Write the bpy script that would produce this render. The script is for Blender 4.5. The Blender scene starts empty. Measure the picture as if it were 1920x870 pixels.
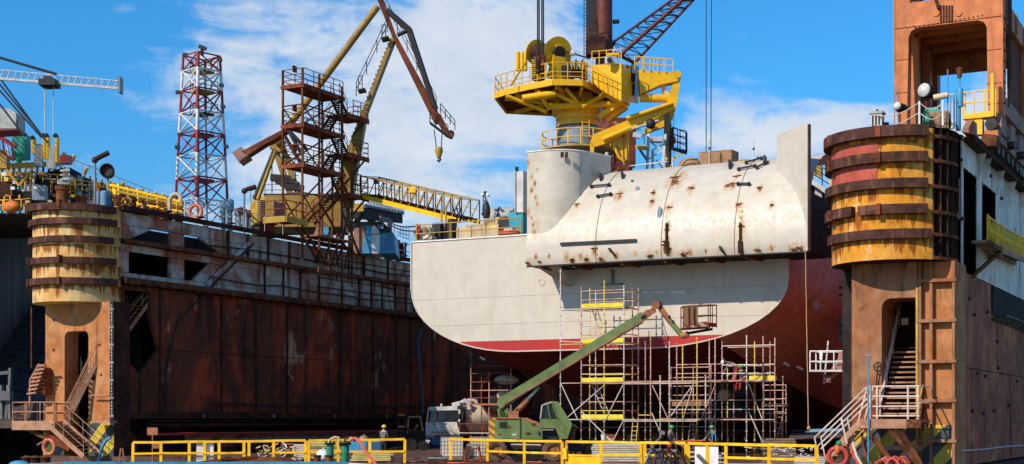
import bpy, bmesh, math, random
from math import sin, cos, pi, radians, sqrt, atan2
from mathutils import Vector, Matrix, Quaternion
V = Vector
random.seed(7)
scene = bpy.context.scene
COL = scene.collection
# ---------------- camera ----------------
FPX, CXP, HZP, TH, EYE = 2725.0, 960.0, 783.5, radians(27.5), 2.2
cam_d = bpy.data.cameras.new('camera'); cam = bpy.data.objects.new('camera', cam_d); COL.objects.link(cam)
cam_d.sensor_width = 36; cam_d.lens = 36 * FPX / 1920; cam_d.shift_y = (HZP - 435) / 1920
cam_d.clip_start = 0.5; cam_d.clip_end = 6000
cam.location = (0, 0, EYE); cam.rotation_euler = (pi / 2, 0, TH)
scene.camera = cam
# ---------------- light ----------------
LDIR = V((.27, .75, -.58)).normalized()
sun_d = bpy.data.lights.new('sun', 'SUN'); sun = bpy.data.objects.new('sun', sun_d); COL.objects.link(sun)
sun_d.energy = 4.5; sun_d.angle = radians(.5); sun_d.color = (1, .87, .72)
sun.rotation_euler = LDIR.to_track_quat('-Z', 'Y').to_euler()
scene.view_settings.view_transform = 'Standard'; scene.view_settings.look = 'None'
scene.view_settings.exposure = 0.0; scene.view_settings.gamma = 1
world = bpy.data.worlds.new('World'); scene.world = world; world.use_nodes = True
def build_sky():
    nt = world.node_tree; N = nt.nodes; N.clear(); L = nt.links
    out = N.new('ShaderNodeOutputWorld'); bg = N.new('ShaderNodeBackground'); bg.inputs[1].default_value = .085
    L.new(bg.outputs[0], out.inputs[0])
    sky = N.new('ShaderNodeTexSky'); sky.sky_type = 'NISHITA'; sky.sun_disc = False
    sky.sun_elevation = math.asin(-LDIR.z); sky.sun_rotation = atan2(-LDIR.x, -LDIR.y)
    sky.air_density = 1.0; sky.dust_density = .3; sky.ozone_density = 3.0; sky.altitude = 300
    tc = N.new('ShaderNodeTexCoord'); sep = N.new('ShaderNodeSeparateXYZ'); L.new(tc.outputs['Generated'], sep.inputs[0])
    def M(op, a, b=None, c=None):
        n = N.new('ShaderNodeMath'); n.operation = op
        for i, x in enumerate((a, b, c)):
            if x is None: continue
            if isinstance(x, (int, float)): n.inputs[i].default_value = x
            else: L.new(x, n.inputs[i])
        return n.outputs[0]
    tint = N.new('ShaderNodeMix'); tint.data_type = 'RGBA'; tint.blend_type = 'MULTIPLY'; tint.inputs[0].default_value = 1
    L.new(sky.outputs[0], tint.inputs[6])
    az = M('MULTIPLY', M('ARCTAN2', sep.outputs[0], sep.outputs[1]), 57.2958)
    el = M('MULTIPLY', M('ARCSINE', sep.outputs[2]), 57.2958)
    tr = N.new('ShaderNodeMapRange'); tr.inputs[1].default_value = 0; tr.inputs[2].default_value = 16; tr.interpolation_type = 'SMOOTHSTEP'; L.new(el, tr.inputs[0])
    tm = N.new('ShaderNodeMix'); tm.data_type = 'RGBA'; tm.inputs[6].default_value = (.62, 1.02, 1.30, 1); tm.inputs[7].default_value = (.40, 1.42, 2.0, 1)
    L.new(tr.outputs[0], tm.inputs[0]); L.new(tm.outputs[2], tint.inputs[7])
    def noise(sx, sy, seed, detail, rough, dist=0, skew=0.):
        cb = N.new('ShaderNodeCombineXYZ')
        L.new(M('MULTIPLY', M('ADD', az, M('MULTIPLY', el, skew)), sx), cb.inputs[0]); L.new(M('MULTIPLY', el, sy), cb.inputs[1]); cb.inputs[2].default_value = seed
        n = N.new('ShaderNodeTexNoise'); n.inputs['Scale'].default_value = 1; n.inputs['Detail'].default_value = detail
        n.inputs['Roughness'].default_value = rough; n.inputs['Distortion'].default_value = dist
        L.new(cb.outputs[0], n.inputs['Vector']); return n.outputs['Fac']
    def blob(a, e, ra, re):
        d = M('ADD', M('POWER', M('DIVIDE', M('SUBTRACT', az, a), ra), 2), M('POWER', M('DIVIDE', M('SUBTRACT', el, e), re), 2))
        return M('POWER', 2.718, M('MULTIPLY', d, -1))
    # cloud banks, by compass bearing and height above the horizon
    def A(px, py): return (-27.5 + math.degrees(math.atan((px - CXP) / FPX)), math.degrees(math.atan((HZP - py) / FPX)))
    cov = None
    for px, py, ra, re, w in ((860, 110, 4.6, 4.0, .17), (740, 330, 5, 2.2, .15), (520, 150, 4.2, 3.4, .07), (1000, 60, 4, 3, .07), (1260, 120, 4, 1.6, .02),
                              (1450, 262, 3.0, 1.1, .22), (1330, 300, 3, 1.2, .10), (1600, 235, 1.8, .8, .2), (480, 340, 4.0, 2.2, .0), (1850, 225, 2.6, 1.3, .14), (225, 45, .8, .3, .24),
                              (1700, 160, 3, .5, .06), (60, 100, 4.4, 4.2, -.30), (250, 330, 4.0, 2.0, -.05), (420, 130, 2.4, 1.6, .06), (560, 60, 2.4, 1.4, .08), (1200, 200, 2.6, 3.6, -.20), (1600, 60, 4.6, 3.6, -.34), (1300, 30, 2.6, 1.4, -.10), (640, 20, 2.0, .9, -.08), (1000, 400, 6, 2.0, -.10), (1750, 140, 3, 2, -.1)):
        a, e = A(px, py); b = M('MULTIPLY', blob(a, e, ra, re), w); cov = b if cov is None else M('ADD', cov, b)
    wisp = noise(.13, .42, 3.1, 9, .66, .8, .9)
    puff = noise(.55, .8, 8.4, 9, .6, .3)
    low = M('POWER', 2.718, M('MULTIPLY', M('POWER', M('DIVIDE', el, 38), 2), -1))
    dens = M('ADD', M('ADD', M('MULTIPLY', wisp, .62), M('MULTIPLY', puff, .38)), M('ADD', cov, M('MULTIPLY', low, .215)))
    ra_ = N.new('ShaderNodeMapRange'); ra_.interpolation_type = 'SMOOTHSTEP'; ra_.inputs[1].default_value = .60; ra_.inputs[2].default_value = .86
    L.new(dens, ra_.inputs[0])
    shade = noise(.4, .7, 1.7, 6, .55)
    cc = N.new('ShaderNodeMix'); cc.data_type = 'RGBA'; L.new(shade, cc.inputs[0])
    k = 1 / .085
    cc.inputs[6].default_value = (.50 * k, .60 * k, .74 * k, 1); cc.inputs[7].default_value = (.86 * k, .90 * k, .95 * k, 1)
    mx = N.new('ShaderNodeMix'); mx.data_type = 'RGBA'
    L.new(M('MULTIPLY', ra_.outputs[0], .93), mx.inputs[0]); L.new(tint.outputs[2], mx.inputs[6]); L.new(cc.outputs[2], mx.inputs[7])
    L.new(mx.outputs[2], bg.inputs[0])
build_sky()

# pixel-to-place helpers, used only to read real positions off the photograph's perspective
def ray(px, py):
    u = (px - CXP) / FPX
    return V((-sin(TH) + u * cos(TH), cos(TH) + u * sin(TH), (HZP - py) / FPX))
EYEV = V((0, 0, EYE))
def PD(px, py, d): return EYEV + ray(px, py) * d
def PY(px, py, y): r = ray(px, py); return EYEV + r * (y / r.y)
def PX(px, py, x): r = ray(px, py); return EYEV + r * (x / r.x)
def PZ(px, py, z): r = ray(px, py); return EYEV + r * ((z - EYE) / r.z)

# ---------------- materials ----------------
MATS = {}
def weather(name, base, layers=(), rough=.6, metal=0., bump=.15, var=.22, vs=1.7, bs=9., spec=.4, drip=None):
    m = bpy.data.materials.new(name); m.use_nodes = True; MATS[name] = m
    nt = m.node_tree; N = nt.nodes; L = nt.links; b = N['Principled BSDF']
    geo = N.new('ShaderNodeNewGeometry')
    def noise(sc, seed, detail=6, rgh=.62, dist=0.):
        mp = N.new('ShaderNodeMapping'); L.new(geo.outputs['Position'], mp.inputs[0])
        sc = sc if isinstance(sc, tuple) else (sc,) * 3
        mp.inputs['Scale'].default_value = sc; mp.inputs['Location'].default_value = (seed * 3.17, seed * 1.73, seed * 2.31)
        n = N.new('ShaderNodeTexNoise'); n.inputs['Scale'].default_value = 1; n.inputs['Detail'].default_value = detail; n.inputs['Roughness'].default_value = rgh
        n.inputs['Distortion'].default_value = dist
        L.new(mp.outputs[0], n.inputs['Vector']); return n.outputs['Fac']
    def rng(x, a, c, o0=0., o1=1.):
        r = N.new('ShaderNodeMapRange'); r.inputs[1].default_value = a; r.inputs[2].default_value = c; r.inputs[3].default_value = o0; r.inputs[4].default_value = o1
        r.interpolation_type = 'SMOOTHSTEP'; L.new(x, r.inputs[0]); return r.outputs[0]
    def mix(f, a, c, bt='MIX'):
        n = N.new('ShaderNodeMix'); n.data_type = 'RGBA'; n.blend_type = bt
        for i, x in ((0, f), (6, a), (7, c)):
            if isinstance(x, (int, float)): n.inputs[i].default_value = x
            elif isinstance(x, tuple): n.inputs[i].default_value = x + (1,)
            else: L.new(x, n.inputs[i])
        return n.outputs[2]
    col = base
    for i, ly in enumerate(layers):
        c, sc, thr, soft = ly[:4]; amt = ly[4] if len(ly) > 4 else 1.
        f = rng(noise(sc, i * 5.3 + len(name) + 1, 7, .66, .4), thr - soft, thr + soft, 0, amt)
        col = mix(f, col, c)
    if drip:      # rust runs that start under each fender band: (colour, height of a band, spacing, length)
        c, z0, sp, ln = drip
        sx = N.new('ShaderNodeSeparateXYZ'); L.new(geo.outputs['Position'], sx.inputs[0])
        def M(op, a, b_):
            n = N.new('ShaderNodeMath'); n.operation = op
            for i, x in enumerate((a, b_)):
                if isinstance(x, (int, float)): n.inputs[i].default_value = x
                else: L.new(x, n.inputs[i])
            return n.outputs[0]
        ph = M('FRACT', M('DIVIDE', M('SUBTRACT', z0, sx.outputs[2]), sp), 0)
        run = noise((3.4, 3.4, .25), 6.1, 6, .7)
        f = M('SUBTRACT', rng(run, .38, .66, .05, 1.15), M('MULTIPLY', ph, 1 / ln))
        col = mix(rng(f, 0., .35, 0, .92), col, c)
    v = noise(vs, 9.7 + len(name), 5)
    vv = rng(v, .25, .75, 1 - var, 1 + var)
    cmb = N.new('ShaderNodeCombineColor')
    for i in range(3): L.new(vv, cmb.inputs[i])
    col = mix(1., col, cmb.outputs[0], 'MULTIPLY')
    L.new(col, b.inputs['Base Color'])
    b.inputs['Metallic'].default_value = metal; b.inputs['Specular IOR Level'].default_value = spec if rough < .62 else .06
    rn = noise(vs * 2.1, 2.2); L.new(rng(rn, .2, .8, max(.05, rough - .15), min(1, rough + .15)), b.inputs['Roughness'])
    if bump:
        bp = N.new('ShaderNodeBump'); bp.inputs['Strength'].default_value = bump; bp.inputs['Distance'].default_value = .05
        L.new(noise(bs, 4.4, 4), bp.inputs['Height']); L.new(bp.outputs[0], b.inputs['Normal'])
    return m
def add_spots(name, spots, c_out, c_in):
    # rust that has bled from welded-on clips: soft runs below each given place
    nt = MATS[name].node_tree; N = nt.nodes; L = nt.links; b = N['Principled BSDF']; geo = N.new('ShaderNodeNewGeometry'); acc = None
    for p, w_ in spots:
        v = N.new('ShaderNodeVectorMath'); v.operation = 'MULTIPLY_ADD'; L.new(geo.outputs['Position'], v.inputs[0])
        k = V((1 / w_, .6 / w_, .62 / w_)); v.inputs[1].default_value = k; v.inputs[2].default_value = V((-p[0] * k.x, -p[1] * k.y, -(p[2] - .35 * w_) * k.z))
        ln = N.new('ShaderNodeVectorMath'); ln.operation = 'LENGTH'; L.new(v.outputs[0], ln.inputs[0])
        if acc is None: acc = ln.outputs['Value']
        else: m = N.new('ShaderNodeMath'); m.operation = 'MINIMUM'; L.new(acc, m.inputs[0]); L.new(ln.outputs['Value'], m.inputs[1]); acc = m.outputs[0]
    mp = N.new('ShaderNodeMapping'); L.new(geo.outputs['Position'], mp.inputs[0]); mp.inputs['Scale'].default_value = (4.5, 3, 2.2)
    n = N.new('ShaderNodeTexNoise'); n.inputs['Scale'].default_value = 1; n.inputs['Detail'].default_value = 6; L.new(mp.outputs[0], n.inputs['Vector'])
    s = N.new('ShaderNodeMath'); s.operation = 'MULTIPLY_ADD'; L.new(n.outputs['Fac'], s.inputs[0]); s.inputs[1].default_value = 1.9; L.new(acc, s.inputs[2])
    for c, lo, hi, amt in ((c_out, 1.15, 2.0, .8), (c_in, .95, 1.4, .95)):
        r = N.new('ShaderNodeMapRange'); r.interpolation_type = 'SMOOTHSTEP'; r.inputs[1].default_value = lo; r.inputs[2].default_value = hi; r.inputs[3].default_value = amt; r.inputs[4].default_value = 0; L.new(s.outputs[0], r.inputs[0])
        mx = N.new('ShaderNodeMix'); mx.data_type = 'RGBA'; L.new(r.outputs[0], mx.inputs[0]); L.new(b.inputs['Base Color'].links[0].from_socket, mx.inputs[6]); mx.inputs[7].default_value = c + (1,); L.new(mx.outputs[2], b.inputs['Base Color'])
def plain(name, c, rough=.5, metal=0., var=.1):
    return weather(name, c, (), rough, metal, .05, var)
def mixed_stripes(name, c1, c2, scale, axis=(1, 0, 1)):
    # painted hazard stripes, diagonal in world space
    m = weather(name, c1, (), .55, 0, .05); nt = m.node_tree; N = nt.nodes; L = nt.links; b = N['Principled BSDF']
    geo = N.new('ShaderNodeNewGeometry'); dp = N.new('ShaderNodeVectorMath'); dp.operation = 'DOT_PRODUCT'; dp.inputs[1].default_value = axis
    L.new(geo.outputs['Position'], dp.inputs[0])
    f = N.new('ShaderNodeMath'); f.operation = 'MULTIPLY'; f.inputs[1].default_value = scale; L.new(dp.outputs['Value'], f.inputs[0])
    fr = N.new('ShaderNodeMath'); fr.operation = 'FRACT'; L.new(f.outputs[0], fr.inputs[0])
    g = N.new('ShaderNodeMath'); g.operation = 'GREATER_THAN'; g.inputs[1].default_value = .5; L.new(fr.outputs[0], g.inputs[0])
    mx = N.new('ShaderNodeMix'); mx.data_type = 'RGBA'; L.new(g.outputs[0], mx.inputs[0])
    old = b.inputs['Base Color'].links[0].from_socket; L.new(old, mx.inputs[6]); mx.inputs[7].default_value = c2 + (1,)
    L.new(mx.outputs[2], b.inputs['Base Color']); return m
RUST = (.16, .055, .022); RUSTD = (.075, .028, .015); RUSTO = (.36, .13, .03)
W = weather
W('rust', (.17, .062, .028), ((RUSTD, .8, .52, .14), ((.26, .10, .04), 2.3, .58, .1, .7)), .8)
W('rust_dark', (.075, .034, .022), (((.035, .018, .014), .7, .5, .15), ((.15, .055, .028), 1.6, .6, .1, .6)), .82)
W('rust_red', (.26, .062, .030), ((RUSTD, 1.3, .56, .14), ((.34, .13, .06), 2.5, .6, .1, .6)), .75)
W('fender', (.10, .046, .036), (((.055, .026, .02), 1.2, .5, .15), ((.24, .11, .07), (3, 3, 1.0), .60, .1, .8)), .8)
W('drum_left', (.74, .54, .26), (((.66, .33, .07), (.30, .30, .22), .52, .14, .85), ((.14, .045, .025), (.9, .9, .6), .64, .05, .9), ((.50, .17, .03), (1.3, 1.3, .7), .58, .09, .8)), .65, drip=((.24, .07, .016), 13.35, 1.15, .75))
W('drum_right', (.72, .42, .13), (((.68, .28, .025), (.35, .35, .3), .42, .14, .95), ((.17, .06, .03), (1.0, 1.0, .8), .645, .05, .9), ((.80, .62, .32), (1.2, 1.2, .9), .62, .08, .6), ((.48, .13, .015), (1.3, 1.3, .8), .57, .08, .8)), .65, drip=((.27, .07, .012), 14.25, 1.08, .85))
W('drum_red', (.46, .10, .07), (((.62, .36, .15), (.9, .9, .6), .64, .05), ((.25, .06, .03), (2.5, 2.5, .2), .6, .12, .7)), .65)
W('leg_steel', (.46, .195, .075), (((.55, .29, .14), .35, .54, .12, .7), ((.42, .13, .04), (.9, .9, .6), .55, .1, .8), ((.13, .05, .03), (2.2, 2.2, .25), .63, .09, .8), ((.16, .06, .04), .8, .68, .05, .8)), .7)
W('leg_brown', (.30, .125, .06), (((.36, .20, .11), .4, .52, .10, .8), ((.34, .10, .03), (.9, .9, .6), .55, .08, .8), ((.12, .045, .028), (2.2, 2.2, .4), .60, .08, .8), ((.10, .04, .03), .8, .66, .05, .8)), .7)
W('wall_lower', (.105, .040, .028), (((.17, .055, .028), .28, .5, .14), ((.46, .08, .03), (.20, .22, .12), .555, .06, .85), ((.62, .36, .20), (.42, .36, .27), .635, .035, .85), ((.035, .017, .014), (1.2, 1.2, .12), .56, .10, .75), ((.3, .10, .04), 1.4, .62, .08, .6)), .75)
W('wall_upper', (.46, .48, .43), (((.34, .11, .05), (.34, .28, .34), .53, .07, .9), ((.16, .05, .025), (1.6, 1.6, .2), .565, .07, .85), ((.30, .10, .10), (.24, .3, .4), .67, .05, .6), ((.34, .22, .07), (1.1, 1.1, .3), .68, .06, .6)), .65)
W('wall_outer_top', (.84, .76, .69), (((.22, .12, .08), (1.8, 1.8, .15), .60, .1, .7), ((.26, .20, .16), .4, .6, .1, .6)), .65)
W('wall_outer', (.50, .155, .085), (((.27, .08, .048), (.5, .5, .35), .48, .12, .9), ((.66, .25, .11), (.28, .25, .42), .60, .07, .8), ((.09, .04, .03), (2.2, 2.2, .3), .60, .10, .7), ((.36, .27, .24), (3.2, 3.2, .09), .66, .05, .45)), .75)
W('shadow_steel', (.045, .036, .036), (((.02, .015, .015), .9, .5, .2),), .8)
W('hull_white', (.60, .54, .45), (((.52, .46, .375), (.22, .3, .16), .52, .09, .7), ((.54, .47, .37), (1.8, 1, .1), .60, .1, .6), ((.55, .45, .34), (2.5, 2.5, .2), .70, .06, .25)), .45, bump=.03, var=.05, bs=2)
W('block_white', (.58, .52, .43), (((.50, .42, .31), (.25, .35, .35), .58, .12, .7), ((.50, .34, .18), (1.6, 1.6, .4), .70, .06, .6), ((.42, .22, .09), 1.1, .74, .04, .8), ((.66, .60, .50), (.12, 1, 2.2), .58, .12, .5)), .46, bump=.015, var=.08, bs=2)
W('hull_red', (.46, .018, .016), (((.36, .02, .02), .4, .5, .2),), .5, bump=.03, var=.08)
W('hull_bottom', (.15, .026, .019), (((.09, .02, .016), .5, .5, .2), ((.22, .05, .025), 1.3, .62, .1, .6)), .75)
W('hull_side', (.74, .31, .25), (((.60, .22, .17), (.3, .3, .5), .5, .2, .8), ((.56, .28, .22), (1.5, 1.5, .2), .6, .15, .5)), .6, bump=.05)
W('yellow_crane', (.80, .44, .002), (((.30, .15, .02), (2.4, 2.4, .3), .66, .07, .7), ((.66, .36, .01), .8, .58, .14, .6), ((.4, .22, .03), (3, 3, .4), .70, .06, .5)), .45, bump=.04, var=.1)
W('yellow_rail', (1.0, .54, .004), (((.80, .40, .01), 2.0, .6, .12, .6), ((.34, .13, .03), 2.4, .64, .06, .75)), .5, bump=.04)
W('yellow_old', (.50, .31, .035), (((.30, .17, .03), .7, .55, .15, .7), ((.16, .06, .03), 1.5, .64, .08, .8)), .6)
W('luffer_yellow', (.36, .21, .035), (((.22, .12, .03), .3, .5, .15, .7), ((.12, .05, .03), .9, .63, .08, .7)), .6)
W('luffer_red', (.20, .055, .03), (((.11, .035, .022), .4, .5, .15), ((.30, .12, .06), 1.2, .62, .1, .6)), .7)
W('gantry_orange', (.60, .185, .05), (((.50, .14, .035), .35, .5, .2, .8), ((.27, .08, .035), (1.6, 1.6, .16), .60, .1, .7), ((.60, .23, .09), .7, .62, .12, .5)), .6, bump=.05)
W('gantry_pink', (.36, .21, .17), (((.24, .10, .07), .8, .56, .12, .7),), .7)
W('green_paint', (.15, .215, .065), (((.21, .26, .10), .6, .55, .15, .7), ((.20, .10, .04), 1.9, .66, .07, .8), ((.05, .12, .05), (2, 2, .3), .6, .12, .5)), .5, bump=.05)
W('orange_rust', (.42, .17, .085), (((.26, .09, .04), 1.8, .56, .12, .7),), .7)
W('stain', (.44, .27, .12), (((.30, .13, .04), 3, .52, .1, .8),), .7)
W('dull_grey', (.13, .13, .135), (((.2, .19, .18), 1.5, .6, .1),), .6)
W('mast_dark', (.15, .026, .014), (((.08, .018, .012), .5, .5, .15), ((.22, .07, .04), 1.6, .62, .1, .6)), .6)
W('galv', (.62, .54, .47), (((.32, .17, .10), 1.6, .62, .1, .8), ((.72, .66, .6), 3, .6, .1, .4)), .5, 0, bump=.03)
W('scaf_pink', (.60, .36, .28), (((.30, .12, .07), 1.3, .55, .12, .8), ((.52, .42, .36), 2.6, .58, .1, .5)), .55, .1, bump=.03)
W('scaf_yellow', (.66, .50, .08), (((.46, .36, .22), 1.5, .6, .1, .7),), .5, bump=.03)
W('board_yellow', (.78, .62, .03), (((.66, .50, .05), 1.5, .6, .1),), .5, bump=.03)
W('stair_tan', (.44, .24, .15), (((.30, .12, .06), 1.1, .55, .12, .8), ((.52, .33, .22), 2.6, .6, .1, .5)), .65)
W('rail_cream', (.66, .52, .42), (((.44, .24, .15), 2.2, .62, .1, .7),), .55)
W('black_steel', (.022, .020, .021), (((.05, .03, .025), 1.5, .6, .1, .6),), .6)
W('black_rubber', (.02, .019, .018), (((.05, .035, .025), 2, .56, .12, .6),), .9)
W('tyre_dusty', (.17, .105, .07), (((.09, .055, .04), 2.4, .52, .12),), .95, bump=.3)
W('grey_blue', (.20, .26, .31), (((.13, .17, .21), .6, .55, .14, .7), ((.4, .45, .5), (3, 3, .3), .72, .04, .7)), .5, bump=.04)
W('grey_paint', (.42, .42, .41), (((.30, .28, .26), .8, .58, .14, .6),), .55)
W('white_paint', (.78, .76, .72), (((.60, .52, .44), 1.2, .64, .1, .5),), .45, bump=.03)
W('pale_grey', (.55, .54, .52), (((.4, .36, .32), 1.2, .6, .1, .6),), .5)
W('mast_red', (.36, .03, .03), (((.22, .03, .03), 1.0, .55, .15),), .5)
W('mast_white', (.72, .70, .68), (((.5, .45, .42), 1.0, .6, .12, .6),), .5)
W('blue_paint', (.06, .30, .50), (((.04, .2, .36), .9, .56, .14, .7),), .5)
W('blue_grey', (.16, .29, .37), (((.1, .18, .25), .9, .56, .14, .7),), .55)
W('teal', (.03, .30, .22), (), .55)
W('post_green', (.02, .24, .13), (((.04, .14, .08), 2.0, .6, .1, .7),), .5)
W('red_paint', (.52, .045, .03), (((.36, .04, .03), 1.4, .6, .1, .6),), .5)
W('lifebuoy', (.62, .13, .07), (((.66, .36, .24), 2.2, .56, .12, .7),), .6)
W('wood', (.34, .21, .12), (((.22, .13, .08), (1.2, 1.2, 6), .55, .15),), .75)
W('wood_grey', (.27, .20, .16), (((.17, .12, .10), (2, 2, 6), .55, .15),), .8)
W('plywood', (.38, .22, .12), (((.24, .12, .06), 1.0, .55, .15, .7), ((.06, .04, .03), 1.0, .70, .06, .9)), .75)
W('tan_tank', (.60, .47, .30), (((.50, .34, .17), (1.4, 1.4, .3), .6, .1, .6),), .65)
W('plank_yellow', (.62, .52, .20), (((.48, .38, .16), 1.5, .58, .12),), .7)
W('skin', (.50, .28, .19), (), .6)
W('shirt_grey', (.20, .18, .17), (((.12, .11, .1), 4, .55, .15),), .9)
W('shirt_dark', (.05, .055, .065), (), .9)
W('shirt_check', (.30, .30, .32), (((.07, .07, .09), 9, .5, .06),), .9)
W('trousers_red', (.50, .035, .03), (), .85)
W('trousers_dark', (.03, .03, .04), (), .9)
W('boots', (.03, .025, .02), (), .8)
W('helmet_green', (.03, .42, .10), (), .35, var=.03, bump=0)
W('helmet_yellow', (.72, .58, .03), (), .35, var=.03, bump=0)
W('helmet_white', (.75, .72, .66), (), .4, var=.03, bump=0)
W('plastic_white', (.72, .62, .46), (((.55, .44, .28), 1.2, .55, .15, .5),), .5)
W('sheet_white', (.78, .78, .78), (((.6, .6, .6), 1.5, .66, .1, .5),), .6)
W('truck_white', (.70, .69, .66), (((.5, .46, .42), 1.0, .62, .1, .5),), .4)
W('truck_blue', (.03, .13, .27), (((.02, .07, .15), 1.0, .58, .1, .5),), .45)
W('deck_steel', (.14, .082, .064), (((.085, .045, .035), .25, .5, .16, .8), ((.22, .14, .11), .8, .58, .1, .6), ((.07, .04, .03), 1.6, .66, .08, .7)), .8, bump=.25)
W('far_hull', (.10, .07, .075), (((.15, .085, .075), .3, .55, .15), ((.006, .006, .008), (1.5, 1.5, .1), .55, .12)), .7)
W('quay', (.16, .13, .10), (((.08, .06, .05), .5, .52, .15),), .85)
W('hessian', (.48, .44, .38), (), .9)
W('rope', (.50, .30, .16), (), .9)
W('hose_red', (.55, .10, .06), (), .5)
W('cable_black', (.012, .012, .013), (), .5)
W('cyan_box', (.02, .30, .38), (), .55)
W('orange_paint', (.62, .16, .025), (((.45, .12, .03), 1.0, .6, .1, .6),), .6)
W('marking', (.62, .60, .56), (), .7)
def glass():
    m = bpy.data.materials.new('glass_dark'); m.use_nodes = True; b = m.node_tree.nodes['Principled BSDF']
    b.inputs['Base Color'].default_value = (.02, .028, .036, 1); b.inputs['Roughness'].default_value = .06; b.inputs['Specular IOR Level'].default_value = .35
    MATS['glass_dark'] = m
glass()
mixed_stripes('stripe', (.75, .50, .02), (.30, .12, .05), 2.1, (1, 0, 1.3))
mixed_stripes('stripe_white', (.62, .50, .42), (.45, .08, .04), 2.2, (1, 0, 1.))
mixed_stripes('stripe_leg', (.62, .44, .04), (.055, .06, .075), .62, (1.1, 0, -1.))
mixed_stripes('louvre', (.50, .36, .10), (.03, .03, .03), 1.9, (0, 0.55, 1.))
def water_mat():
    m = bpy.data.materials.new('water'); m.use_nodes = True; nt = m.node_tree; b = nt.nodes['Principled BSDF']
    b.inputs['Base Color'].default_value = (.10, .135, .05, 1); b.inputs['Roughness'].default_value = .2
    n = nt.nodes.new('ShaderNodeTexNoise'); n.inputs['Scale'].default_value = 1.2; n.inputs['Detail'].default_value = 5
    g = nt.nodes.new('ShaderNodeNewGeometry'); nt.links.new(g.outputs['Position'], n.inputs['Vector'])
    bp = nt.nodes.new('ShaderNodeBump'); bp.inputs['Strength'].default_value = .5; bp.inputs['Distance'].default_value = .3
    nt.links.new(n.outputs['Fac'], bp.inputs['Height']); nt.links.new(bp.outputs[0], b.inputs['Normal']); MATS['water'] = m
water_mat()

# ---------------- building blocks ----------------
CACHE = {}
def shared(kind, mat):
    k = (kind, mat)
    if k in CACHE: return CACHE[k]
    bm = bmesh.new()
    if kind == 'box': bmesh.ops.create_cube(bm, size=1)
    elif kind.startswith('cyl'):
        bmesh.ops.create_cone(bm, cap_ends=True, segments=int(kind[3:]), radius1=1, radius2=1, depth=1)
        for f in bm.faces: f.smooth = len(f.verts) == 4
    elif kind == 'ball':
        bmesh.ops.create_uvsphere(bm, u_segments=14, v_segments=9, radius=1)
        for f in bm.faces: f.smooth = True
    me = bpy.data.meshes.new(kind + '_' + mat); bm.to_mesh(me); bm.free(); me.materials.append(MATS[mat])
    CACHE[k] = me; return me
ZUP = V((0, 0, 1))
def frame(d, up=ZUP):
    z = d.normalized()
    if abs(z.dot(up)) > .999: up = V((0, 1, 0))
    x = up.cross(z).normalized(); y = z.cross(x)      # local y leans to up
    return Matrix((x, y, z)).transposed()
class T:
    """a thing: an Empty at its base, with parts as children; coordinates are world ones unless local"""
    def __init__(s, name, label=None, cat=None, base=(0, 0, 0), rz=0., group=None, kind=None, local=False):
        s.e = bpy.data.objects.new(name, None); COL.objects.link(s.e); s.e.empty_display_size = .3
        s.e.location = base; s.e.rotation_euler = (0, 0, rz); s.local = local; s.b = V((0, 0, 0)) if local else V(base)
        if label: s.e['label'] = label
        if cat: s.e['category'] = cat
        if group: s.e['group'] = group
        if kind: s.e['kind'] = kind
    def _put(s, name, me, parent=None, label=None, kind=None):
        o = bpy.data.objects.new(name, me); COL.objects.link(o); o.parent = parent or s.e
        if label: o['label'] = label
        if kind: o['kind'] = kind
        return o
    def box(s, name, c, size, mat, rot=None, parent=None, label=None):
        o = s._put(name, shared('box', mat), parent, label); o.location = V(c) - s.b; o.scale = size
        if rot is not None: o.rotation_euler = rot
        return o
    def span(s, name, a, b, mat, parent=None, label=None):       # axis-aligned box by two corners
        a, b = V(a), V(b); d = b - a
        return s.box(name, (a + b) / 2, (abs(d.x) + 1e-4, abs(d.y) + 1e-4, abs(d.z) + 1e-4), mat, None, parent, label)
    def rod(s, name, p, q, r, mat, n=8, parent=None, label=None):
        p, q = V(p), V(q); d = q - p
        o = s._put(name, shared('cyl%d' % n, mat), parent, label); o.location = (p + q) / 2 - s.b
        o.scale = (r, r, d.length); o.rotation_mode = 'QUATERNION'; o.rotation_quaternion = frame(d).to_quaternion(); return o
    def beam(s, name, p, q, w, h, mat, up=ZUP, parent=None, label=None):   # w across, h along up
        p, q = V(p), V(q); d = q - p
        o = s._put(name, shared('box', mat), parent, label); o.location = (p + q) / 2 - s.b
        o.scale = (w, h, d.length); o.rotation_mode = 'QUATERNION'; o.rotation_quaternion = frame(d, V(up)).to_quaternion(); return o
    def ball(s, name, c, r, mat, parent=None, label=None):
        o = s._put(name, shared('ball', mat), parent, label); o.location = V(c) - s.b; o.scale = (r, r, r) if not isinstance(r, tuple) else r; return o
    def mesh(s, name, mb, mat=None, parent=None, label=None, kind=None, smooth=None):
        o = s._put(name, mb.build(name, mat, s.b, smooth), parent, label, kind); return o
    def text(s, name, txt, c, size, mat, rot=(pi / 2, 0, 0), parent=None, ext=.004):
        o = s._put(name, text_mesh(txt, size, mat, ext), parent); o.location = V(c) - s.b; o.rotation_euler = rot; return o
TXT = {}
def text_mesh(txt, size, mat, ext=.004):
    k = (txt, size, mat)
    if k in TXT: return TXT[k]
    cu = bpy.data.curves.new('t', 'FONT'); cu.body = txt; cu.size = size; cu.extrude = ext; cu.align_x = 'CENTER'; cu.align_y = 'CENTER'; cu.resolution_u = 2
    o = bpy.data.objects.new('t', cu); COL.objects.link(o); dg = bpy.context.evaluated_depsgraph_get()
    me = bpy.data.meshes.new_from_object(o.evaluated_get(dg)); bpy.data.objects.remove(o); me.materials.clear(); me.materials.append(MATS[mat]); TXT[k] = me; return me
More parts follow.
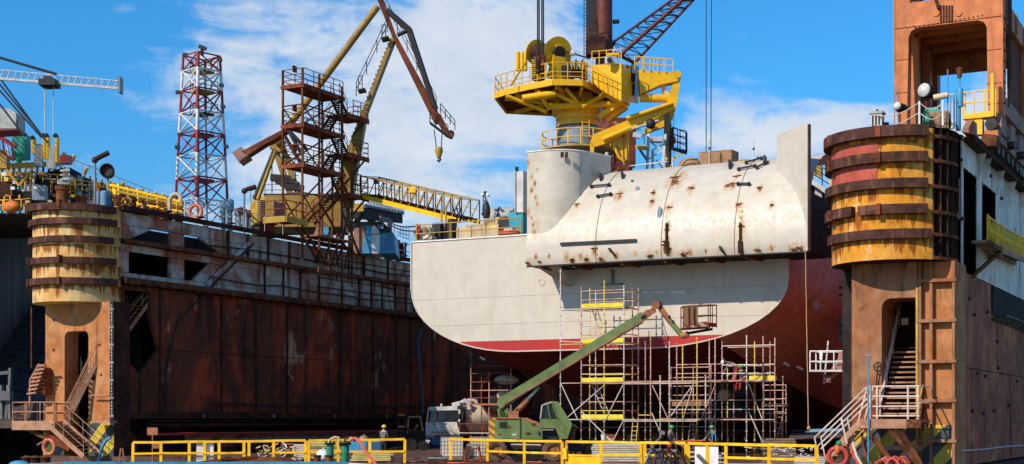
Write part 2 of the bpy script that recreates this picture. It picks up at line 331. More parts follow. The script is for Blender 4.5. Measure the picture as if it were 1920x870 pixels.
class MB:
    """collects faces for one mesh part"""
    def __init__(s): s.v = []; s.f = []; s.m = []; s.mats = []; s.cur = 0; s.sm = []
    def use(s, mat):
        if mat not in s.mats: s.mats.append(mat)
        s.cur = s.mats.index(mat); return s
    def add(s, vs, fs, smooth=False):
        k = len(s.v); s.v += [V(x) for x in vs]
        for f in fs: s.f.append([i + k for i in f]); s.m.append(s.cur); s.sm.append(smooth)
        return s
    def box(s, c, size, R=None):
        c = V(c); hx, hy, hz = (x / 2 for x in size); vs = []
        for x in (-hx, hx):
            for y in (-hy, hy):
                for z in (-hz, hz):
                    p = V((x, y, z)); vs.append(c + (R @ p if R else p))
        return s.add(vs, [(0, 1, 3, 2), (4, 6, 7, 5), (0, 4, 5, 1), (2, 3, 7, 6), (0, 2, 6, 4), (1, 5, 7, 3)])
    def span(s, a, b):
        a, b = V(a), V(b); return s.box((a + b) / 2, [abs(x) for x in (b - a)])
    def beam(s, p, q, w, h, up=ZUP):
        p, q = V(p), V(q); return s.box((p + q) / 2, (w, h, (q - p).length), frame(q - p, V(up)))
    def rod(s, p, q, r, n=6, r2=None, cap=True):
        p, q = V(p), V(q); R = frame(q - p); r2 = r if r2 is None else r2
        vs = [p + R @ V((cos(2 * pi * i / n) * r, sin(2 * pi * i / n) * r, 0)) for i in range(n)] + [q + R @ V((cos(2 * pi * i / n) * r2, sin(2 * pi * i / n) * r2, 0)) for i in range(n)]
        s.add(vs, [(i, (i + 1) % n, n + (i + 1) % n, n + i) for i in range(n)], True)
        if cap: s.add(vs, [tuple(range(n - 1, -1, -1)), tuple(range(n, 2 * n))])
        return s
    def tube(s, pts, r, n=6, closed=False):
        pts = [V(p) for p in pts]; k = len(pts); vs = []; rr = r if isinstance(r, (list, tuple)) else [r] * k
        X = None
        for i, p in enumerate(pts):
            a = pts[i - 1] if (i or closed) else p; b = pts[(i + 1) % k] if (i < k - 1 or closed) else p
            z = (b - a).normalized()
            if X is None: X = frame(z).col[0].copy()
            X = (X - z * X.dot(z)).normalized(); Y = z.cross(X)
            vs += [p + (X * cos(2 * pi * j / n) + Y * sin(2 * pi * j / n)) * rr[i] for j in range(n)]
        fs = []
        for i in range(k if closed else k - 1):
            a, b = i * n, ((i + 1) % k) * n
            fs += [(a + j, a + (j + 1) % n, b + (j + 1) % n, b + j) for j in range(n)]
        s.add(vs, fs, True)
        if not closed: s.add(vs, [tuple(range(n - 1, -1, -1)), tuple(range((k - 1) * n, k * n))])
        return s
    def prism(s, poly, d):          # planar polygon pushed along vector d
        d = V(d); n = len(poly); vs = [V(p) for p in poly] + [V(p) + d for p in poly]
        return s.add(vs, [tuple(range(n - 1, -1, -1)), tuple(range(n, 2 * n))] + [(i, (i + 1) % n, n + (i + 1) % n, n + i) for i in range(n)])
    def grid(s, rows, smooth=True, flip=False):
        n = len(rows[0]); vs = [p for r in rows for p in r]; fs = []
        for i in range(len(rows) - 1):
            for j in range(n - 1):
                f = (i * n + j, i * n + j + 1, (i + 1) * n + j + 1, (i + 1) * n + j); fs.append(f[::-1] if flip else f)
        return s.add(vs, fs, smooth)
    def lathe(s, prof, c, n=24, axis=ZUP, a0=0., a1=2 * pi, smooth=True):   # profile (r, h) round an axis through c
        R = frame(V(axis)); c = V(c); full = abs(a1 - a0 - 2 * pi) < 1e-6; m = n if full else n + 1; rows = []
        for r, h in prof: rows.append([c + R @ V((r * cos(a0 + (a1 - a0) * i / n), r * sin(a0 + (a1 - a0) * i / n), h)) for i in range(m)])
        if full:
            for r in rows: r.append(r[0].copy())
        return s.grid(rows, smooth)
    def ball(s, c, r, n=10, m=7):
        c = V(c); rr = r if isinstance(r, tuple) else (r,) * 3
        rows = [[c + V((rr[0] * sin(pi * i / m) * cos(2 * pi * j / n), rr[1] * sin(pi * i / m) * sin(2 * pi * j / n), rr[2] * cos(pi * i / m))) for j in range(n + 1)] for i in range(m + 1)]
        return s.grid(rows)
    def build(s, name, mat=None, b=V((0, 0, 0)), smooth=None):
        if mat and not s.mats: s.mats = [mat]
        me = bpy.data.meshes.new(name); me.from_pydata([tuple(v - b) for v in s.v], [], s.f)
        for m in s.mats: me.materials.append(MATS[m])
        me.polygons.foreach_set('material_index', s.m)
        me.polygons.foreach_set('use_smooth', [bool(x) if smooth is None else smooth for x in s.sm])
        bm = bmesh.new(); bm.from_mesh(me); bmesh.ops.remove_doubles(bm, verts=bm.verts, dist=.0004); bmesh.ops.recalc_face_normals(bm, faces=bm.faces)
        for e in bm.edges:
            if len(e.link_faces) == 2 and e.calc_face_angle() > .7: e.smooth = False
        bm.to_mesh(me); bm.free()
        return me
def single(name, mb, mat=None, label=None, cat=None, group=None, kind=None, base=None):
    base = V(base) if base is not None else V((0, 0, 0))
    o = bpy.data.objects.new(name, mb.build(name, mat, base)); COL.objects.link(o); o.location = base
    for k, x in (('label', label), ('category', cat), ('group', group), ('kind', kind)):
        if x: o[k] = x
    return o
def copy_tree(o, parent=None, loc=None, rz=None, label=None, group=None):
    c = o.copy(); COL.objects.link(c)
    if parent: c.parent = parent
    if loc is not None: c.location = loc
    if rz is not None: c.rotation_euler = (0, 0, rz)
    if label: c['label'] = label
    if group: c['group'] = group
    for ch in list(o.children): copy_tree(ch, c)
    return c
def lerp(a, b, t): return V(a) + (V(b) - V(a)) * t
def rail_run(t, pts, h=1.05, mat='rust', r=.025, n=2, step=1.6, rails=(1, .5)):
    """posts and rails along a polyline of foot points, as parts of t"""
    pts = [V(p) for p in pts]; up = V((0, 0, h))
    for a, b in zip(pts, pts[1:]):
        k = max(1, round((b - a).length / step))
        for i in range(k + (1 if b is pts[-1] else 0)): p = lerp(a, b, i / k); t.rod('rail_post', p, p + up, r * 1.1, mat, 6)
        for f in rails: t.rod('handrail', a + up * f, b + up * f, r, mat, 6)
def stair(t, a, b, w, mat, side=None, n=None, rail=True, rmat=None, tread=.26, thick=.04, strw=.22, rr=.025):
    """a flight from foot a to head b (centre line); w wide"""
    a, b = V(a), V(b); rmat = rmat or mat; d = b - a; hd = V((d.x, d.y, 0)).normalized(); s = hd.cross(ZUP) * (w / 2)
    for sg in (-1, 1): t.beam('stringer', a + s * sg, b + s * sg, .06, strw, mat)
    n = n or max(3, round(d.z / .22))
    ang = atan2(hd.y, hd.x)
    for i in range(1, n):
        p = lerp(a, b, i / n); t.box('tread', p, (tread, w - .08, thick), mat, (0, 0, ang))
    if rail:
        up = V((0, 0, 1.0))
        for sg in (-1, 1):
            for f in (1, .55): t.rod('handrail', a + s * sg + up * f, b + s * sg + up * f, rr, rmat, 6)
            k = max(2, round(d.length / 1.6))
            for i in range(k + 1): p = lerp(a, b, i / k) + s * sg; t.rod('rail_post', p, p + up, rr, rmat, 6)
# ================= setting =================
single('water', MB().add([(-3000, -200, -1.4), (3000, -200, -1.4), (3000, 4000, -1.4), (-3000, 4000, -1.4)], [(0, 1, 2, 3)]), 'water', kind='structure')
XL0, XL1, XR0, XR1, ZT = -65.15, -59.65, -17.3, -11.85, 14.55
single('dock_floor', MB().prism([(-63.5, 62.5, -1.3), (-52.5, 62.5, -1.3), (-52.5, 40, -1.3), (-4, 40, -1.3), (-4, 300, -1.3), (-63.5, 300, -1.3)], (0, 0, 1.3)), 'deck_steel', kind='structure')

# ================= left wing wall =================
lw = T('dock_wall', 'long rusted dock wing wall with grey green upper band, left of the white ship', 'dock wall', (XL1, 67, 0))
t = lw; XI = XL1
def pxY(px): return PX(px, 500, XI).y
Y0, Y1 = 64.95, 210
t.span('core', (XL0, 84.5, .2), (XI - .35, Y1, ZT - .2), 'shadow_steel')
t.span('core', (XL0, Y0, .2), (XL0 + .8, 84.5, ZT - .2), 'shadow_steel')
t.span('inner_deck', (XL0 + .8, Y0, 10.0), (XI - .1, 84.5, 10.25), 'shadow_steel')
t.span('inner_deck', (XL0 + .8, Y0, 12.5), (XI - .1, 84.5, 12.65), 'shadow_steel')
# lower plates, one per bay and strake
seams = [Y0, pxY(262), pxY(300), pxY(415), pxY(480), pxY(538), pxY(637), pxY(700), pxY(742), pxY(770), pxY(810), pxY(846), 124, 133, 142, 152, 165, 180, 195, Y1]
for i, (a, b) in enumerate(zip(seams, seams[1:])):
    for j, (z0, z1) in enumerate(((2.55, 6.3), (6.34, 10.05))):
        if i <= 1 and j == 1: continue
        off = random.uniform(-.03, .03)
        if i == 0 and j == 0:
            m = MB().add([(XI, a, z0), (XI, b - .05, z0), (XI, b - .05, z1 - .9), (XI, a, z1 - .2)], [(0, 1, 2, 3)])
            t.mesh('plate', MB().prism([(XI, a, z0), (XI, b - .05, z0), (XI, b - .05, z1 - 1.5), (XI, a, z1 - .3)], (-.3, 0, 0)), 'wall_lower'); continue
        if i == 1 and j == 0:
            t.mesh('plate', MB().prism([(XI, a, z0), (XI, b - .05, z0), (XI, b - .05, z1), (XI, a, z1 - 1.5)], (-.3, 0, 0)), 'wall_lower'); continue
        t.span('plate', (XI - .3, a + .03, z0), (XI + off, b - .03, z1), 'wall_lower')
    t.span('seam_bar', (XI - .1, b - .10, 2.5), (XI + .07, b + .06, 10.05 if i else 4.6), 'rust_dark')
a, b, c_ = seams[0], seams[1], seams[2]
# cut-out round the inner stair in the first bays
t.mesh('plate', MB().prism([(XI, a, 9.75), (XI, c_, 9.75), (XI, c_, 10.05), (XI, a, 10.05)], (-.3, 0, 0)), 'wall_lower')
t.mesh('plate', MB().prism([(XI, b + .9, 9.75), (XI, c_, 9.75), (XI, c_, 6.34), (XI, b + .9, 8.4)], (-.28, 0, 0)), 'wall_lower')
t.mesh('plate', MB().prism([(XI, a, 6.0), (XI, a, 9.75), (XI, a + .35, 9.75), (XI, a + .35, 6.0)], (-.28, 0, 0)), 'wall_lower')
stair(t, (XI - .8, a - .2, 6.3), (XI - .8, c_ - .2, 9.7), 1.2, 'stair_tan', n=14)
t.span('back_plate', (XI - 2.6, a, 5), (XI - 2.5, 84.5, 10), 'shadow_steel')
# upper band
yv = [Y0, pxY(318), pxY(345), pxY(450), 84.6]
def upper(z0, z1, holes, y0, y1):
    ys = sorted(set([y0, y1] + [h for H in holes for h in H]))
    for a, b in zip(ys, ys[1:]):
        if (a, b) in holes: continue
        t.span('upper_plate', (XI - .25, a + .015, z0), (XI - random.uniform(0, .03), b - .015, z1), 'wall_upper')
h1 = [(pxY(242), pxY(320)), (pxY(346), pxY(412))]; h2 = [(pxY(242), pxY(320)), (pxY(346), pxY(396))]
upper(12.75, 13.55, h1, Y0, 84.6)
upper(10.5, 10.75, [], Y0, 84.6); upper(10.78, 12.0, h2, Y0, 84.6); upper(12.03, 12.45, [], Y0, 84.6); upper(13.58, 14.3, [], Y0, 84.6)
for hs, z0, z1 in ((h1, 12.75, 13.55), (h2, 10.78, 12.0)):
    a, b = hs[1]; t.mesh('gusset', MB().prism([(XI, b, z0), (XI, b, z1), (XI, b - 1.7, z1) if z0 > 12 else (XI, b - .1, z1), (XI, b, z0) if z0 > 12 else (XI, b - 1.8, z0)], (-.24, 0, 0)) if z0 < 12 else MB().prism([(XI, b, z0), (XI, b, z1), (XI, b - 2.0, z1)], (-.24, 0, 0)), 'wall_upper')
    a, b = hs[0]
    if z0 > 12: t.mesh('gusset', MB().prism([(XI, a, z0), (XI, a, z1), (XI, a + 2.0, z1)], (-.24, 0, 0)), 'wall_upper')
us = [84.6, pxY(495), pxY(530), pxY(562), pxY(597), pxY(640), pxY(672), pxY(695), pxY(715), pxY(740), pxY(760), pxY(775)] + [103 + 4.5 * i for i in range(24)]
for a, b in zip(us, us[1:]):
    for z0, z1 in ((10.5, 11.45), (11.47, 12.45), (12.75, 14.3)):
        t.span('upper_plate', (XI - .3, a + .02, z0), (XI + random.uniform(-.03, .03), b - .02, z1), 'wall_upper')
    t.span('stiffener', (XI, b - .05, 10.5), (XI + .12, b + .05, 12.45), 'rust_dark')
# diagonal brace, pipe along it
t.beam('brace', (XI + .12, pxY(385), 10.6), (XI + .12, pxY(470), 14.0), .3, .12, 'wall_upper', (1, 0, 0))
t.rod('pipe', (XI + .25, pxY(378), 10.0), (XI + .25, pxY(470), 13.7), .07, 'black_steel')
t.rod('pipe', (XI + .1, pxY(306), 4.6), (XI + .1, pxY(330), 8.0), .05, 'black_steel'); t.rod('pipe', (XI + .1, pxY(330), 8.0), (XI + .1, pxY(382), 10.1), .05, 'black_steel')
t.rod('pipe', (XI + .1, pxY(306), 4.6), (XI + .1, pxY(310), 2.9), .05, 'black_steel')
# ledges
def ledge(z, out, h, mat, brk=0, name='ledge'):
    ys = [Y0 - .2 + 7.2 * i for i in range(21)]
    for a, b in zip(ys, ys[1:]):
        t.span(name, (XI - .1, a, z), (XI + out, b - .03, z + .07), mat)
        t.span('flange', (XI + out - .05, a, z - h), (XI + out + .02, b - .03, z + .09), mat)
    if brk:
        y = Y0 + .8
        while y < 150:
            t.mesh('bracket', MB().prism([(XI, y, z), (XI + out - .06, y, z), (XI, y, z - brk)], (0, .06, 0)), mat); y += brk * 2.6
ledge(ZT, .35, .22, 'rust_dark'); ledge(12.6, .45, .16, 'rust', .0); ledge(10.3, .55, .24, 'rust', .45)
ledge(2.45, .7, .3, 'rust_dark', 0)
for z, o in ((11.46, .10), (13.62, .08), (12.1, .06)):
    for i in range(14): y = 84.7 + i * 5; t.span('stiffener', (XI, y, z), (XI + o, y + 4.96, z + .06), 'rust_dark')
for y in (pxY(425), pxY(462), pxY(500), pxY(540), pxY(680), pxY(725)): t.span('drain_pipe', (XI + .02, y, 12.7), (XI + .14, y + .14, 14.3), 'rust' if int(y) % 2 else 'rust_dark')
for y in range(68, 150, 3): t.span('flange_lug', (XI + .55, y, ZT + .09), (XI + .9, y + .5, ZT + .16), 'fender')
# knuckle strips below the middle ledge
for k in range(60):
    y = Y0 + 1 + k * 1.15; t.span('clip', (XI + .56, y, 10.12), (XI + .66, y + .55, 10.24), 'fender')
# cables and hoses along the wall
for z, r, m in ((11.1, .05, 'black_steel'), (13.2, .05, 'rust_dark'), (3.1, .06, 'black_steel')):
    mb = MB(); mb.tube([(XI + .16, Y0 + 8 + i * 2.5, z + random.uniform(-.09, .09)) for i in range(50)], r, 5); t.mesh('cable', mb, m)
t.mesh('hose', MB().tube([PX(790, 618, XI + .4), PX(783, 640, XI + .4), PX(788, 690, XI + .4), PX(792, 740, XI + .4), PX(794, 790, XI + .4)], .09, 7), 'truck_blue')
# bottom recess: posts, pipes
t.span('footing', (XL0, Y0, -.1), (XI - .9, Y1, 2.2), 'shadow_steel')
for z, r, m, x in ((1.75, .16, 'rust_dark', .3), (1.2, .1, 'red_paint', .25), (2.0, .06, 'black_steel', .5)): t.rod('pipe', (XI + x, Y0 + 2, z), (XI + x, 150, z), r, m, 8)
for px, s in ((365, '6'), (497, '12'), (612, '4'), (710, '8')):
    y = pxY(px); t.text('bay_number', s, (XI + .73, y, 2.32), .30, 'marking', (pi / 2, 0, pi / 2))
for px, s in ((219, 'I'), (440, 'I')): pass

# keel block row along the wall
def keel_block(loc, label, grp, s=1.):
    k = T('dock_block', label, 'dock block', loc, 0, grp, local=True)
    k.box('base', (0, 0, .2), (1.0, 1.5, .4), 'rust_dark'); k.box('middle', (0, 0, .55), (.8, 1.3, .3), 'rust_red'); k.box('timber', (0, 0, .85), (.9, 1.4, .28), 'wood_grey'); k.box('cap', (0, 0, 1.08), (1.0, 1.5, .18), 'rust_red')
    return k.e
kb = None
for i in range(17):
    loc = (XI + 1.6, 70 + i * 2.3, .004); lb = 'dark red dock block in the row along the foot of the left wing wall'
    kb = keel_block(loc, lb, 'dock blocks along the left wing wall') if kb is None else kb
    if i: copy_tree(kb, loc=loc)
kl = None
for i in range(10):
    loc = (-36.6, 84 + i * 4, .004)
    kl = keel_block(loc, 'keel block standing in the shade under the ship', 'keel blocks under the ship') if kl is None else kl
    if i: copy_tree(kl, loc=loc)

# ================= right wing wall =================
rw = T('dock_wall', 'rusted dock wing wall with pale upper band, right of the ship behind the orange drum', 'dock wall', (XR1, 67, 0)); t = rw; XO = XR1
Y0, Y1 = 65.6, 200
t.span('core', (XR0 + .1, 72, .1), (XO - 2.0, Y1, ZT - .2), 'wall_outer')
t.span('core', (XR0 + .1, Y0, .1), (XR0 + .8, 72, ZT - .2), 'shadow_steel')
def rY(px): return PX(px, 500, XO).y
ys = [Y0, rY(1822), rY(1845), rY(1870), rY(1895), rY(1925), rY(1960)] + [86 + 5 * i for i in range(23)]
for a, b in zip(ys, ys[1:]):
    o1 = random.uniform(-.03, .02)
    t.span('plate', (XO - .3, a + .02, .1), (XO + o1, b - .02, 4.4), 'wall_outer'); t.span('plate', (XO - .3, a + .02, 4.44), (XO - o1, b - .02, 8.6), 'wall_outer')
Y0 = 65.2
hole = [(rY(1806), rY(1832)), (rY(1842), rY(1868))]
ysu = sorted([Y0] + [h for H_ in hole for h in H_] + [rY(1890), rY(1912), rY(1940), 86] + [86 + 5 * i for i in range(1, 23)])
for a, b in zip(ysu, ysu[1:]):
    if (a, b) in hole:
        t.span('upper_plate', (XO - .05, a, 13.2), (XO, b, ZT - .25), 'wall_outer_top')
        if a == hole[0][0]: pass
        else: t.mesh('upper_plate', MB().prism([(XO, a, 8.64), (XO, b, 8.64), (XO, b, 10.4), (XO, a, 10.0)], (-.05, 0, 0)), 'wall_outer_top')
        continue
    t.span('upper_plate', (XO - .05, a + .015, 8.64), (XO + random.uniform(-.02, .02), b - .015, ZT - .25), 'wall_outer_top')
t.span('inner_floor', (XO - 2, Y0, 8.3), (XO - .3, 80, 8.5), 'shadow_steel')
t.span('inner_wall', (XO - 2.1, Y0, 8.4), (XO - 2.0, 80, ZT), 'shadow_steel')
t.span('inner_wall', (XO - 2.0, 80, 8.4), (XO - .3, 80.1, ZT), 'shadow_steel')
for i, a in enumerate(ysu[2:16]): t.mesh('bracket', MB().prism([(XO + .04, a - .03, ZT - .25), (XO + .42, a - .03, ZT - .25), (XO + .04, a - .03, ZT - 1.5)], (0, .06, 0)), 'wall_outer_top')
for i in range(19):
    a = Y0 + i * 7; t.span('ledge', (XO - .1, a, ZT - .25), (XO + .5, a + 6.97, ZT - .12), 'rust_dark')
t.span('top_deck', (XR0, Y0, ZT - .2), (XO, Y1, ZT), 'rust_dark')
t.text('bay_number', '31', (XO + .03, rY(1903), 11.9), .7, 'black_steel', (pi / 2, 0, pi / 2))
for px, py in ((1815, 560), (1825, 590), (1850, 585), (1868, 640), (1880, 560), (1900, 600), (1830, 700), (1845, 705), (1870, 690), (1890, 760), (1905, 715), (1822, 770), (1842, 775), (1862, 770), (1800, 300), (1803, 410), (1856, 330), (1876, 372)):
    p = PX(px, py, XO); t.rod('bolt', p - V((.05, 0, 0)), p + V((.12, 0, 0)), .08, 'black_steel', 8)
t.mesh('cable', MB().tube([PX(px, py, XO + .08) for px, py in ((1803, 845), (1840, 843), (1880, 838), (1930, 834), (1990, 830))], .04, 5), 'marking')

# ================= towers =================
def drum_pts(cx, cy, R, a0, a1, n): return [V((cx + R * sin(a0 + (a1 - a0) * i / n), cy - R * cos(a0 + (a1 - a0) * i / n), 0)) for i in range(n + 1)]
def arc_band(cx, cy, R0, R1, z0, z1, a0, a1, n=18, dz=0.):
    rows = []
    for r, z in ((R0, z0), (R1, z0), (R1, z1), (R0, z1), (R0, z0)):
        rows.append([p + V((0, 0, z + dz * i / n)) for i, p in enumerate(drum_pts(cx, cy, r, a0, a1, n))])
    mb = MB(); mb.grid(rows, False)
    for k in (0, n): mb.add([rows[i][k] for i in range(4)], [(0, 1, 2, 3)])
    return mb
D2 = pi / 180
ZB = 8.9
# ---- left tower
CL = (-62.4, 64.6); R = 2.75
lt = T('dock_tower', 'rusty yellow round dock tower with fender bands, at the left beside the open water', 'tower', (CL[0], CL[1], 0)); t = lt
rows = [[p + V((0, 0, z)) for p in drum_pts(*CL, R, -1.75, 1.5708, 40)] for z in (ZB, ZB + .05, 11.5, ZT - .3, ZT - .1)]
mb = MB().grid(rows); mb.add([p + V((0, 0, ZB)) for p in drum_pts(*CL, R, -1.75, 1.5708, 40)] + [V((XL1, 67.2, ZB)), V((XL0, 67.2, ZB))], [tuple(range(43))])
mb.add([p + V((0, 0, ZT - .1)) for p in drum_pts(*CL, R, -1.75, 1.5708, 40)] + [V((XL1, 67.2, ZT - .1)), V((XL0, 67.2, ZT - .1))], [tuple(range(43))])
t.mesh('drum', mb, 'drum_left')
t.span('corner_plate', (XL1 - .25, CL[1], ZB), (XL1 + .03, 64.9, ZT), 'drum_left')
t.span('side_plate', (XL0, CL[1], ZB), (XL0 + .2, 68, ZT), 'drum_left')
def fend(zc, a0, a1, h=.34, th=.26, dz=0.): t.mesh('fender_band', arc_band(*CL_, R_ - .02, R_ + th, zc - h / 2, zc + h / 2, a0 * D2, a1 * D2, 20, dz), 'fender')
CL_, R_ = CL, R
def zL(py): return 2.2 + (HZP - py) * 83.2 / FPX
fend(zL(381), -95, 84, .40, .34, -.25); fend(zL(413), -75, 86, .36); fend(zL(447), -46, 82, .36); fend(zL(447), -105, -84, .34); fend(zL(485), -104, -72, .38); fend(zL(487), -60, 85, .36); fend(zL(526), -105, 86, .38, .3)
mb = MB(); mb.tube([V((CL[0], CL[1], 0)) + V((r * sin(a * D2), -r * cos(a * D2), zL(py))) for r, a, py in ((3.0, -88, 452), (3.2, -94, 456), (3.3, -98, 464), (3.25, -100, 472))], .16, 6); t.mesh('bent_fender', mb, 'fender')
for a in (-80, -66, -30, 20):
    for py in (381, 526, 485):
        p0 = V((CL[0] + (R + .2) * sin(a * D2), CL[1] - (R + .2) * cos(a * D2), zL(py))); t.box('fender_clip', p0, (.16, .4, .44), 'rust', (0, 0, a * D2))
# leg: frame round an arched opening
LF = 63.6
X0, X1 = PY(85, 600, LF).x, PY(207, 600, LF).x; OX0, OX1 = PY(121, 700, LF).x, PY(166, 700, LF).x
zt = 2.2 + (HZP - 616) * 82.5 / FPX
def arch(x0, x1, z, r):  # top of an opening with round corners, left to right
    return [V((x0, LF, z - r))] + [V((x0 + r - r * cos(k * pi / 8), LF, z - r + r * sin(k * pi / 8))) for k in range(1, 5)] + [V((x1 - r + r * sin(k * pi / 8), LF, z - r + r * cos(k * pi / 8))) for k in range(0, 4)] + [V((x1, LF, z - r))]
ar = arch(OX0, OX1, zt, .35)
t.span('leg_column', (X0, LF, 0), (OX0, LF + 1.1, ZB), 'leg_steel'); t.span('leg_column', (OX1, LF, 0), (X1, LF + 1.1, ZB), 'leg_steel')
head = [V((OX0 + .002, LF, ZB))] + [p + V((.002 if i == 0 else (-.002 if i == len(ar) - 1 else 0), 0, 0)) for i, p in enumerate(ar)] + [V((OX1 - .002, LF, ZB))]
t.mesh('leg_head', MB().prism(head, (0, 1.1, 0)), 'leg_steel')
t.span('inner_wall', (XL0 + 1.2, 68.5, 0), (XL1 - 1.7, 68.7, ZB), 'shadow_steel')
t.span('scale_board', (X1 + .003, LF - .05, .6), (X1 + .28, LF + .12, ZB), 'shadow_steel')
marks = ['M', '8', '6', '4', '2'] 
k = 0
z = ZB - .25
mtxt = ['2', '7M', '8', '6', '4', '2', '6M', '8', '6', '4', '2', '5M', '8', '6', '4', '2', '4M', '8', '6', '4', '2', '3M', '8', '6', '4', '2', '2M', '8', '6', '4', '2', '1M']
for s_ in mtxt: t.text('scale_mark', s_, (X1 + .14, LF - .058, z), .22, 'marking'); z -= .205
t.span('leg_side', (X1 + .29, LF + .1, 0), (XL1 + .02, 64.9, ZB - .01), 'rust_dark')
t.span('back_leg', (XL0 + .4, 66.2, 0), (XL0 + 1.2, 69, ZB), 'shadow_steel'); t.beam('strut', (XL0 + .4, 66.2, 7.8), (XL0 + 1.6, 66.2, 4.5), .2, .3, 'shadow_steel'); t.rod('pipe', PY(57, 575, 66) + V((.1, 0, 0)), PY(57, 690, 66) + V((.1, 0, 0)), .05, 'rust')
t.span('foot_stripe', (X0 - .1, LF - .05, 0), (OX0, LF - .004, 1.5), 'stripe_leg'); t.span('foot_stripe', (OX1, LF - .05, 0), (X1 + .3, LF - .004, 2.0), 'stripe_leg')
for px, py, r_ in ((174, 707, .16), (100, 600, .07), (100, 656, .07), (115, 708, .06), (186, 646, .06), (189, 703, .06)):
    p = PY(px, py, LF - .04); t.rod('eye_bolt', p, p + V((0, .1, 0)), r_, 'rust_dark', 12)
# ---- right tower
CR = (-14.6, 64.5); R = 2.7
rt = T('dock_tower', 'orange and red rusty round dock tower with brown fender bands, at the right', 'tower', (CR[0], CR[1], 0)); t = rt
aR = 48 * D2
def drum_seg(z0, z1, a0, a1, mat, name='drum_plate', r=R):
    rows = [[p + V((0, 0, z)) for p in drum_pts(*CR, r, a0 * D2, a1 * D2, 24)] for z in (z0, z1)]
    t.mesh(name, MB().grid(rows), mat)
def zR(py): return 2.2 + (HZP - py) * 61.6 / FPX
zb = [zR(260), zR(306), zR(354), zR(400), zR(440)]
drum_seg(ZB, ZT - .1, -110, 48, 'drum_right')
for (z0, z1) in ((zR(300), zR(265)), (zR(350), zR(308))): drum_seg(z0, z1, -72, -2, 'drum_red', 'painted_patch', R + .012)
mb = MB(); fl = drum_pts(*CR, R, -110 * D2, 90 * D2, 30); mb.add([p + V((0, 0, ZB)) for p in fl] + [V((XR1, 67, ZB)), V((XR0, 67, ZB))], [tuple(range(33))]); t.mesh('end_plate', mb, 'rust_dark')
mb = MB().add([p + V((0, 0, ZT - .05)) for p in fl] + [V((XR1, 67, ZT - .05)), V((XR0, 67, ZT - .05))], [tuple(range(33))]); t.mesh('end_plate', mb, 'rust_dark')
# recessed ribbed quarter on the outer side
rows = [[p + V((0, 0, z)) for p in drum_pts(*CR, R - .45, 48 * D2, 92 * D2, 8)] for z in (ZB, ZT - .1)]; t.mesh('recess_plate', MB().grid(rows), 'rust_dark')
for a in (49, 58, 68, 78, 89):
    p = [V((CR[0] + r * sin(a * D2), CR[1] - r * cos(a * D2), 0)) for r in (R - .5, R)]; t.beam('rib', (p[0] + p[1]) / 2 + V((0, 0, ZB)), (p[0] + p[1]) / 2 + V((0, 0, ZT - .1)), .06, .5, 'rust_dark' if a > 50 else 'rust', (sin(a * D2), -cos(a * D2), 0))
CL_, R_ = CR, R
for i, py in enumerate((256, 302, 350, 398, 440)): t.mesh('rib_band', arc_band(*CR, R - .5, R + .02, zR(py) - .07, zR(py) + .07, 48 * D2, 92 * D2, 8), 'rust')
t.mesh('rib_band', arc_band(*CR, R - .5, R + .02, ZB, ZB + .15, 48 * D2, 92 * D2, 8), 'rust')
fend(zR(249), -100, 40, .46, .36); fend(zR(297), -98, 40, .42, .3); fend(zR(346), -100, 40, .40, .3); fend(zR(393), -88, -24, .42, .3, -.0); fend(zR(394), -18, 40, .40, .28); fend(zR(394), -105, -92, .5, .3); fend(zR(440), -62, 44, .40, .26)
for a in (-52, 0): 
    for py in (249, 297, 394): t.box('fender_clip', V((CR[0] + (R + .22) * sin(a * D2), CR[1] - (R + .22) * cos(a * D2), zR(py))), (.20, .36, .46), 'rust_red', (0, 0, a * D2))
LF = 63.4
X0, X1 = PY(1597, 600, LF).x, PY(1720, 600, LF).x; OX0 = PY(1653, 700, LF).x
zt = 2.2 + (HZP - 552) * 61 / FPX
t.span('leg_column', (X0, LF, 0), (OX0, LF + 2.5, ZB), 'leg_brown')
ar = [V((OX0, LF, zt - .4))] + [V((OX0 + .4 - .4 * cos(k * pi / 8), LF, zt - .4 + .4 * sin(k * pi / 8))) for k in range(1, 5)]
t.mesh('leg_head', MB().prism([V((OX0 + .002, LF, ZB))] + [p + V((.002 if i == 0 else 0, 0, 0)) for i, p in enumerate(ar)] + [V((X1, LF, zt)), V((X1, LF, ZB))], (0, 2.5, 0)), 'leg_brown')
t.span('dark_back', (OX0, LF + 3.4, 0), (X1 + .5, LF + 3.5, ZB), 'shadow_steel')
XA, XB = X1, PY(1790, 600, LF).x
t.span('post', (XA + .003, LF + .25, 0), (XB, LF + 2.6, ZB), 'leg_steel')
for px in (1725, 1746, 1788):
    x = PY(px, 600, LF).x; t.span('post_flange', (x - .06, LF - .06, 0), (x + .06, LF + .25, ZB - .02), 'leg_brown')
t.span('post_edge', (XA - .05, LF - .1, 0), (XA + .04, LF + .3, zt + .4), 'yellow_old')
for py in (523, 599, 676, 750, 826): z = zR(py); t.span('post_tie', (XA, LF - .12, z - .09), (XB + .08, LF + .3, z + .05), 'leg_brown')
t.span('foot_stripe', (X0 - .05, LF - .05, 0), (OX0 - .002, LF - .004, 1.7), 'stripe_leg'); t.span('foot_stripe', (OX0, LF + .05, 0), (XA, LF + .1, 2.0), 'stripe_leg'); t.span('foot_stripe', (XA + .15, LF + .19, 0), (XB - .1, LF + .245, 1.9), 'stripe_leg')
t.span('red_patch', (X0 + .001, LF - .012, 1.9), (OX0 - .001, LF - .002, 3.0), 'rust_red')

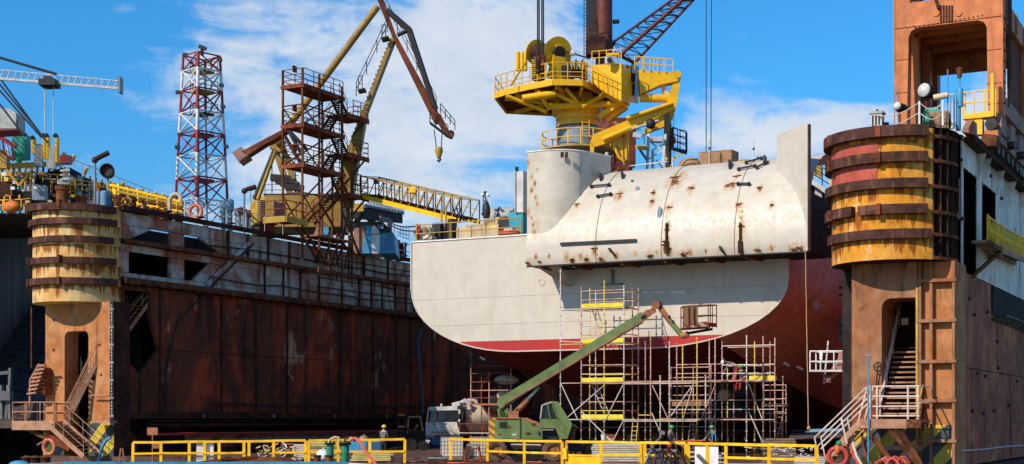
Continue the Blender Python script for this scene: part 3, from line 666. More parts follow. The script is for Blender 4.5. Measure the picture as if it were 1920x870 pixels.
# ================= ship =================
YS = 78.0
sh = T('ship_hull', 'white ship stern with red boot stripe standing in the dry dock', 'ship', (-35.8, YS, 0)); t = sh
SX0, SX1, SZ = PY(772, 500, YS).x, PY(1478, 500, YS).x, 13.2
ZK, ZW = 6.22, 6.87
xL = PY(985, 650, YS).x; xR = PY(1255, 640, YS).x
def corner(cx0, cz0, cx1, cz1, n=12):  # quarter ellipse from (cx0,cz0) vertical tangent to (cx1,cz1) horizontal tangent
    return [(cx1 + (cx0 - cx1) * cos(a), cz0 + (cz1 - cz0) * sin(a)) for a in [pi / 2 * i / n for i in range(n + 1)]]
zc = 2.2 + (HZP - 545) * 91.2 / FPX; zcr = 2.2 + (HZP - 525) * 80 / FPX
prof = corner(SX0, zc, PY(965, 650, YS).x, ZK)
prof += corner(SX1, zcr, PY(1215, 640, YS).x, ZK)[::-1]   # runs left to right along the bottom
prof = [(x, z) for x, z in prof]
# transom in two colours, split at the waterline
def clip(poly, z, keep_above):
    out = []
    for (x0, z0), (x1, z1) in zip(poly, poly[1:] + poly[:1]):
        in0 = (z0 >= z) == keep_above; in1 = (z1 >= z) == keep_above
        if in0: out.append((x0, z0))
        if in0 != in1: f = (z - z0) / (z1 - z0); out.append((x0 + (x1 - x0) * f, z))
    return out
poly = [(SX0, SZ)] + prof + [(SX1, SZ)]
up = clip(poly, ZW, True); lo = clip(poly, ZW, False)
# white transom in plates by strake
zs = [ZW, 7.9, 9.55, SZ]
for a, b in zip(zs, zs[1:]):
    pl = clip(clip(up, a + .012, True), b, False); xs_ = [-60, -42.6 + a * .3, -36.8 - a * .2, -29.6 + a * .25, 0]
    for x0, x1 in zip(xs_, xs_[1:]):
        q = clip(clip([(z, x) for x, z in pl], x0 + .004, True), x1, False)
        if len(q) > 2: t.mesh('transom_plate', MB().prism([(x, YS, z) for z, x in q], (0, .2, 0)), 'hull_white')
t.mesh('boot_stripe', MB().prism([(x, YS - .003, z) for x, z in lo], (0, .2, 0)), 'hull_red')
t.beam('edge_trim', (SX0 - .02, YS - .02, zc), (SX0 - .02, YS - .02, SZ), .08, .1, 'hull_white'); t.beam('rim', (SX0 - .03, YS - .02, SZ + .03), (-22, YS - .02, SZ + .03), .1, .08, 'white_paint')
mb = MB(); mb.tube([(x, YS - .01, z) for x, z in prof], .05, 5); t.mesh('rim', mb, 'hull_white')
# sides and underbody: the transom profile swept forward, bottom drooping to the keel
def station(y):
    f = min(1, max(0, (y - YS - .2) / 26)); drop = 4.9 * f ** .8
    pts = []
    for i, (x, z) in enumerate(prof):
        w = max(0, min(1, (8.2 - z) / 1.9)); pts.append(V((x, y, z - drop * w)))
    return [V((SX0, y, SZ + 1.5 * f))] + pts + [V((SX1, y, SZ + 1.5 * f))]
ysn = [YS + .2, YS + 2, YS + 5, YS + 9, YS + 14, YS + 20, YS + 27, YS + 40, YS + 60, YS + 80]
rows = [station(y) for y in ysn]
n = len(rows[0])
for nm, sel, mat in (('port_side', (0, 9), 'hull_white'), ('bottom', (8, n - 9), 'hull_bottom'), ('starboard_side', (n - 10, n), 'hull_side')):
    a, b = sel; t.mesh(nm, MB().grid([r[a:b] for r in rows]), mat)
t.mesh('deck', MB().add([(SX0, YS + .2, SZ - .02), (SX1, YS + .2, SZ - .02), (SX1, YS + 80, SZ + 1.4), (SX0, YS + 80, SZ + 1.4)], [(0, 1, 2, 3)]), 'deck_steel')
for px in (1485, 1500): pass
# hull openings and painted sun slits
for px, py, r_ in ((1015, 529, .17), (1290, 516, .17)):
    p = PY(px, py, YS - .012); mb = MB().lathe([(r_, -.02), (r_ + .04, -.02), (r_ + .04, .02), (r_, .02), (r_, -.02)], p, 20, (0, 1, 0)); t.mesh('port_ring', mb, 'hull_white')
for px, w_ in ((1209, .28), (1235, .6), (1270, .8)): p = PY(px, 548, YS - .012); t.box('sun_slit', p, (w_, .02, .11), 'white_paint')  # white bars painted as sunlight falling through gaps onto the shaded transom
p = PY(1148, 520, YS - .1); t.box('bracket', p, (.12, .2, .9), 'grey_blue'); t.rod('bracket', p + V((-.7, 0, -.4)), p + V((.7, 0, -.4)), .05, 'grey_blue')
# starboard bracket and stripe of anodes
p = PX(1530, 573, SX1 + .1); t.box('side_bracket', p, (.25, .5, .5), 'grey_paint'); t.rod('side_bracket', p, p + V((.1, 1.4, .05)), .05, 'grey_paint')
for px, py in ((925, 665), (905, 672), (958, 675), (1000, 677), (1335, 630), (1318, 652), (1375, 675), (1400, 655), (1290, 672), (1312, 655), (1500, 690), (1475, 683)):
    p = PY(px, py, YS + 5); t.box('anode', p, (.4, .12, .12), 'galv', (0, .5, 0))
# skeg and propeller in its ring
t.mesh('skeg', MB().prism([(-36.9, YS + 3, 5.6), (-36.9, YS + 34, 1.4), (-36.9, YS + 34, 4), (-36.9, YS + 12, 6.2)], (.8, 0, 0)), 'hull_bottom')
def thruster(cx, cz):
    c = V((cx, YS + 7, cz)); mb = MB().lathe([(1.55, -.7), (1.62, -.75), (1.75, -.4), (1.72, .5), (1.6, .7), (1.5, .2), (1.55, -.7)], c, 32, (0, 1, 0)); t.mesh('nozzle', mb, 'hull_bottom')
    t.mesh('hub_cap', MB().lathe([(0, -.9), (.2, -.88), (.36, -.7), (.38, .5)], c, 20, (0, 1, 0)), 'tan_tank')
    for k in range(4):
        a = k * pi / 2 + .5; d = V((cos(a), 0, sin(a))); s = V((-sin(a), 0, cos(a)))
        mb = MB(); rows2 = []
        for q, wd, tw in ((.3, .25, .6), (.7, .5, .45), (1.1, .62, .3), (1.42, .45, .2)):
            e = (s * cos(tw) + V((0, 1, 0)) * sin(tw)) * wd; rows2.append([c + d * q - e + V((0, .02, 0)), c + d * q + V((0, -.06, 0)), c + d * q + e])
        mb.grid(rows2); t.mesh('blade', mb, 'black_steel')
    t.mesh('leg', MB().prism([c + V((-.4, .4, 1.6)), c + V((.4, .4, 1.6)), c + V((.6, .4, 3.2)), c + V((-.6, .4, 3.2))], (0, 1.4, 0)), 'hull_bottom')
pt = PY(1363, 742, YS + 7); thruster(pt.x, pt.z)
pt2 = PY(950, 742, YS + 7); thruster(pt2.x, pt2.z)

# ---- white hull block hung over the transom
YF, YB = 75.0, 80.0
bl = T('hull_block', 'large cream white curved hull section with rust spots hung over the stern', 'hull section', (-30, YF, 10.98)); t = bl
BX0, BX1, BZ, BTOP = -38.15, -21.55, 10.98, 16.85
def prof_pt(a): return (YB - 5.0 * cos(a), 11.5 + (BTOP - 11.5) * sin(a))
pr = [(75.12, BZ), (75.03, BZ + .25)] + [prof_pt(pi / 2 * i / 22) for i in range(23)] + [(82.5, BTOP - .1)]
bx = [BX0, PY(1130, 400, 76).x + .0, PY(1252, 400, 76).x, PY(1388, 400, 76).x, BX1]
for a, b in zip(bx, bx[1:]):
    t.mesh('shell_plate', MB().grid([[V((a + .02, y, z)) for y, z in pr], [V((b - .02, y, z)) for y, z in pr]]), 'block_white')
for x in bx[1:-1]:
    mb = MB(); mb.tube([V((x, y + .03, z)) for y, z in pr], .035, 5); t.mesh('weld_seam', mb, 'rust' if x > bx[1] else 'black_steel')
t.span('lower_edge', (BX0, 75.06, BZ - .05), (BX1, 75.3, BZ + .02), 'black_steel')
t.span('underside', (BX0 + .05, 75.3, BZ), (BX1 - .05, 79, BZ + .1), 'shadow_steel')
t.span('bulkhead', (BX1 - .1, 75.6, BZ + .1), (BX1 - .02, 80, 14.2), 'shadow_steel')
# column at the left
cc = V((BX0, 79.42, 0)); Rc = 4.25; ctop = 17.62
seg = [V((BX0, 75.17, 0))] + [V((-37.0 + 2.0 * sin(a), 77.17 - 2.0 * cos(a), 0)) for a in [radians(72 * i / 20) for i in range(21)]]
seg += [seg[-1] + V((.309, .951, 0)) * k for k in (.8, 1.6, 2.26)]
t.mesh('column_plate', MB().grid([[p + V((0, 0, z)) for p in seg] for z in (12.0, 13, 15.2, ctop)]), 'block_white')
t.mesh('column_plate', MB().grid([[V((BX0, y, z)) for y in (75.2, 78, 82)] for z in (12.6, ctop)]), 'block_white')
t.mesh('column_rim', MB().tube([p + V((0, 0, ctop)) for p in seg], .05, 5), 'white_paint')
t.mesh('column_top', MB().add([p + V((0, 0, ctop - .25)) for p in seg] + [V((BX0, 82, ctop - .25))], [tuple(range(len(seg) + 1))]), 'deck_steel')
t.mesh('weld_seam', MB().tube([seg[18] + V((0, -.02, z)) for z in (15.0, 16, ctop)], .03, 5), 'grey_blue')
# fin at the right
fp = [(-21.5, 74.95), (-23.75, 76.85), (-23.7, 77.1), (-21.4, 75.25)]
t.mesh('fin', MB().prism([(x, y, BZ + .02) for x, y in fp], (0, 0, 17.62 - BZ)), 'block_white')
t.rod('fin_edge', (-21.45, 75.1, BZ), (-21.45, 75.1, 17.66), .07, 'rust_dark', 6)
# struts under the block
for x in (-36.2, -34.2, -31.2, -28.6, -26.2, -24.0): t.beam('strut', (x - 1.0, 75.2, BZ - .1), (x - .45, 76.5, BZ - .16), .2, .2, 'rust')
t.mesh('knee', MB().prism([(-37.6, 75.4, BZ - .05), (-36.4, 75.4, BZ - .05), (-36.9, 77.9, BZ - 1.0)], (.3, 0, 0)), 'hull_white')
# ================= yellow pedestal crane on the ship =================
DC = 93.0
pc = T('pedestal_crane', 'bright yellow ship crane with folded jib on a grey blue pedestal', 'crane', PD(1083, 300, DC)); t = pc
base = PD(1083, 0, DC); bx_, by_ = base.x, base.y
def zC(py, d=DC): return EYE + (HZP - py) * d / FPX
c0 = V((bx_, by_, 0)); YC = 'yellow_crane'
t.mesh('pedestal', MB().lathe([(1.34, 13.2), (1.34, zC(241))], c0, 32), 'grey_blue')
t.mesh('collar', MB().lathe([(1.34, zC(241)), (1.36, zC(241)), (1.36, zC(239)), (1.34, zC(239))], c0, 32), 'black_steel')
t.mesh('slew_ring', MB().lathe([(1.30, zC(239)), (1.38, zC(239)), (1.38, zC(231)), (1.30, zC(230)), (1.30, zC(226)), (1.40, zC(226)), (1.40, zC(216)), (1.2, zC(214))], c0, 32), YC)
t.mesh('slew_base', MB().lathe([(1.1, zC(218)), (1.62, zC(216)), (1.62, zC(203)), (1.1, zC(201)), (1.0, zC(180)), (1.2, zC(160))], c0, 28), YC)
# platform outline (seen from below), pixel corners with their depth
zP = zC(152.5, 89.75)
def PP(px, py): return PD(px, py, (zP - EYE) * FPX / (HZP - py))
pl = [PP(928, 177), PP(950, 170), PP(993, 160), PP(1037, 151.5), PP(1092, 152.6), PP(1139, 177), PP(1165, 191), PD(1160, 150, 98), PD(1060, 150, 99), PD(950, 150, 98)]
for p in pl: p.z = zP
ctr = sum(pl, V()) / len(pl)
t.mesh('platform_floor', MB().prism([p + V((0, 0, -.10)) for p in pl], (0, 0, .08)), 'rust')
for a, b in zip(pl, pl[1:] + pl[:1]):
    t.beam('edge_beam', a + V((0, 0, -.08)), b + V((0, 0, -.08)), .12, .38, YC)
rail_run(t, pl[:7], 1.15, YC, .03, step=.75, rails=(1, .5, .25)); rail_run(t, pl[7:] + [pl[0]], 1.1, YC, .03, step=1.2)
top = c0 + V((0, 0, zC(205)))
for k, p in enumerate(pl):
    q = lerp(p, V((bx_, by_, zP)), .12) + V((0, 0, -.3)); t.beam('floor_beam', q, V((bx_, by_, zP - .3)), .16, .24, YC)
    if k in (0, 2, 3, 4, 5, 6): e = lerp(p, V((bx_, by_, zP)), .30) + V((0, 0, -.35)); t.beam('under_brace', e, lerp(top, e, .18), .14, .16, YC)
for a, b in (((980, 185), (1060, 172)), ((1040, 175), (1092, 200)), ((1092, 200), (1150, 168)), ((950, 180), (1025, 210)), ((1010, 170), (1030, 205)), ((1130, 172), (1175, 198)), ((1060, 165), (1090, 200))):
    t.rod('pipe_brace', PD(a[0], a[1], 90.6), PD(b[0], b[1], 91.4), .13, YC)
t.rod('cross_pipe', PD(980, 184, 90.5), PD(1042, 175, 90.3), .22, YC, 12); t.rod('cross_pipe', PD(1030, 200, 91.2), PD(1180, 193, 91.5), .2, YC, 12)
t.beam('knee_plate', PD(1125, 220, 92), PD(1160, 195, 91.5), .5, .35, YC); t.beam('knee_plate', PD(1140, 225, 92.2), PD(1175, 200, 91.8), .4, .3, YC)
for i in range(9): p = PD(1092, 250 - i * 7, 91.3); t.beam('ladder_rung', p, PD(1105, 250 - i * 7, 91.3), .03, .03, YC)
for px in (1092, 1105): t.rod('ladder_rail', PD(px, 255, 91.3), PD(px, 185, 91.3), .03, YC, 6)
# walkway ring round the pedestal
ring = [c0 + V((2.3 * sin(a), -2.3 * cos(a), zC(283))) for a in [radians(-150 + 20 * i) for i in range(16)]]
rail_run(t, ring, 1.05, 'yellow_rail', .03, step=.9)
mb = MB(); mb.lathe([(1.3, zC(283) - .08), (2.35, zC(283) - .08), (2.35, zC(283)), (1.3, zC(283))], c0, 28); t.mesh('walkway', mb, 'yellow_old')
# winch
A, B = PD(1046, 99, 91.2), PD(1006, 98, 93.4); ax = (B - A).normalized()
def disc(c, r, th, mat, nm): t.mesh(nm, MB().lathe([(0.1, -th), (r, -th), (r, th), (.1, th)], c, 30, ax), mat)
disc(A, 1.0, .05, YC, 'drum_flange'); disc(B, .80, .05, YC, 'drum_flange'); t.rod('winch_drum', A, B, .55, 'rust_dark', 20); t.rod('drum_hub', A - ax * .25, A, .42, 'black_steel', 16)
t.mesh('winch_frame', MB().prism([A + V((0, 0, -1.7)) + ax.cross(ZUP) * .9, A + V((0, 0, -1.7)) - ax.cross(ZUP) * .9, A + V((0, 0, .5)) - ax.cross(ZUP) * .2, A + V((0, 0, .5)) + ax.cross(ZUP) * .2], ax * -.2), YC)
for px, w_, h_, m in ((1062, 1.0, .7, 'black_steel'), (1080, .7, .55, 'rust_dark'), (1095, .5, .8, 'black_steel')): t.box('winch_motor', PD(px, 136, 91.5), (w_, .8, h_), m, (0, 0, TH))
for px in (971, 979, 985): t.rod('oil_cylinder', PD(px, 133, 92.5), PD(px, 98, 92.5), .13, YC, 12)
t.rod('ribbed_cover', PD(1010, 150, 91.3), PD(1010, 108, 91.3), .45, 'black_steel', 14)
for i in range(9):
    y = 112 + i * 4; t.beam('drum_ring', PD(996, y + 1, 90.7), PD(1026, y, 90.7), .05, .05, YC)
for i in range(9):
    px = 1068 + i * 4; t.rod('hose', PD(px, 112 + (i % 3) * 2, 90.9), PD(px + random.uniform(-3, 3), 130, 90.9), .06, 'yellow_old' if i % 3 else 'black_steel', 6)
t.rod('lamp_arm', PD(1060, 96, 91), PD(1100, 108, 91), .05, 'black_steel'); t.rod('flood_lamp', PD(1070, 97, 91), PD(1078, 102, 91), .16, 'pale_grey', 10)
for a, b in ((958, 985), (1040, 1048)): t.beam('cable_guide', PD(a, 160, 91), PD(b, 118, 91.6), .07, .12, YC)
# cab
cf = MB().prism([PD(1108, 122, 90.5), PD(1165, 119, 89.2), PD(1165, 190, 89.2), PD(1139, 176, 89.9), PD(1126, 168, 90.2), PD(1108, 150, 90.5)], PD(1197, 126, 92.5) - PD(1165, 119, 89.2))
cbody = t.mesh('cab_body', cf, YC)
fr = PD(1165, 119, 89.2); bk = fr + (PD(1197, 126, 92.5) - PD(1165, 119, 89.2)); sd = bk - fr
nrm = sd.cross(ZUP).normalized() * .03
def cabp(u, v): return fr + sd * u + V((0, 0, v - fr.z)) + nrm
wn = t.mesh('cab_window', MB().prism([cabp(.55, zC(128, 91)), cabp(.98, zC(132, 91)), cabp(.98, zC(192, 92)), cabp(.62, zC(188, 91)), cabp(.62, zC(165, 91)), cabp(.55, zC(160, 91))], nrm), 'glass_dark', parent=cbody)
for v in (145, 166): t.beam('window_bar', cabp(.55, zC(v, 91)) + nrm, cabp(.98, zC(v + 1, 92)) + nrm, .05, .06, YC, parent=cbody)
for v, u in ((128, .15), (128, .35), (160, .2)): t.box('warning_plate', cabp(u, zC(v + 8, 91)), (.25, .03, .2), 'white_paint' if u != .35 else 'black_steel', (0, 0, atan2(sd.y, sd.x)), parent=cbody)
rail_run(t, [PD(1110, 122, 90.5), PD(1165, 118, 89.3)], .85, YC, .03, step=.6)
for px in (1098, 1110, 1120, 1131, 1142, 1152): t.rod('rail_post', PD(px, 150 + (px - 1098) * .62, 90 - (px - 1098) * .015), PD(px, 116 + (px - 1098) * .62, 90 - (px - 1098) * .015), .03, YC, 6)
for k in (0, 12): t.rod('handrail', PD(1095, 114 + k, 90), PD(1166, 158 + k, 89.1), .03, YC, 6)
ac = t.box('air_conditioner', PD(1145, 113, 89.2), (.62, .4, .46), 'pale_grey', (0, 0, TH + .3)); t.rod('fan', PD(1143, 113, 88.95), PD(1143, 113, 88.90), .17, 'black_steel', 14)
t.beam('roof_plate', PD(1137, 105, 89.8), PD(1160, 104, 89.8), .9, .15, YC)
# boom and knuckle
bd = V((-sin(TH), cos(TH), 0)) * .9
t.mesh('boom', MB().prism([PD(1198, 131, 91), PD(1272, 136, 91), PD(1277, 143, 91), PD(1270, 152, 91), PD(1240, 158, 91), PD(1200, 176, 91)], bd), YC)
rail_run(t, [PD(1190, 131, 90.9), PD(1262, 136, 90.9)], .8, YC, .03, step=.45); rail_run(t, [PD(1190, 129, 91.8), PD(1262, 135, 91.8)], .8, YC, .03, step=.6)
t.rod('luffing_cylinder', PD(1200, 184, 91.4), PD(1262, 185, 91.4), .26, YC, 14); t.rod('cylinder_rod', PD(1240, 160, 91.4), PD(1262, 190, 91.4), .12, 'galv', 10)
t.mesh('knuckle_arm', MB().prism([PD(1264, 150, 91.1), PD(1277, 142, 91.1), PD(1270, 190, 91.1), PD(1262, 222, 91.1), PD(1250, 214, 91.1), PD(1252, 186, 91.1)], bd * .8), YC)
t.mesh('knuckle_arm', MB().prism([PD(1240, 158, 91.3), PD(1246, 156, 91.3), PD(1258, 190, 91.3), PD(1250, 194, 91.3)], bd * .5), YC)
t.rod('knuckle_pin', PD(1270, 139, 90.9), PD(1270, 139, 92.1), .24, YC, 16)
t.mesh('jib', MB().prism([PD(1262, 193, 90.6), PD(1266, 204, 90.6), PD(1222, 226, 90.6), PD(1140, 268, 90.6), PD(1112, 276, 90.6), PD(1106, 268, 90.6), PD(1112, 252, 90.6), PD(1175, 226, 90.6)], bd * .7), YC)
t.mesh('jib_box', MB().prism([PD(1222, 222, 90.8), PD(1262, 204, 90.8), PD(1258, 232, 90.8), PD(1238, 240, 90.8), PD(1205, 252, 90.8)], bd * .6), YC)
t.mesh('jib_tip', MB().prism([PD(1106, 268, 90.6), PD(1113, 268, 90.6), PD(1114, 285, 90.6), PD(1107, 285, 90.6)], bd * .6), YC)
t.rod('jib_cylinder', PD(1130, 262, 90.3), PD(1182, 240, 90.3), .17, YC, 12); t.rod('cylinder_rod', PD(1172, 246, 90.25), PD(1235, 226, 90.25), .08, 'galv', 8)
t.rod('jib_cylinder', PD(1175, 222, 90.4), PD(1262, 193, 90.4), .13, YC, 12)
mb = MB(); mb.tube([PD(px, py, 90.7) for px, py in ((1152, 258), (1152, 275), (1160, 294), (1168, 301), (1176, 300), (1177, 280), (1177, 250))], .1, 6); t.mesh('hook_bracket', mb, YC)
t.mesh('hook_plate', MB().prism([PD(1154, 262, 90.8), PD(1182, 248, 90.8), PD(1178, 296, 90.8), PD(1168, 298, 90.8)], bd * .4), YC)
t.rod('hose', PD(1169, 252, 90.4), PD(1170, 300, 90.4), .05, 'black_steel')
t.ball('sheave', PD(1220, 232, 90.3), .32, 'black_steel'); t.mesh('sheave_block', MB().prism([PD(1246, 216, 90.5), PD(1256, 212, 90.5), PD(1254, 246, 90.5), PD(1246, 250, 90.5)], bd * .5), 'black_steel')
t.box('flood_lamp', PD(1194, 254, 90.2), (.5, .3, .3), 'pale_grey', (0, .2, TH))
# hoist rope and hook, hanging from above
hk = T('hoist_rope', 'black hoist wires with twin hook blocks in front of the yellow winch', 'hoist', PD(1012, 130, 90.4)); t = hk
for px in (1008, 1011, 1016, 1019): t.rod('wire', PD(px, 128, 90.4), PD(px, -160, 90.4), .045, 'cable_black', 6)
t.rod('hook_block', PD(1010, 106, 90.35), PD(1010, 130, 90.35), .2, 'rust_dark', 12); t.rod('hook_block', PD(1018, 104, 90.35), PD(1018, 126, 90.35), .17, 'rust_red', 12)
t.ball('hook', PD(1009, 134, 90.3), .17, 'black_steel'); t.ball('hook', PD(1017, 131, 90.3), .15, 'black_steel')

# ================= rusty mast with lattice jib behind the yellow crane =================
mc = T('mast_crane', 'dark red brown mast crane with lattice jib behind the yellow ship crane', 'crane', PD(1130, 320, 106)); t = mc
D = 106
def P(px, py, d=D): return PD(px, py, d)
t.rod('mast', P(1132, -40), P(1133, 250), .62, 'mast_dark', 20)
t.beam('mast_post', P(1104, -40), P(1104, 110), .12, .3, 'mast_dark'); t.beam('mast_post', P(1118, -40), P(1118, 95, 105.6), .2, .3, 'rust_dark')
t.box('machine_box', P(1117, 88, 105.4), (1.4, 1.0, 1.3), 'rust_dark', (0, 0, TH)); t.box('mast_back', P(1112, 40, 105.9), (1.0, .4, 5.0), 'black_steel', (0, 0, TH))
rail_run(t, [P(1104, 76, 105), P(1130, 74, 105)], 1., 'rust', .03, step=.5)
for i in range(18): t.rod('ladder_rung', P(1095, -20 + i * 7), P(1101, -20 + i * 7), .02, 'black_steel', 5)
for px in (1095, 1101): t.rod('ladder_rail', P(px, -40), P(px, 112), .03, 'black_steel', 6)
for i in range(12): t.rod('ladder_rung', P(1105, -5 + i * 6, 105.8), P(1112, -5 + i * 6, 105.8), .02, 'rust', 5)
t.rod('lamp', P(1149, 41), P(1161, 40), .16, 'black_steel', 8)
ch = [(P(1150, 79), P(1275, -11)), (P(1163, 103, 105.2), P(1292, -11, 105.2)), (P(1190, 118, 106.6), P(1314, -15, 106.6))]
for a, b in ch: t.rod('chord', a, b, .10 if a is not ch[1][0] else .15, 'mast_dark', 8)
for i in range(9):
    f, g = i / 9, (i + 1) / 9
    for k, l in ((0, 1), (1, 2), (0, 2)):
        a0, a1 = ch[k]; b0, b1 = ch[l]; t.rod('lacing', lerp(a0, a1, f), lerp(b0, b1, g), .032, 'rust_dark', 5); t.rod('lacing', lerp(b0, b1, f), lerp(a0, a1, f), .03, 'rust_dark', 5)
t.rod('jib_foot', P(1190, 118, 106.6), P(1150, 98), .14, 'mast_dark'); t.rod('jib_foot', P(1150, 79), P(1142, 100), .14, 'mast_dark')
t.box('lower_box', P(1166, 268, 105), (1.9, 1.2, 3.4), 'mast_dark', (0, 0, TH)); t.beam('mast_post', P(1140, 215, 104.6), P(1140, 330, 104.6), .25, .25, 'mast_dark'); t.beam('mast_post', P(1150, 225, 104.4), P(1150, 330, 104.4), .16, .2, 'rust_red')
for i in range(9): t.beam('ladder_rung', P(1136, 240 + i * 9, 104.2), P(1152, 240 + i * 9, 104.2), .05, .05, 'rust_dark')
t.beam('mast_brace', P(1152, 228, 104.2), P(1165, 248, 104.2), .2, .2, 'orange_rust'); t.rod('mast', P(1140, 235, 105.6), P(1140, 340, 105.6), .6, 'mast_dark', 16)
for px, k in ((1324, 0), (1333, 1)):
    q = T('hanging_cable', 'thin dark crane cable hanging over the hull block, ' + ('left' if not k else 'right') + ' of the pair', 'cable', PD(px, 290, 92), group='cables hanging over the hull block'); q.rod('wire', PD(px, 300, 92), PD(px + k, -160, 92), .03, 'cable_black', 5)

# ================= small white lattice stand with yellow platforms =================
st = T('lattice_stand', 'white lattice stand with small yellow railed platforms beside the folded jib', 'stand', PD(1220, 325, 94)); t = st
D = 94
for (a, b) in (((1213, 325), (1218, 212)), ((1240, 325), (1248, 250)), ((1224, 325), (1224, 282)), ((1262, 325), (1250, 250))): t.beam('post', P(*a), P(*b), .16, .16, 'white_paint')
for a, b in (((1213, 318), (1240, 318)), ((1222, 282), (1248, 268)), ((1214, 300), (1240, 283)), ((1230, 300), (1250, 322)), ((1218, 258), (1244, 262)), ((1222, 268), (1244, 285))): t.beam('brace', P(*a), P(*b), .1, .1, 'white_paint')
t.beam('top_box', P(1220, 262), P(1242, 262), .7, .35, 'pale_grey')
t.mesh('platform', MB().prism([P(1190, 271), P(1210, 271), P(1218, 276, 95), P(1200, 276, 95)], (0, 0, -.2)), 'yellow_rail'); t.beam('bracket', P(1197, 277), P(1213, 300), .1, .16, 'grey_blue')
rail_run(t, [P(1192, 271), P(1208, 271)], 1.1, 'yellow_rail', .03, step=.5)
pb = [P(1250, 275), P(1262, 275, 93), P(1288, 286, 93.5), P(1286, 281, 96), P(1255, 274, 97)]
t.mesh('platform', MB().prism(pb, (0, 0, -.15)), 'black_steel'); rail_run(t, pb + [pb[0]], 1.25, 'black_steel', .03, step=.7, rails=(1, .66, .33))
t.beam('bracket', P(1280, 287), P(1256, 302), .12, .12, 'yellow_rail'); t.rod('mast', P(1254, 325), P(1254, 205), .2, 'black_steel', 8)
for px, m in ((1248, 'yellow_old'), (1258, 'yellow_rail')): t.rod('pipe', P(px, 320), P(px, 240), .05, m)
t.ball('valve', P(1256, 312), .18, 'yellow_rail'); t.ball('valve', P(1252, 298), .16, 'yellow_rail')
t.rod('hook_wire', P(1263.5, 330), P(1263.5, 205), .02, 'cable_black', 5); t.ball('hook_ball', P(1264, 263, 93.8), (.12, .12, .26), 'red_paint')

# ================= luffing portal crane far left of centre =================
lu = T('luffing_crane', 'big yellow and rust red luffing harbour crane rising behind the left dock wall', 'crane', PD(560, 560, 152)); t = lu; D = 152
bd = V((-sin(TH), cos(TH), 0))
YL, RL = 'luffer_yellow', 'luffer_red'
hs_ = t.mesh('house', MB().prism([P(497, 425), P(497, 366), P(640, 366), P(640, 425)], bd * 5), YL)
t.mesh('house_end', MB().prism([P(467, 425, 155), P(470, 378, 155), P(497, 366, 151.8), P(497, 425, 151.8)], bd * 2), 'yellow_old')
for i in range(24):
    px = 500 + i * 6; t.beam('cladding_rib', P(px, 424, 151.95), P(px, 368, 151.95), .12, .12, YL if i < 9 or i > 12 else 'blue_grey')
t.mesh('roof', MB().prism([P(494, 366, 151.5), P(642, 366, 151.5), P(642, 363, 151.5), P(494, 363, 151.5)], bd * 6), 'black_steel', parent=hs_)
t.box('window', P(520, 395, 151.8), (1.3, .2, .95), 'glass_dark', (0, 0, TH), parent=hs_); t.box('window', P(531, 395, 151.8), (.6, .2, .95), 'glass_dark', (0, 0, TH), parent=hs_)
for i in range(11): t.beam('louvre', P(484, 375 + i * 4.0, 152.6), P(497, 377 + i * 4.0, 151.5), .12, .12, 'black_steel')
t.mesh('house_panel', MB().prism([P(543, 425, 151.9), P(543, 368, 151.9), P(556, 368, 151.9), P(556, 425, 151.9)], bd * .05), 'blue_grey')
rail_run(t, [P(470, 378, 154.8), P(497, 366, 151.6), P(560, 366, 151.6)], 1.1, 'black_steel', .03, step=1.5)
for (a, b) in (((517, 282), (545, 366)), ((527, 268), (560, 366))): t.beam('a_frame_leg', P(*a, 152.5), P(*b, 152.5), .75, .6, YL)
t.box('a_frame_head', P(521, 272, 152), (1.2, 1.2, 1.3), YL, (0, 0.4, TH)); t.ball('pin', P(523, 266, 151.2), .45, YL)
for dx in (0, 6): t.rod('stay', P(514 + dx * .3, 283), P(477 + dx, 374), .17, 'yellow_old' if dx else 'black_steel')
t.mesh('counterweight_arm', MB().prism([P(452, 284), P(538, 238), P(540, 243), P(514, 262), P(500, 268), P(464, 291)], bd * 1.2), RL)
t.mesh('counterweight', MB().prism([P(435, 286), P(452, 275), P(465, 291), P(447, 303)], bd * 2), 'gantry_pink')
t.rod('tie_rod', P(538, 241), P(708, 12), .26, YL, 12)
for a, b in (((540, 243), (566, 290)), ((540, 243), (575, 280)), ((534, 255), (575, 325))): t.rod('stay', P(*a), P(*b), .14, 'black_steel')
t.mesh('boom', MB().prism([P(636, 385), P(630, 345), P(645, 295), P(733, 70), P(741, 68), P(688, 206), P(668, 320), P(660, 385)], bd * 1.3), YL)
for i in range(26): p = lerp(P(650, 282, 151.8), P(731, 74, 151.8), i / 25); t.ball('boom_bolt', p, .1, 'rust_dark')
rail_run(t, [P(668, 180), P(726, 60)], 1.0, 'black_steel', .03, step=2); 
for (x, y) in ((672, 172), (716, 75)):
    t.beam('platform', P(x, y), P(x + 14, y - 3), 1.2, .1, 'black_steel'); rail_run(t, [P(x, y), P(x + 7, y - 1.5)], 1.1, 'black_steel', .03, step=.7)
t.mesh('jib', MB().prism([P(700, -20), P(712, -20), P(742, 64), P(825, 216), P(830, 228), P(814, 228), P(737, 72), P(733, 62)], bd * 1.0), RL)
t.mesh('jib_head', MB().prism([P(814, 216), P(826, 213), P(842, 246), P(850, 252), P(846, 258), P(834, 252)], bd * .8), RL)
for a, b in (((726, 18), (769, 55)), ((769, 55), (818, 205)), ((727, 22), (768, 60)), ((766, 60), (814, 200)), ((745, 66), (769, 55))): t.rod('back_tie', P(*a), P(*b), .16, 'black_steel')
rail_run(t, [P(715, 5), P(745, 62), P(818, 204)], .9, 'black_steel', .025, step=1.4)
hp = [P(806, 230), P(840, 256)]; t.beam('head_platform', *hp, .9, .08, 'black_steel'); rail_run(t, hp, .8, 'black_steel', .03, step=.6); rail_run(t, [P(826, 212), P(853, 244)], .7, 'black_steel', .03, step=.6)
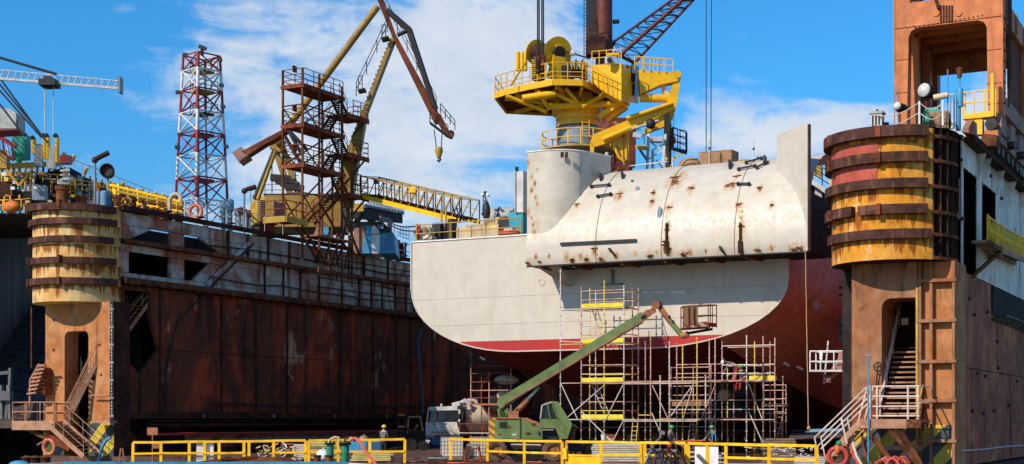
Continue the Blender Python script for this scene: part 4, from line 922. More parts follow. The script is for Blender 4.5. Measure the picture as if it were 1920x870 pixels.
t.rod('head_sheave', P(845, 251, 151.4), P(845, 251, 152.6), .4, 'black_steel', 14)
for a, b in (((814, 243), (819, 283)), ((829, 251), (827, 284))): t.rod('hoist_wire', P(*a), P(*b), .04, 'cable_black', 5)
t.mesh('hook_block', MB().lathe([(0, .42), (.26, .36), (.30, .1), (.14, -.4), (0, -.45)], P(823, 286), 12), 'yellow_old'); t.rod('sheave', P(822, 285, 151.6), P(824, 285, 151.6), .2, 'black_steel', 12); t.mesh('hook', MB().tube([P(823, 291), P(823, 296), P(826, 299), P(824, 303), P(820, 300)], .09, 6), 'black_steel')
for i in range(4): t.beam('machinery', P(508 + i * 9, 333 + i * 5), P(545 + i * 8, 336 + i * 6), .7, .45, 'black_steel')
for px in (510, 554): t.rod('aerial', P(px, 362), P(px, 310), .04, 'black_steel', 5)
for py in (318, 330, 342): t.rod('aerial', P(549, py), P(559, py - 1), .03, 'black_steel', 5)

# ================= red and white lattice mast =================
ms = T('lattice_mast', 'tall red and white lattice mast beyond the left dock wall', 'mast', PD(378, 560, 160)); t = ms; D = 160
lev = [(105, 34, 1), (134, 35.5, 0), (171, 37.5, 1), (213, 39.5, 0), (252, 42, 1), (294, 44, 0), (337, 46, 1), (378, 48, 0), (420, 50, 1)]
sc = FPX / D
def corner4(py, hw): z = EYE + (HZP - py) / sc; c = PD(378, py, D); r = hw / sc; return [c + (V((cos(TH), sin(TH), 0)) * x + bd * y) * r for x, y in ((-1.0, -.05), (.02, -1), (1.0, .05), (-.02, 1))]
for k, (y, hw, red) in enumerate(lev[:-1]):
    A = corner4(y, hw); B = corner4(lev[k + 1][0], lev[k + 1][1]); m = 'mast_red' if red else 'mast_white'
    for i in range(4):
        j = (i + 1) % 4; t.rod('mast_leg', A[i], B[i], .20 if i == 1 else .15, m); t.rod('mast_brace', A[i], A[j], .09, 'mast_red' if k % 2 == 0 else 'mast_white', 6)
        mid = lerp(lerp(A[i], B[i], .5), lerp(A[j], B[j], .5), .5)
        for p in (A[i], A[j], B[i], B[j]): t.rod('mast_brace', p, mid, .085, m, 6)
for y, nm in ((134, 'yellow_old'), (171, 'yellow_old'), (213, 'black_steel'), (252, 'mast_red'), (337, 'mast_red')):
    c4 = corner4(y, 30); t.mesh('mast_platform', MB().prism([lerp(c4[0], c4[2], .15), lerp(c4[1], c4[3], .1), lerp(c4[2], c4[0], .1), lerp(c4[3], c4[1], .3)], (0, 0, -.25)), nm)
    if y < 230: rail_run(t, [lerp(c4[0], c4[2], .15), c4[1], c4[2]], 1.0, 'black_steel', .04, step=.8)
for px in (368, 373): t.rod('ladder_rail', P(px, 112, 159), P(px, 400, 159), .05, 'rust_dark', 6)
for i in range(46): t.rod('ladder_rung', P(368, 114 + i * 6.2, 159), P(373, 114 + i * 6.2, 159), .035, 'rust_dark', 5)
for px, py in ((334, 173), (338, 252), (347, 103), (412, 112), (415, 160), (418, 200), (424, 275), (333, 276)): t.box('mast_lamp', P(px, py, 158), (.5, .4, .35), 'black_steel', (0, 0, TH))
t.rod('finial', P(379, 104), P(379, 90), .12, 'rust_dark'); t.beam('radar_bar', P(373, 86), P(387, 92), .2, .25, 'black_steel')

# ================= tower crane jib far left =================
tc_ = T('tower_crane', 'far pale steel tower crane jib reaching in from the left edge', 'crane', PD(-120, 760, 260)); t = tc_; D = 260
bot = (P(-200, 131), P(226, 166)); bot2 = (P(-200, 134, 261.5), P(226, 167, 261.5)); tp = (P(-200, 112, 260.7), P(226, 152, 260.7))
for a, b in (bot, bot2, tp): t.beam('chord', a, b, .17, .17, 'pale_grey')
for i in range(34):
    f = i / 34; g = (i + .5) / 34; h = (i + 1) / 34
    t.rod('lacing', lerp(*bot, f), lerp(*tp, g), .075, 'pale_grey', 5); t.rod('lacing', lerp(*tp, g), lerp(*bot2, h), .07, 'pale_grey', 5); t.rod('lacing', lerp(*bot, h), lerp(*bot2, h), .06, 'pale_grey', 5)
t.box('jib_end', P(226, 160), (.15, .9, 1.15), 'grey_blue', (0, 0, TH)); t.box('trolley', P(93, 157), (1.2, 1.4, .45), 'black_steel', (0, 0, TH)); t.box('trolley_hoist', P(91, 155), (.5, .8, .8), 'black_steel', (0, 0, TH))
t.rod('pendant', P(-200, 50), P(106, 139), .1, 'black_steel', 6); t.beam('tower', P(-200, 1000), P(-200, 40), 2.0, 2.0, 'pale_grey')
for px in (84, 100): t.rod('hoist_wire', P(px, 160), P(px, 250 + px * .0), .04, 'pale_grey', 5)

# ================= gantry crane on the right wing wall =================
gc = T('gantry_crane', 'orange brown portal crane standing on the right dock wall', 'crane', (-13.7, 75, 14.6)); t = gc
GX0, GX1, GX2, GX3 = -16.25, -15.5, -11.85, -11.1; GF, GR = 71.5, 79.6; GZ0, GZ1, GZ2 = 16.5, 21.1, 22.35; GO = 'gantry_orange'
t.mesh('leg', MB().prism([(GX0 + .25, GF, GZ0 - .7), (GX1 - .1, GF, GZ0 - .7), (GX1, GF, GZ1 + .002), (GX0, GF, GZ1 + .002)], (0, .75, 0)), GO)
t.mesh('leg', MB().prism([(GX2 + .05, GF, GZ0), (GX3, GF, GZ0), (GX3, GF, GZ1), (GX2, GF, GZ1)], (0, .75, 0)), GO)
t.mesh('top_beam', MB().prism([(GX0, GF - .003, GZ1), (GX1, GF - .003, GZ1), (GX1 + .02, GF - .003, GZ1 + .004), (GX2 - .02, GF - .003, GZ1 + .004), (GX2, GF - .003, GZ1), (GX3, GF - .003, GZ1), (GX3, GF - .003, GZ2), (GX0, GF - .003, GZ2)], (0, .75, 0)), GO)
for x, s in ((GX1, 1), (GX2, -1)): t.mesh('corner_plate', MB().prism([(x - .01 * s, GF + .002, GZ1), (x + .4 * s, GF + .002, GZ1), (x + .12 * s, GF + .002, GZ1 - .12), (x - .01 * s, GF + .002, GZ1 - .4)], (0, .74, 0)), GO)
t.span('leg', (GX0, GF, GZ2), (GX0 + .8, GF + .75, GZ2 + 4), GO); t.span('leg', (GX2 - .35, GF, GZ2), (GX3, GF + .75, GZ2 + 4), GO); t.span('top_beam', (GX0, GF, GZ2 + 3), (GX3, GF + .7, GZ2 + 4), GO)
for x0 in (-15.3, -14.5): t.beam('machinery', (x0, GF + .5, GZ2 + .1), (x0 + .6, GF + .5, GZ2 + .6), .3, .3, 'rust_dark')
for i in range(5):
    for j in range(7): p = PY(1764 + i * 5.3, 12 + j * 4.6, GF - .01); t.rod('rivet', p, p + V((0, -.05, 0)), .05, 'rust_dark', 6)
for px in (1755, 1797): p = PY(px, 24, GF - .01); t.rod('boss', p, p + V((0, -.05, 0)), .17, GO, 14)
p = PY(1750, 4, GF - .1); t.beam('hook_arm', p + V((0, 0, .5)), p + V((.25, 0, -.35)), .1, .14, 'rust_dark')
for z in (18.0, 19.6):
    for a, b in ((GX0 + .1, GX1), (GX2, GX3)): t.span('weld_seam', (a, GF - .012, z), (b - .02, GF + .01, z + .04), 'rust_red')
t.span('weld_seam', (GX0, GF - .02, GZ1 + .05), (GX3, GF - .002, GZ1 + .09), 'rust_red')
for x in (GX0 + .04, GX3 - .06): t.span('edge_flange', (x, GF - .03, GZ0), (x + .05, GF + .01, GZ2 + 3), 'gantry_orange')
for i in range(16): p = PY(1716 + i * 8.4, 51.5 - i * 1.5, GF - .01); t.rod('bolt', p, p + V((0, -.03, 0)), .035, 'rust_dark', 6)
for y in (72.6, 75.5, 78.2): t.span('side_stiffener', (GX3 - .04, y, GZ1 + .1), (GX3 + .05, y + .12, GZ2 - .1), 'gantry_pink')
for k in range(3): t.rod('side_cable', (GX3 + .12, GF + .9 + k * .35, GZ2 + 2), (GX3 + .12, GF + .9 + k * .35, 17 + k * .8), .035, 'rust' if k else 'black_steel', 6)
for k in range(9): z = GZ0 + .6 + k * .5; t.rod('ladder_rung', (GX3 + .03, GF + .15, z), (GX3 + .03, GF + .55, z), .025, 'rust_dark', 5)
for i in range(6):
    x = GX1 + .35 + i * .55; t.rod('roof_lamp_hole', (x, GR - .77, GZ1 - .25), (x, GR - .752, GZ1 - .25), .05, 'tan_tank', 8); t.rod('roof_lamp_hole', (x + .2, GR - .77, GZ1 + .02), (x + .2, GR - .752, GZ1 + .02), .05, 'tan_tank', 8)  # tan discs imitate light showing through rows of holes in the rear beam
# sides
for X_, W_ in ((GX0 + .05, .6), (GX3 - .65, .6)):
    t.span('side_beam', (X_, GF + .76, GZ1 + .1), (X_ + W_, GR, GZ2 - .1), GO)
    t.span('rear_leg', (X_ - .02, GR - .8, GZ0), (X_ + W_ + .02, GR, GZ2), GO)
t.span('sill_beam', (GX3 - .62, GF + .76, GZ0 + .2), (GX3 - .02, GR - .81, GZ0 + 1.0), 'gantry_pink')
t.span('side_post', (GX1 - .62, 73.6, GZ0 - .6), (GX1 + .02, 74.1, GZ1 + .1), GO); t.span('side_post', (GX1 - .62, 76.4, GZ0 - .6), (GX1 + .02, 77.0, GZ1 + .1), GO)
for i in range(8): y = 74.12 + i * .65; t.span('side_panel', (GX1 - .5, y, GZ0 - .6), (GX1 - .38, y + .6, GZ1 + .1), 'luffer_red')
t.span('side_panel', (GX3 - .35, GF + 1.0, GZ0 + 1.0), (GX3 - .25, GF + 2.2, GZ1), 'gantry_pink'); t.span('side_panel', (GX3 - .35, GF + 3.4, GZ0 + 1.0), (GX3 - .25, GR - .8, GZ1), 'luffer_red')
t.span('rear_beam', (GX0, GR - .75, GZ1 - .6), (GX3, GR - .02, GZ2), GO)
t.span('roof_plate', (GX1, GF + .8, GZ2 - .4), (GX2, GR - .8, GZ2 - .3), 'luffer_red')
for y, h in ((73.4, .4), (75.0, .6), (77.0, .5)): t.span('cross_beam', (GX1 + .02, y, GZ1 + .1), (GX2 - .02, y + .5, GZ1 + .1 + h), 'gantry_orange')
for j, y in enumerate((74.2, 76.2, 78)): t.beam('roof_brace', (GX1 + .3, y, GZ1 + .6), (GX2 - .3, y + .9, GZ1 + .5), .12, .12, 'rust_red')
# bogies and drives on the rail
def bogie(y, x):
    t.mesh('bogie', MB().prism([(x, y - 1.0, 15.1), (x, y + 1.0, 15.1), (x, y + .6, GZ0), (x, y - .55, GZ0)], (.7, 0, 0)), 'gantry_pink')
    for s in (-.6, .6): t.rod('wheel', (x + .12, y + s, 14.98), (x + .58, y + s, 14.98), .36, 'black_steel', 16)
    t.rod('motor', (x + .35, y - 1.5, 15.9), (x + .35, y - .9, 15.9), .28, 'black_steel', 14); t.span('gearbox', (x + .05, y - 1.45, 15.15), (x + .65, y - .95, 15.6), 'gantry_orange')
    for i in range(6): t.rod('bolt', (x + .7, y - .7 + i * .28, 15.5), (x + .76, y - .7 + i * .28, 15.5), .06, 'black_steel', 6)
for y in (GF + .35, GF + 3.2, GF + 6.0, GR - .2): bogie(y, GX3 - .72)
for y in (GF + 1.6, GF + 4.6): t.rod('motor', (GX3 - .1, y, 15.3), (GX3 + .3, y, 15.3), .2, 'black_steel', 10)
for y in (GF + 1.5, GR - .6): bogie(y, GX0 + .03)
t.mesh('buffer', MB().prism([(GX3 - .7, GF - 2.6, 14.6), (GX3 + .1, GF - 2.6, 14.6), (GX3 + .1, GF - 2.6, 15.1), (GX3 - .5, GF - 2.6, 15.2)], (0, .9, 0)), 'rust')
for y in range(66, 100, 4): t.span('crane_rail', (GX3 - .42, y, 14.55), (GX3 - .32, y + 3.98, 14.66), 'rust_dark')
# yellow access platform of the gantry
q = PY(1806, 224, GF - .6)
t.span('access_platform', (q.x, GF - .7, q.z), (q.x + 1.5, GF, q.z + .25), 'yellow_rail'); t.span('access_platform', (q.x + .1, GF - .75, q.z - .8), (q.x + .9, GF - .2, q.z - .1), 'yellow_rail')
rail_run(t, [(q.x, GF - .1, q.z + .25), (q.x, GF - .68, q.z + .25), (q.x + 1.5, GF - .68, q.z + .25)], 1.0, 'yellow_rail', .03, step=.5); t.beam('step_post', (q.x + 1.35, GF - .72, q.z), (q.x + 1.35, GF - .72, q.z + 2.0), .14, .2, 'yellow_rail')
# ================= rusty stair tower standing on the left wall =================
XT0, XT1 = -59.9, -58.2           # inner and outer row of posts
def zt_(px, py, x=XT1): return PX(px, py, x).z
def yt(px, x=XT1): return PX(px, 400, x).y
tw = T('stair_tower', 'rust brown open steel stair tower with zigzag flights on the left dock wall', 'stair tower', (XT1, yt(600), 12.6)); t = tw
ya, yb, yc, yd = yt(567), yt(589), yt(641), yt(688); ym = yt(660)
zb_ = zt_(620, 508); ztop = zt_(567, 128); RM = 'rust'
posts = [(XT1, ya), (XT0, ya + .1), (XT1, yb + .6), (XT1, yc), (XT0, yc), (XT1, ym), (XT0, ym)]
for i, (x, y) in enumerate(posts):
    zlo = {0: 12.9, 2: zb_ - .6, 3: zb_ - .8, 5: zb_ - .9}.get(i, 14.6)
    t.beam('post', (x, y, zlo), (x, y, ztop if i in (0, 1, 2) else (ztop - .3 if i in (3, 4) else zt_(665, 300))), .12, .12, RM)
zl = [zt_(600, 169), zt_(600, 242), zt_(600, 316)]; zr = [zt_(665, 218), zt_(665, 291), zt_(665, 366)]
for z in zl:
    t.span('landing', (XT0 - .1, ya - .05, z - .12), (XT1 + .1, yc + .1, z), RM); t.span('landing_edge', (XT1 + .1, ya - .1, z - .24), (XT1 + .18, yc + .15, z + .05), 'rust_red'); t.span('landing_edge', (XT0, ya - .13, z - .22), (XT1 + .1, ya - .05, z + .05), 'rust_red')
    rail_run(t, [(XT1 + .1, yc, z), (XT1 + .1, ya, z), (XT0, ya, z), (XT0, yc - .3, z)], 1.1, RM, .03, step=1.3, rails=(1, .66, .33))
    t.box('sign_plate', (XT0 + .4, ya + .9, z + 1.35), (.04, .5, .45), 'rust_red')
for z in zr:
    t.span('landing', (XT0 - .1, ym - .8, z - .1), (XT1 + .1, yd, z), RM); t.span('landing_edge', (XT1 + .1, ym - .8, z - .3), (XT1 + .18, yd + .05, z + .05), 'rust_red')
    rail_run(t, [(XT1 + .1, ym, z), (XT1 + .1, yd, z), (XT0, yd, z)], 1.1, RM, .03, step=1.1, rails=(1, .66, .33))
    t.beam('bracket', (XT1, ym, z - 1.5), (XT1, yd - .2, z - .1), .1, .1, 'rust_dark')
xa, xb = XT1 - .45, XT0 + .45
for k in range(3):
    stair(t, (xa, ym - .5, zr[k]), (xa, yc - .2, zl[k]), .75, 'rust_dark', n=9)
    if k < 2: stair(t, (xb, yc - .6, zl[k + 1]), (xb, ym - .4, zr[k]), .75, 'rust_dark', n=9)
zlow = zt_(600, 420)
stair(t, (xb + .4, yb + .6, zlow), (xb + .4, ym - .6, zr[2]), .9, RM, n=11)
# cross bracing of the tower
lv = [zl[0], zl[1], zl[2], zlow]
for a, b in zip(lv, lv[1:]):
    for x in (XT1, XT0):
        t.beam('brace', (x + .02, ya, b), (x + .02, yc, a - .2), .09, .09, RM); t.beam('brace', (x - .02, ya, (a + b) / 2), (x - .02, yb + .6, b), .07, .07, RM)
    t.rod('tie', (XT1, ya, (a + b) / 2), (XT0, ya + .1, (a + b) / 2), .05, RM); t.rod('tie', (XT1, ya, (a + b) / 2), (XT1, yc, (a + b) / 2), .05, RM)
for (y0, z0, y1, z1) in ((yb, 16.2, ym, 19.5), (ym, 15.4, yc, 18.5), (yc, zlow - 1, ym, zr[2]), (yb + .6, zlow + 1.5, ym, zlow - 2), (yc, zlow + 1.2, ym + .9, zlow - 1.6)): t.beam('brace', (XT1 + .02, y0, z0), (XT1 + .02, y1, z1), .12, .12, RM)
# base cage hanging inside the wall
zfl = zb_ - .1
t.span('base_beam', (XT1 - .1, yb + .4, zfl - .15), (XT1 + .1, ym + .3, zfl + .1), 'rust'); t.span('base_beam', (XL1 + .05, yb + .4, zfl - .15), (XT1 - .1, yb + .6, zfl + .1), 'rust')
for f in (.35, .65, 1.0): t.rod('tie', (XT1, yb + .6, zfl + f * 2), (XT1, ym, zfl + f * 2), .04, RM)
for y in (yb + .6, yb + 1.8, yc - .6, yc, yc + .9, ym): t.beam('post', (XT1, y, zfl - .4), (XT1, y, 14.6 + .6), .11, .11, 'rust'); t.beam('brace', (XT1, y, 14.4), (XT1 - .9, y + .7, zfl + .6), .09, .09, RM)
for y0 in (ya + .5, ya + 1.3): t.beam('raker', (XT1 + .3, y0 - 1.6, 15.0), (XT1 - .2, y0 + 1.9, 12.9), .14, .14, 'rust')
t.span('floor_grate', (XL1, yb + .3, 14.75), (XT1 + .1, ym, 14.85), 'orange_rust')
for i in range(12): z = zfl + .3 + i * .32; t.rod('ladder_rung', (XT1 + .02, yc + .95, z), (XT1 + .02, ym - .1, z), .03, RM, 5)
# yellow-edged platform beside it
yp0, yp1 = yt(535, -57.6), yt(575, -57.6); zpl = PX(545, 408, -57.6).z
t.span('side_platform', (-59.4, yp0, zpl - .15), (-57.6, yp1, zpl), 'rust'); t.span('platform_edge', (-57.6, yp0, zpl - .35), (-57.5, yp1, zpl + .05), 'yellow_old'); t.span('platform_edge', (-59.4, yp0 - .06, zpl - .35), (-57.6, yp0, zpl + .05), 'yellow_old')
rail_run(t, [(-57.6, yp1, zpl), (-57.6, yp0, zpl), (-59.4, yp0, zpl)], 1.1, 'rust_red', .035, step=1.1); t.span('kick_panel', (-58.9, yp0 + .4, zpl + .2), (-58.8, yp0 + 1.7, zpl + 1.15), 'gantry_pink')
# ================= gangway truss from the tower to the ship =================
gA, gB = V((-58.4, yd - .6, zr[2] + .1)), PD(862, 414, 97); gw = T('gangway', 'yellow lattice gangway bridge sloping from the stair tower down to the ship', 'gangway', gA); t = gw
gA2 = gA + V((.9, 1.1, 0)); gB2 = gB + V((.9, 1.1, 0)); hu = V((0, 0, 1.45)); N_ = 12
for a, b in ((gA, gB), (gA2, gB2)):
    t.beam('bottom_chord', a, b, .16, .3, 'yellow_rail'); t.beam('top_chord', a + hu, b + hu, .09, .09, 'yellow_old'); t.beam('mid_rail', a + hu * .55, b + hu * .55, .05, .05, 'yellow_old')
    for i in range(N_ + 1):
        p = lerp(a, b, i / N_); t.beam('truss_post', p, p + hu, .06, .06, 'rust_dark')
        if i < N_: q = lerp(a, b, (i + 1) / N_); t.beam('truss_brace', p, q + hu, .05, .05, 'yellow_old')
for i in range(24): f = (i + .5) / 24; t.beam('deck_slat', lerp(gA, gB, f) + V((0, 0, .15)), lerp(gA2, gB2, f) + V((0, 0, .15)), .35, .04, 'rust_dark')
for i in range(N_ + 1): f = i / N_; t.rod('top_tie', lerp(gA, gB, f) + hu, lerp(gA2, gB2, f) + hu, .03, 'yellow_old', 5)
t.box('lamp_box', lerp(gA, gB, .55) + hu * .9, (.5, .5, .4), 'yellow_rail', (0, 0, .4)); t.box('lamp_box', lerp(gA, gB, .17) + hu * .9, (.3, .3, .3), 'black_steel', (0, 0, .4))
for i in range(3): t.rod('end_hoop', PD(848 + i * 7, 385 + i * 2, 97), PD(858 + i * 6, 415, 97), .05, 'black_steel')
for dx in (0, 8): t.rod('end_post', PD(828 + dx, 392, 96.5), PD(828 + dx, 440, 96.5), .07, 'yellow_old')
rail_run(t, [gA + V((-.2, -.6, 0)), gA + V((.1, 0, 0))], 1.5, 'rust_dark', .04, step=.8)
# safety net hung below the bridge
nt_ = T('hanging_net', 'thin drooping safety net strung from the helideck towards the red winch', 'net', PD(715, 405, 120)); t = nt_
for k in range(4):
    y0 = k * 7; pts = [PD(712 + (778 - 712) * f, 402 + k * 2 + (424 + y0 - 402) * f + 10 * sin(pi * f), 120 - 18 * f) for f in [i / 12 for i in range(13)]]
    t.mesh('net_rope', MB().tube(pts, .05 if k in (0, 1) else .03, 5), 'rust_dark' if k < 2 else 'galv')
for i in range(1, 12):
    f = i / 12; a = PD(712 + 66 * f, 402 + 22 * f + 10 * sin(pi * f), 120 - 18 * f); b = PD(712 + 66 * f, 408 + 43 * f + 10 * sin(pi * f), 120 - 18 * f); t.rod('net_cord', a, b, .025, 'galv', 5)

# ================= vessel beyond the wall: helideck, funnels =================
D = 158
hd = T('helideck', 'dark helideck on a steel frame with pale safety netting, beyond the left wall', 'helideck', PD(690, 440, D)); t = hd
t.mesh('deck', MB().prism([P(560, 398, 162), P(682, 388, 150), P(755, 398, 154), P(716, 392, 175), P(600, 386, 180)], (0, 0, -1.2)), 'black_steel')
for i in range(12):
    a = lerp(P(683, 384, 150), P(742, 398, 153), i / 11); b = lerp(P(690, 378, 153), P(752, 395, 156), i / 11); t.beam('net_panel', a, b + V((.4, .2, .15)), .28, .06, 'pale_grey')
t.beam('net_frame', P(683, 385, 149.8), P(757, 400, 154), .2, .25, 'grey_blue'); t.beam('net_frame', P(690, 377, 153), P(757, 398, 155), .15, .15, 'grey_blue')
for a, b in (((681, 396), (707, 428)), ((707, 428), (728, 408)), ((640, 405), (668, 428)), ((660, 428), (680, 400)), ((610, 400), (640, 428)), ((700, 400), (700, 425))): t.beam('strut', P(*a, 153), P(*b, 154), .45, .45, 'grey_blue')
t.beam('truss_beam', P(600, 426, 154), P(712, 424, 154), .8, .9, 'grey_blue'); t.beam('edge_band', P(575, 391, 150), P(682, 389, 149.5), .2, .8, 'yellow_old')
for i in range(9): t.rod('edge_post', P(580 + i * 12, 390, 150), P(580 + i * 12, 380, 150), .06, 'yellow_old', 6)
t.mesh('vent_pipe', MB().tube([P(712, 412), P(728, 412), P(731, 414), P(731, 435)], .18, 7), 'grey_blue')
fu = T('funnel_casing', 'pale and blue slanted ship funnel casing under the helideck', 'funnel', P(680, 470)); t = fu
t.mesh('casing', MB().prism([P(655, 475), P(665, 428), P(687, 424), P(677, 475)], (bd * 3)), 'gantry_pink'); t.mesh('casing_stripe', MB().prism([P(677.2, 475), P(687.2, 424), P(696, 424), P(696, 475)], (bd * 3)), 'blue_paint')
t.mesh('casing', MB().prism([P(696.3, 475), P(696.3, 440), P(712, 440), P(712, 475)], bd * 3), 'white_paint'); t.mesh('cowl', MB().prism([P(696, 438), P(698, 424), P(702, 423), P(712, 434), P(712, 438)], bd * 3), 'white_paint')
fu2 = T('funnel_casing', 'bright blue box shaped ship funnel right of the pale casing', 'funnel', P(725, 470)); t = fu2
t.mesh('casing', MB().prism([P(712.5, 475), P(712.5, 434), P(730, 431), P(738, 437), P(742, 475)], bd * 4), 'blue_paint'); t.beam('rim', P(711, 433), P(732, 431), .4, .3, 'black_steel'); t.rod('exhaust', P(724, 431, 159), P(724, 424, 159), .35, 'black_steel'); t.rod('exhaust', P(724, 426, 159), P(724, 421, 159), .25, 'black_steel')
fu3 = T('funnel_casing', 'small pale and blue casing seen through the stair tower base', 'funnel', P(600, 440)); t = fu3
t.mesh('casing', MB().prism([P(588, 440), P(597, 415), P(604, 412), P(604, 440)], bd * 3), 'gantry_pink'); t.mesh('casing_stripe', MB().prism([P(604.2, 440), P(604.2, 412), P(616, 424), P(616, 440)], bd * 3), 'blue_paint')
# blue vent cylinders and pipes beyond the wall
for px, w_, tp_, lb in ((431, 7.5, 374, 'tall pale blue vent cylinder with wide head beyond the wall'), (419, 6, 386, 'shorter pale blue vent cylinder left of the tall one')):
    v = T('vent_cylinder', lb, 'vent', PD(px, 430, 130), group='blue vents beyond the wall'); r_ = w_ / 21 * .9
    v.mesh('trunk', MB().lathe([(r_ * .75, -2), (r_ * .75, (HZP - tp_ - 22) * 130 / FPX - 14.7)], PD(px, HZP, 130) + V((0, 0, 14.7)), 16), 'blue_grey'); v.mesh('head', MB().lathe([(r_ * .7, -.3), (r_ * 1.15, -.1), (r_ * 1.15, .75), (r_ * .9, .85), (0, .88)], PD(px, tp_ + 18, 130), 16), 'blue_grey'); v.rod('stay', PD(px - 8, 412, 129.5), PD(px + 8, 402, 129.5), .05, 'pale_grey')
for px, h_ in ((444, 390), (452, 388), (459, 392), (466, 394)):
    v = T('pipe_cluster', {444: 'grey pipe stack nearest the blue vent beyond the wall', 452: 'taller grey pipe stack second from the blue vent', 459: 'brownish pipe stack third from the blue vent', 466: 'short pipe stack beside the yellow crane house'}[px], 'pipes', PD(px, 425, 132), group='pipe stacks beyond the wall'); v.rod('pipe', PD(px, 428, 132), PD(px, h_, 132), .22, 'pale_grey' if px < 455 else 'gantry_pink', 10); v.box('valve_box', PD(px, h_ + 8, 131.7), (.45, .4, .5), 'pale_grey' if px < 450 else 'rust_red', (0, 0, TH)); v.rod('pipe', PD(px + 2, 428, 131.6), PD(px + 3, h_ + 14, 131.6), .1, 'white_paint', 8)

# ================= offshore vessel at the far left =================
op = T('offshore_vessel', 'offshore vessel with dark hull and crowded yellow pipe decks, at the far left', 'vessel', PD(40, 795, 180)); t = op; D = 180
YO = 'yellow_old'
t.mesh('hull', MB().prism([P(-160, 800), P(-160, 402), P(56, 402), P(150, 402, 196), P(150, 800, 196), P(52, 800)], bd * 14), 'far_hull')
for px in (12, 30, 46): t.beam('hull_seam', P(px, 790, 179.9), P(px, 410, 179.9), .12, .1, 'black_steel')
for py in (520, 590, 650, 720): t.beam('hull_strake', P(-100, py, 179.9), P(54, py - 1, 179.9), .1, .14, 'black_steel')
t.beam('hull_ledge', P(-100, 436, 179.6), P(56, 436, 179.6), .6, .5, 'rust_dark'); t.beam('hull_ledge', P(-100, 408, 179.6), P(60, 407, 179.6), 1.0, .9, 'black_steel')
t.rod('chain', P(20, 440, 178.8), P(14, 690, 178.8), .05, 'galv', 5); t.ball('chain_block', P(22, 562, 178.8), .3, 'pale_grey')
for px, y0, y1 in ((33, 635, 668), (62, 612, 648)): t.beam('hull_mark', P(px, y0, 179.7), P(px, y1, 179.7), .22, .1, 'pale_grey')
# decks receding to the right
ends = (P(-100, 398), P(60, 398), P(350, 400, 215))
def deckline(y0, y1, h, mat, name='deck', d0=180, d1=215, x0=-60, x1=345): t.mesh(name, MB().prism([P(x0, y0, d0), P(x1, y1, d1), P(x1 + 6, y1, d1 + 8), P(x0, y0 - 1, d0 + 9)], (0, 0, -h)), mat)
deckline(350, 390, .5, YO); deckline(322, 378, .4, YO, x1=250, d1=205); t.mesh('deck', MB().prism([P(-60, 310, 179), P(110, 302, 186), P(118, 302, 194), P(-60, 308, 188)], (0, 0, -.7)), YO)
t.mesh('module', MB().prism([P(60, 402, 184), P(60, 330, 184), P(128, 312, 190), P(128, 402, 190)], bd * 6), 'shadow_steel')
for i in range(16):
    px = 132 + i * 13; d_ = 188 + i * 1.8; y_ = 318 + i * 4.2
    t.mesh('module', MB().prism([P(px, 400, d_), P(px, y_ + 6, d_), P(px + 11, y_ + 9, d_ + 1.6), P(px + 11, 400, d_ + 1.6)], bd * 5), ('shadow_steel', 'pale_grey', 'rust_dark', 'grey_blue')[(i * 7) % 4])
    for j in range(3): t.box('module_panel', P(px + 3 + (j % 2) * 4, y_ + 18 + j * 12, d_ - .3), (.5, .2, .6), ('white_paint', 'pale_grey', 'black_steel')[(i + j) % 3], (0, 0, TH))
for i in range(26):
    px = -40 + i * 11; d_ = 179 + max(0, i - 6) * 1.6; yt_ = 312 if px < 110 else 312 + (px - 110) * .30
    t.beam('deck_post', P(px, 400, d_), P(px, yt_, d_), .22, .22, YO if i % 3 else 'orange_rust')
    if i % 2: t.beam('deck_brace', P(px, 352, d_), P(px + 11, yt_ + 6, d_ + .8), .16, .16, YO)
    t.rod('pipe', P(px + 4, 395, d_ - .3), P(px + 4 + (i % 3) * 2, yt_ + 14 + (i * 5) % 20, d_ - .3), .13, ('pale_grey', 'white_paint', 'rust_dark', YO)[i % 4], 8)
for py0, py1, m in ((330, 372, 'pale_grey'), (340, 376, YO), (362, 390, 'rust_dark'), (372, 394, 'pale_grey'), (384, 397, YO), (356, 384, 'white_paint')): t.rod('pipe_run', P(-40, py0 - 6, 178.8), P(340, py1, 213), .14, m, 8)
for (px, py, w_, h_, m, nm) in ((40, 277, 1.9, 2.9, 'teal', 'green_tank'), (97, 296, .9, 2.7, 'pale_grey', 'louvre_cabinet'), (72, 292, .8, 2.7, 'grey_blue', 'louvre_cabinet'), (124, 300, 1.2, 1.0, 'mast_red', 'red_box'), (12, 360, 1.5, 2.4, 'rust_dark', 'cabinet'), (48, 372, 1.8, 1.6, 'shadow_steel', 'cabinet'), (75, 362, 1.6, 1.8, 'grey_blue', 'cabinet'), (5, 300, 1.4, 2.2, YO, 'cabinet')):
    t.box(nm, P(px, py, 178.5), (w_, 1.2, h_), m, (0, 0, TH))
    if nm == 'louvre_cabinet':
        for k in range(6): t.beam('louvre_slat', P(px - 6 + k * 2.4, py - 20, 177.8), P(px - 6 + k * 2.4, py + 20, 177.8), .06, .06, 'white_paint' if px > 90 else 'pale_grey')
t.rod('green_tank', P(44, 300, 177.7), P(44, 262, 177.7), .55, 'teal', 14); t.ball('drain_valve', P(36, 300, 177.5), .4, 'helmet_green')
for (px, y0, y1) in ((107, 305, 258), (90, 298, 258), (84, 298, 258), (64, 288, 262)):
    t.rod('vent_post', P(px, y0, 178), P(px, y1, 178), .27, 'yellow_rail', 10); t.rod('vent_post_head', P(px, y1, 178), P(px - 5, y1 - 6, 178), .27, 'black_steel', 10)
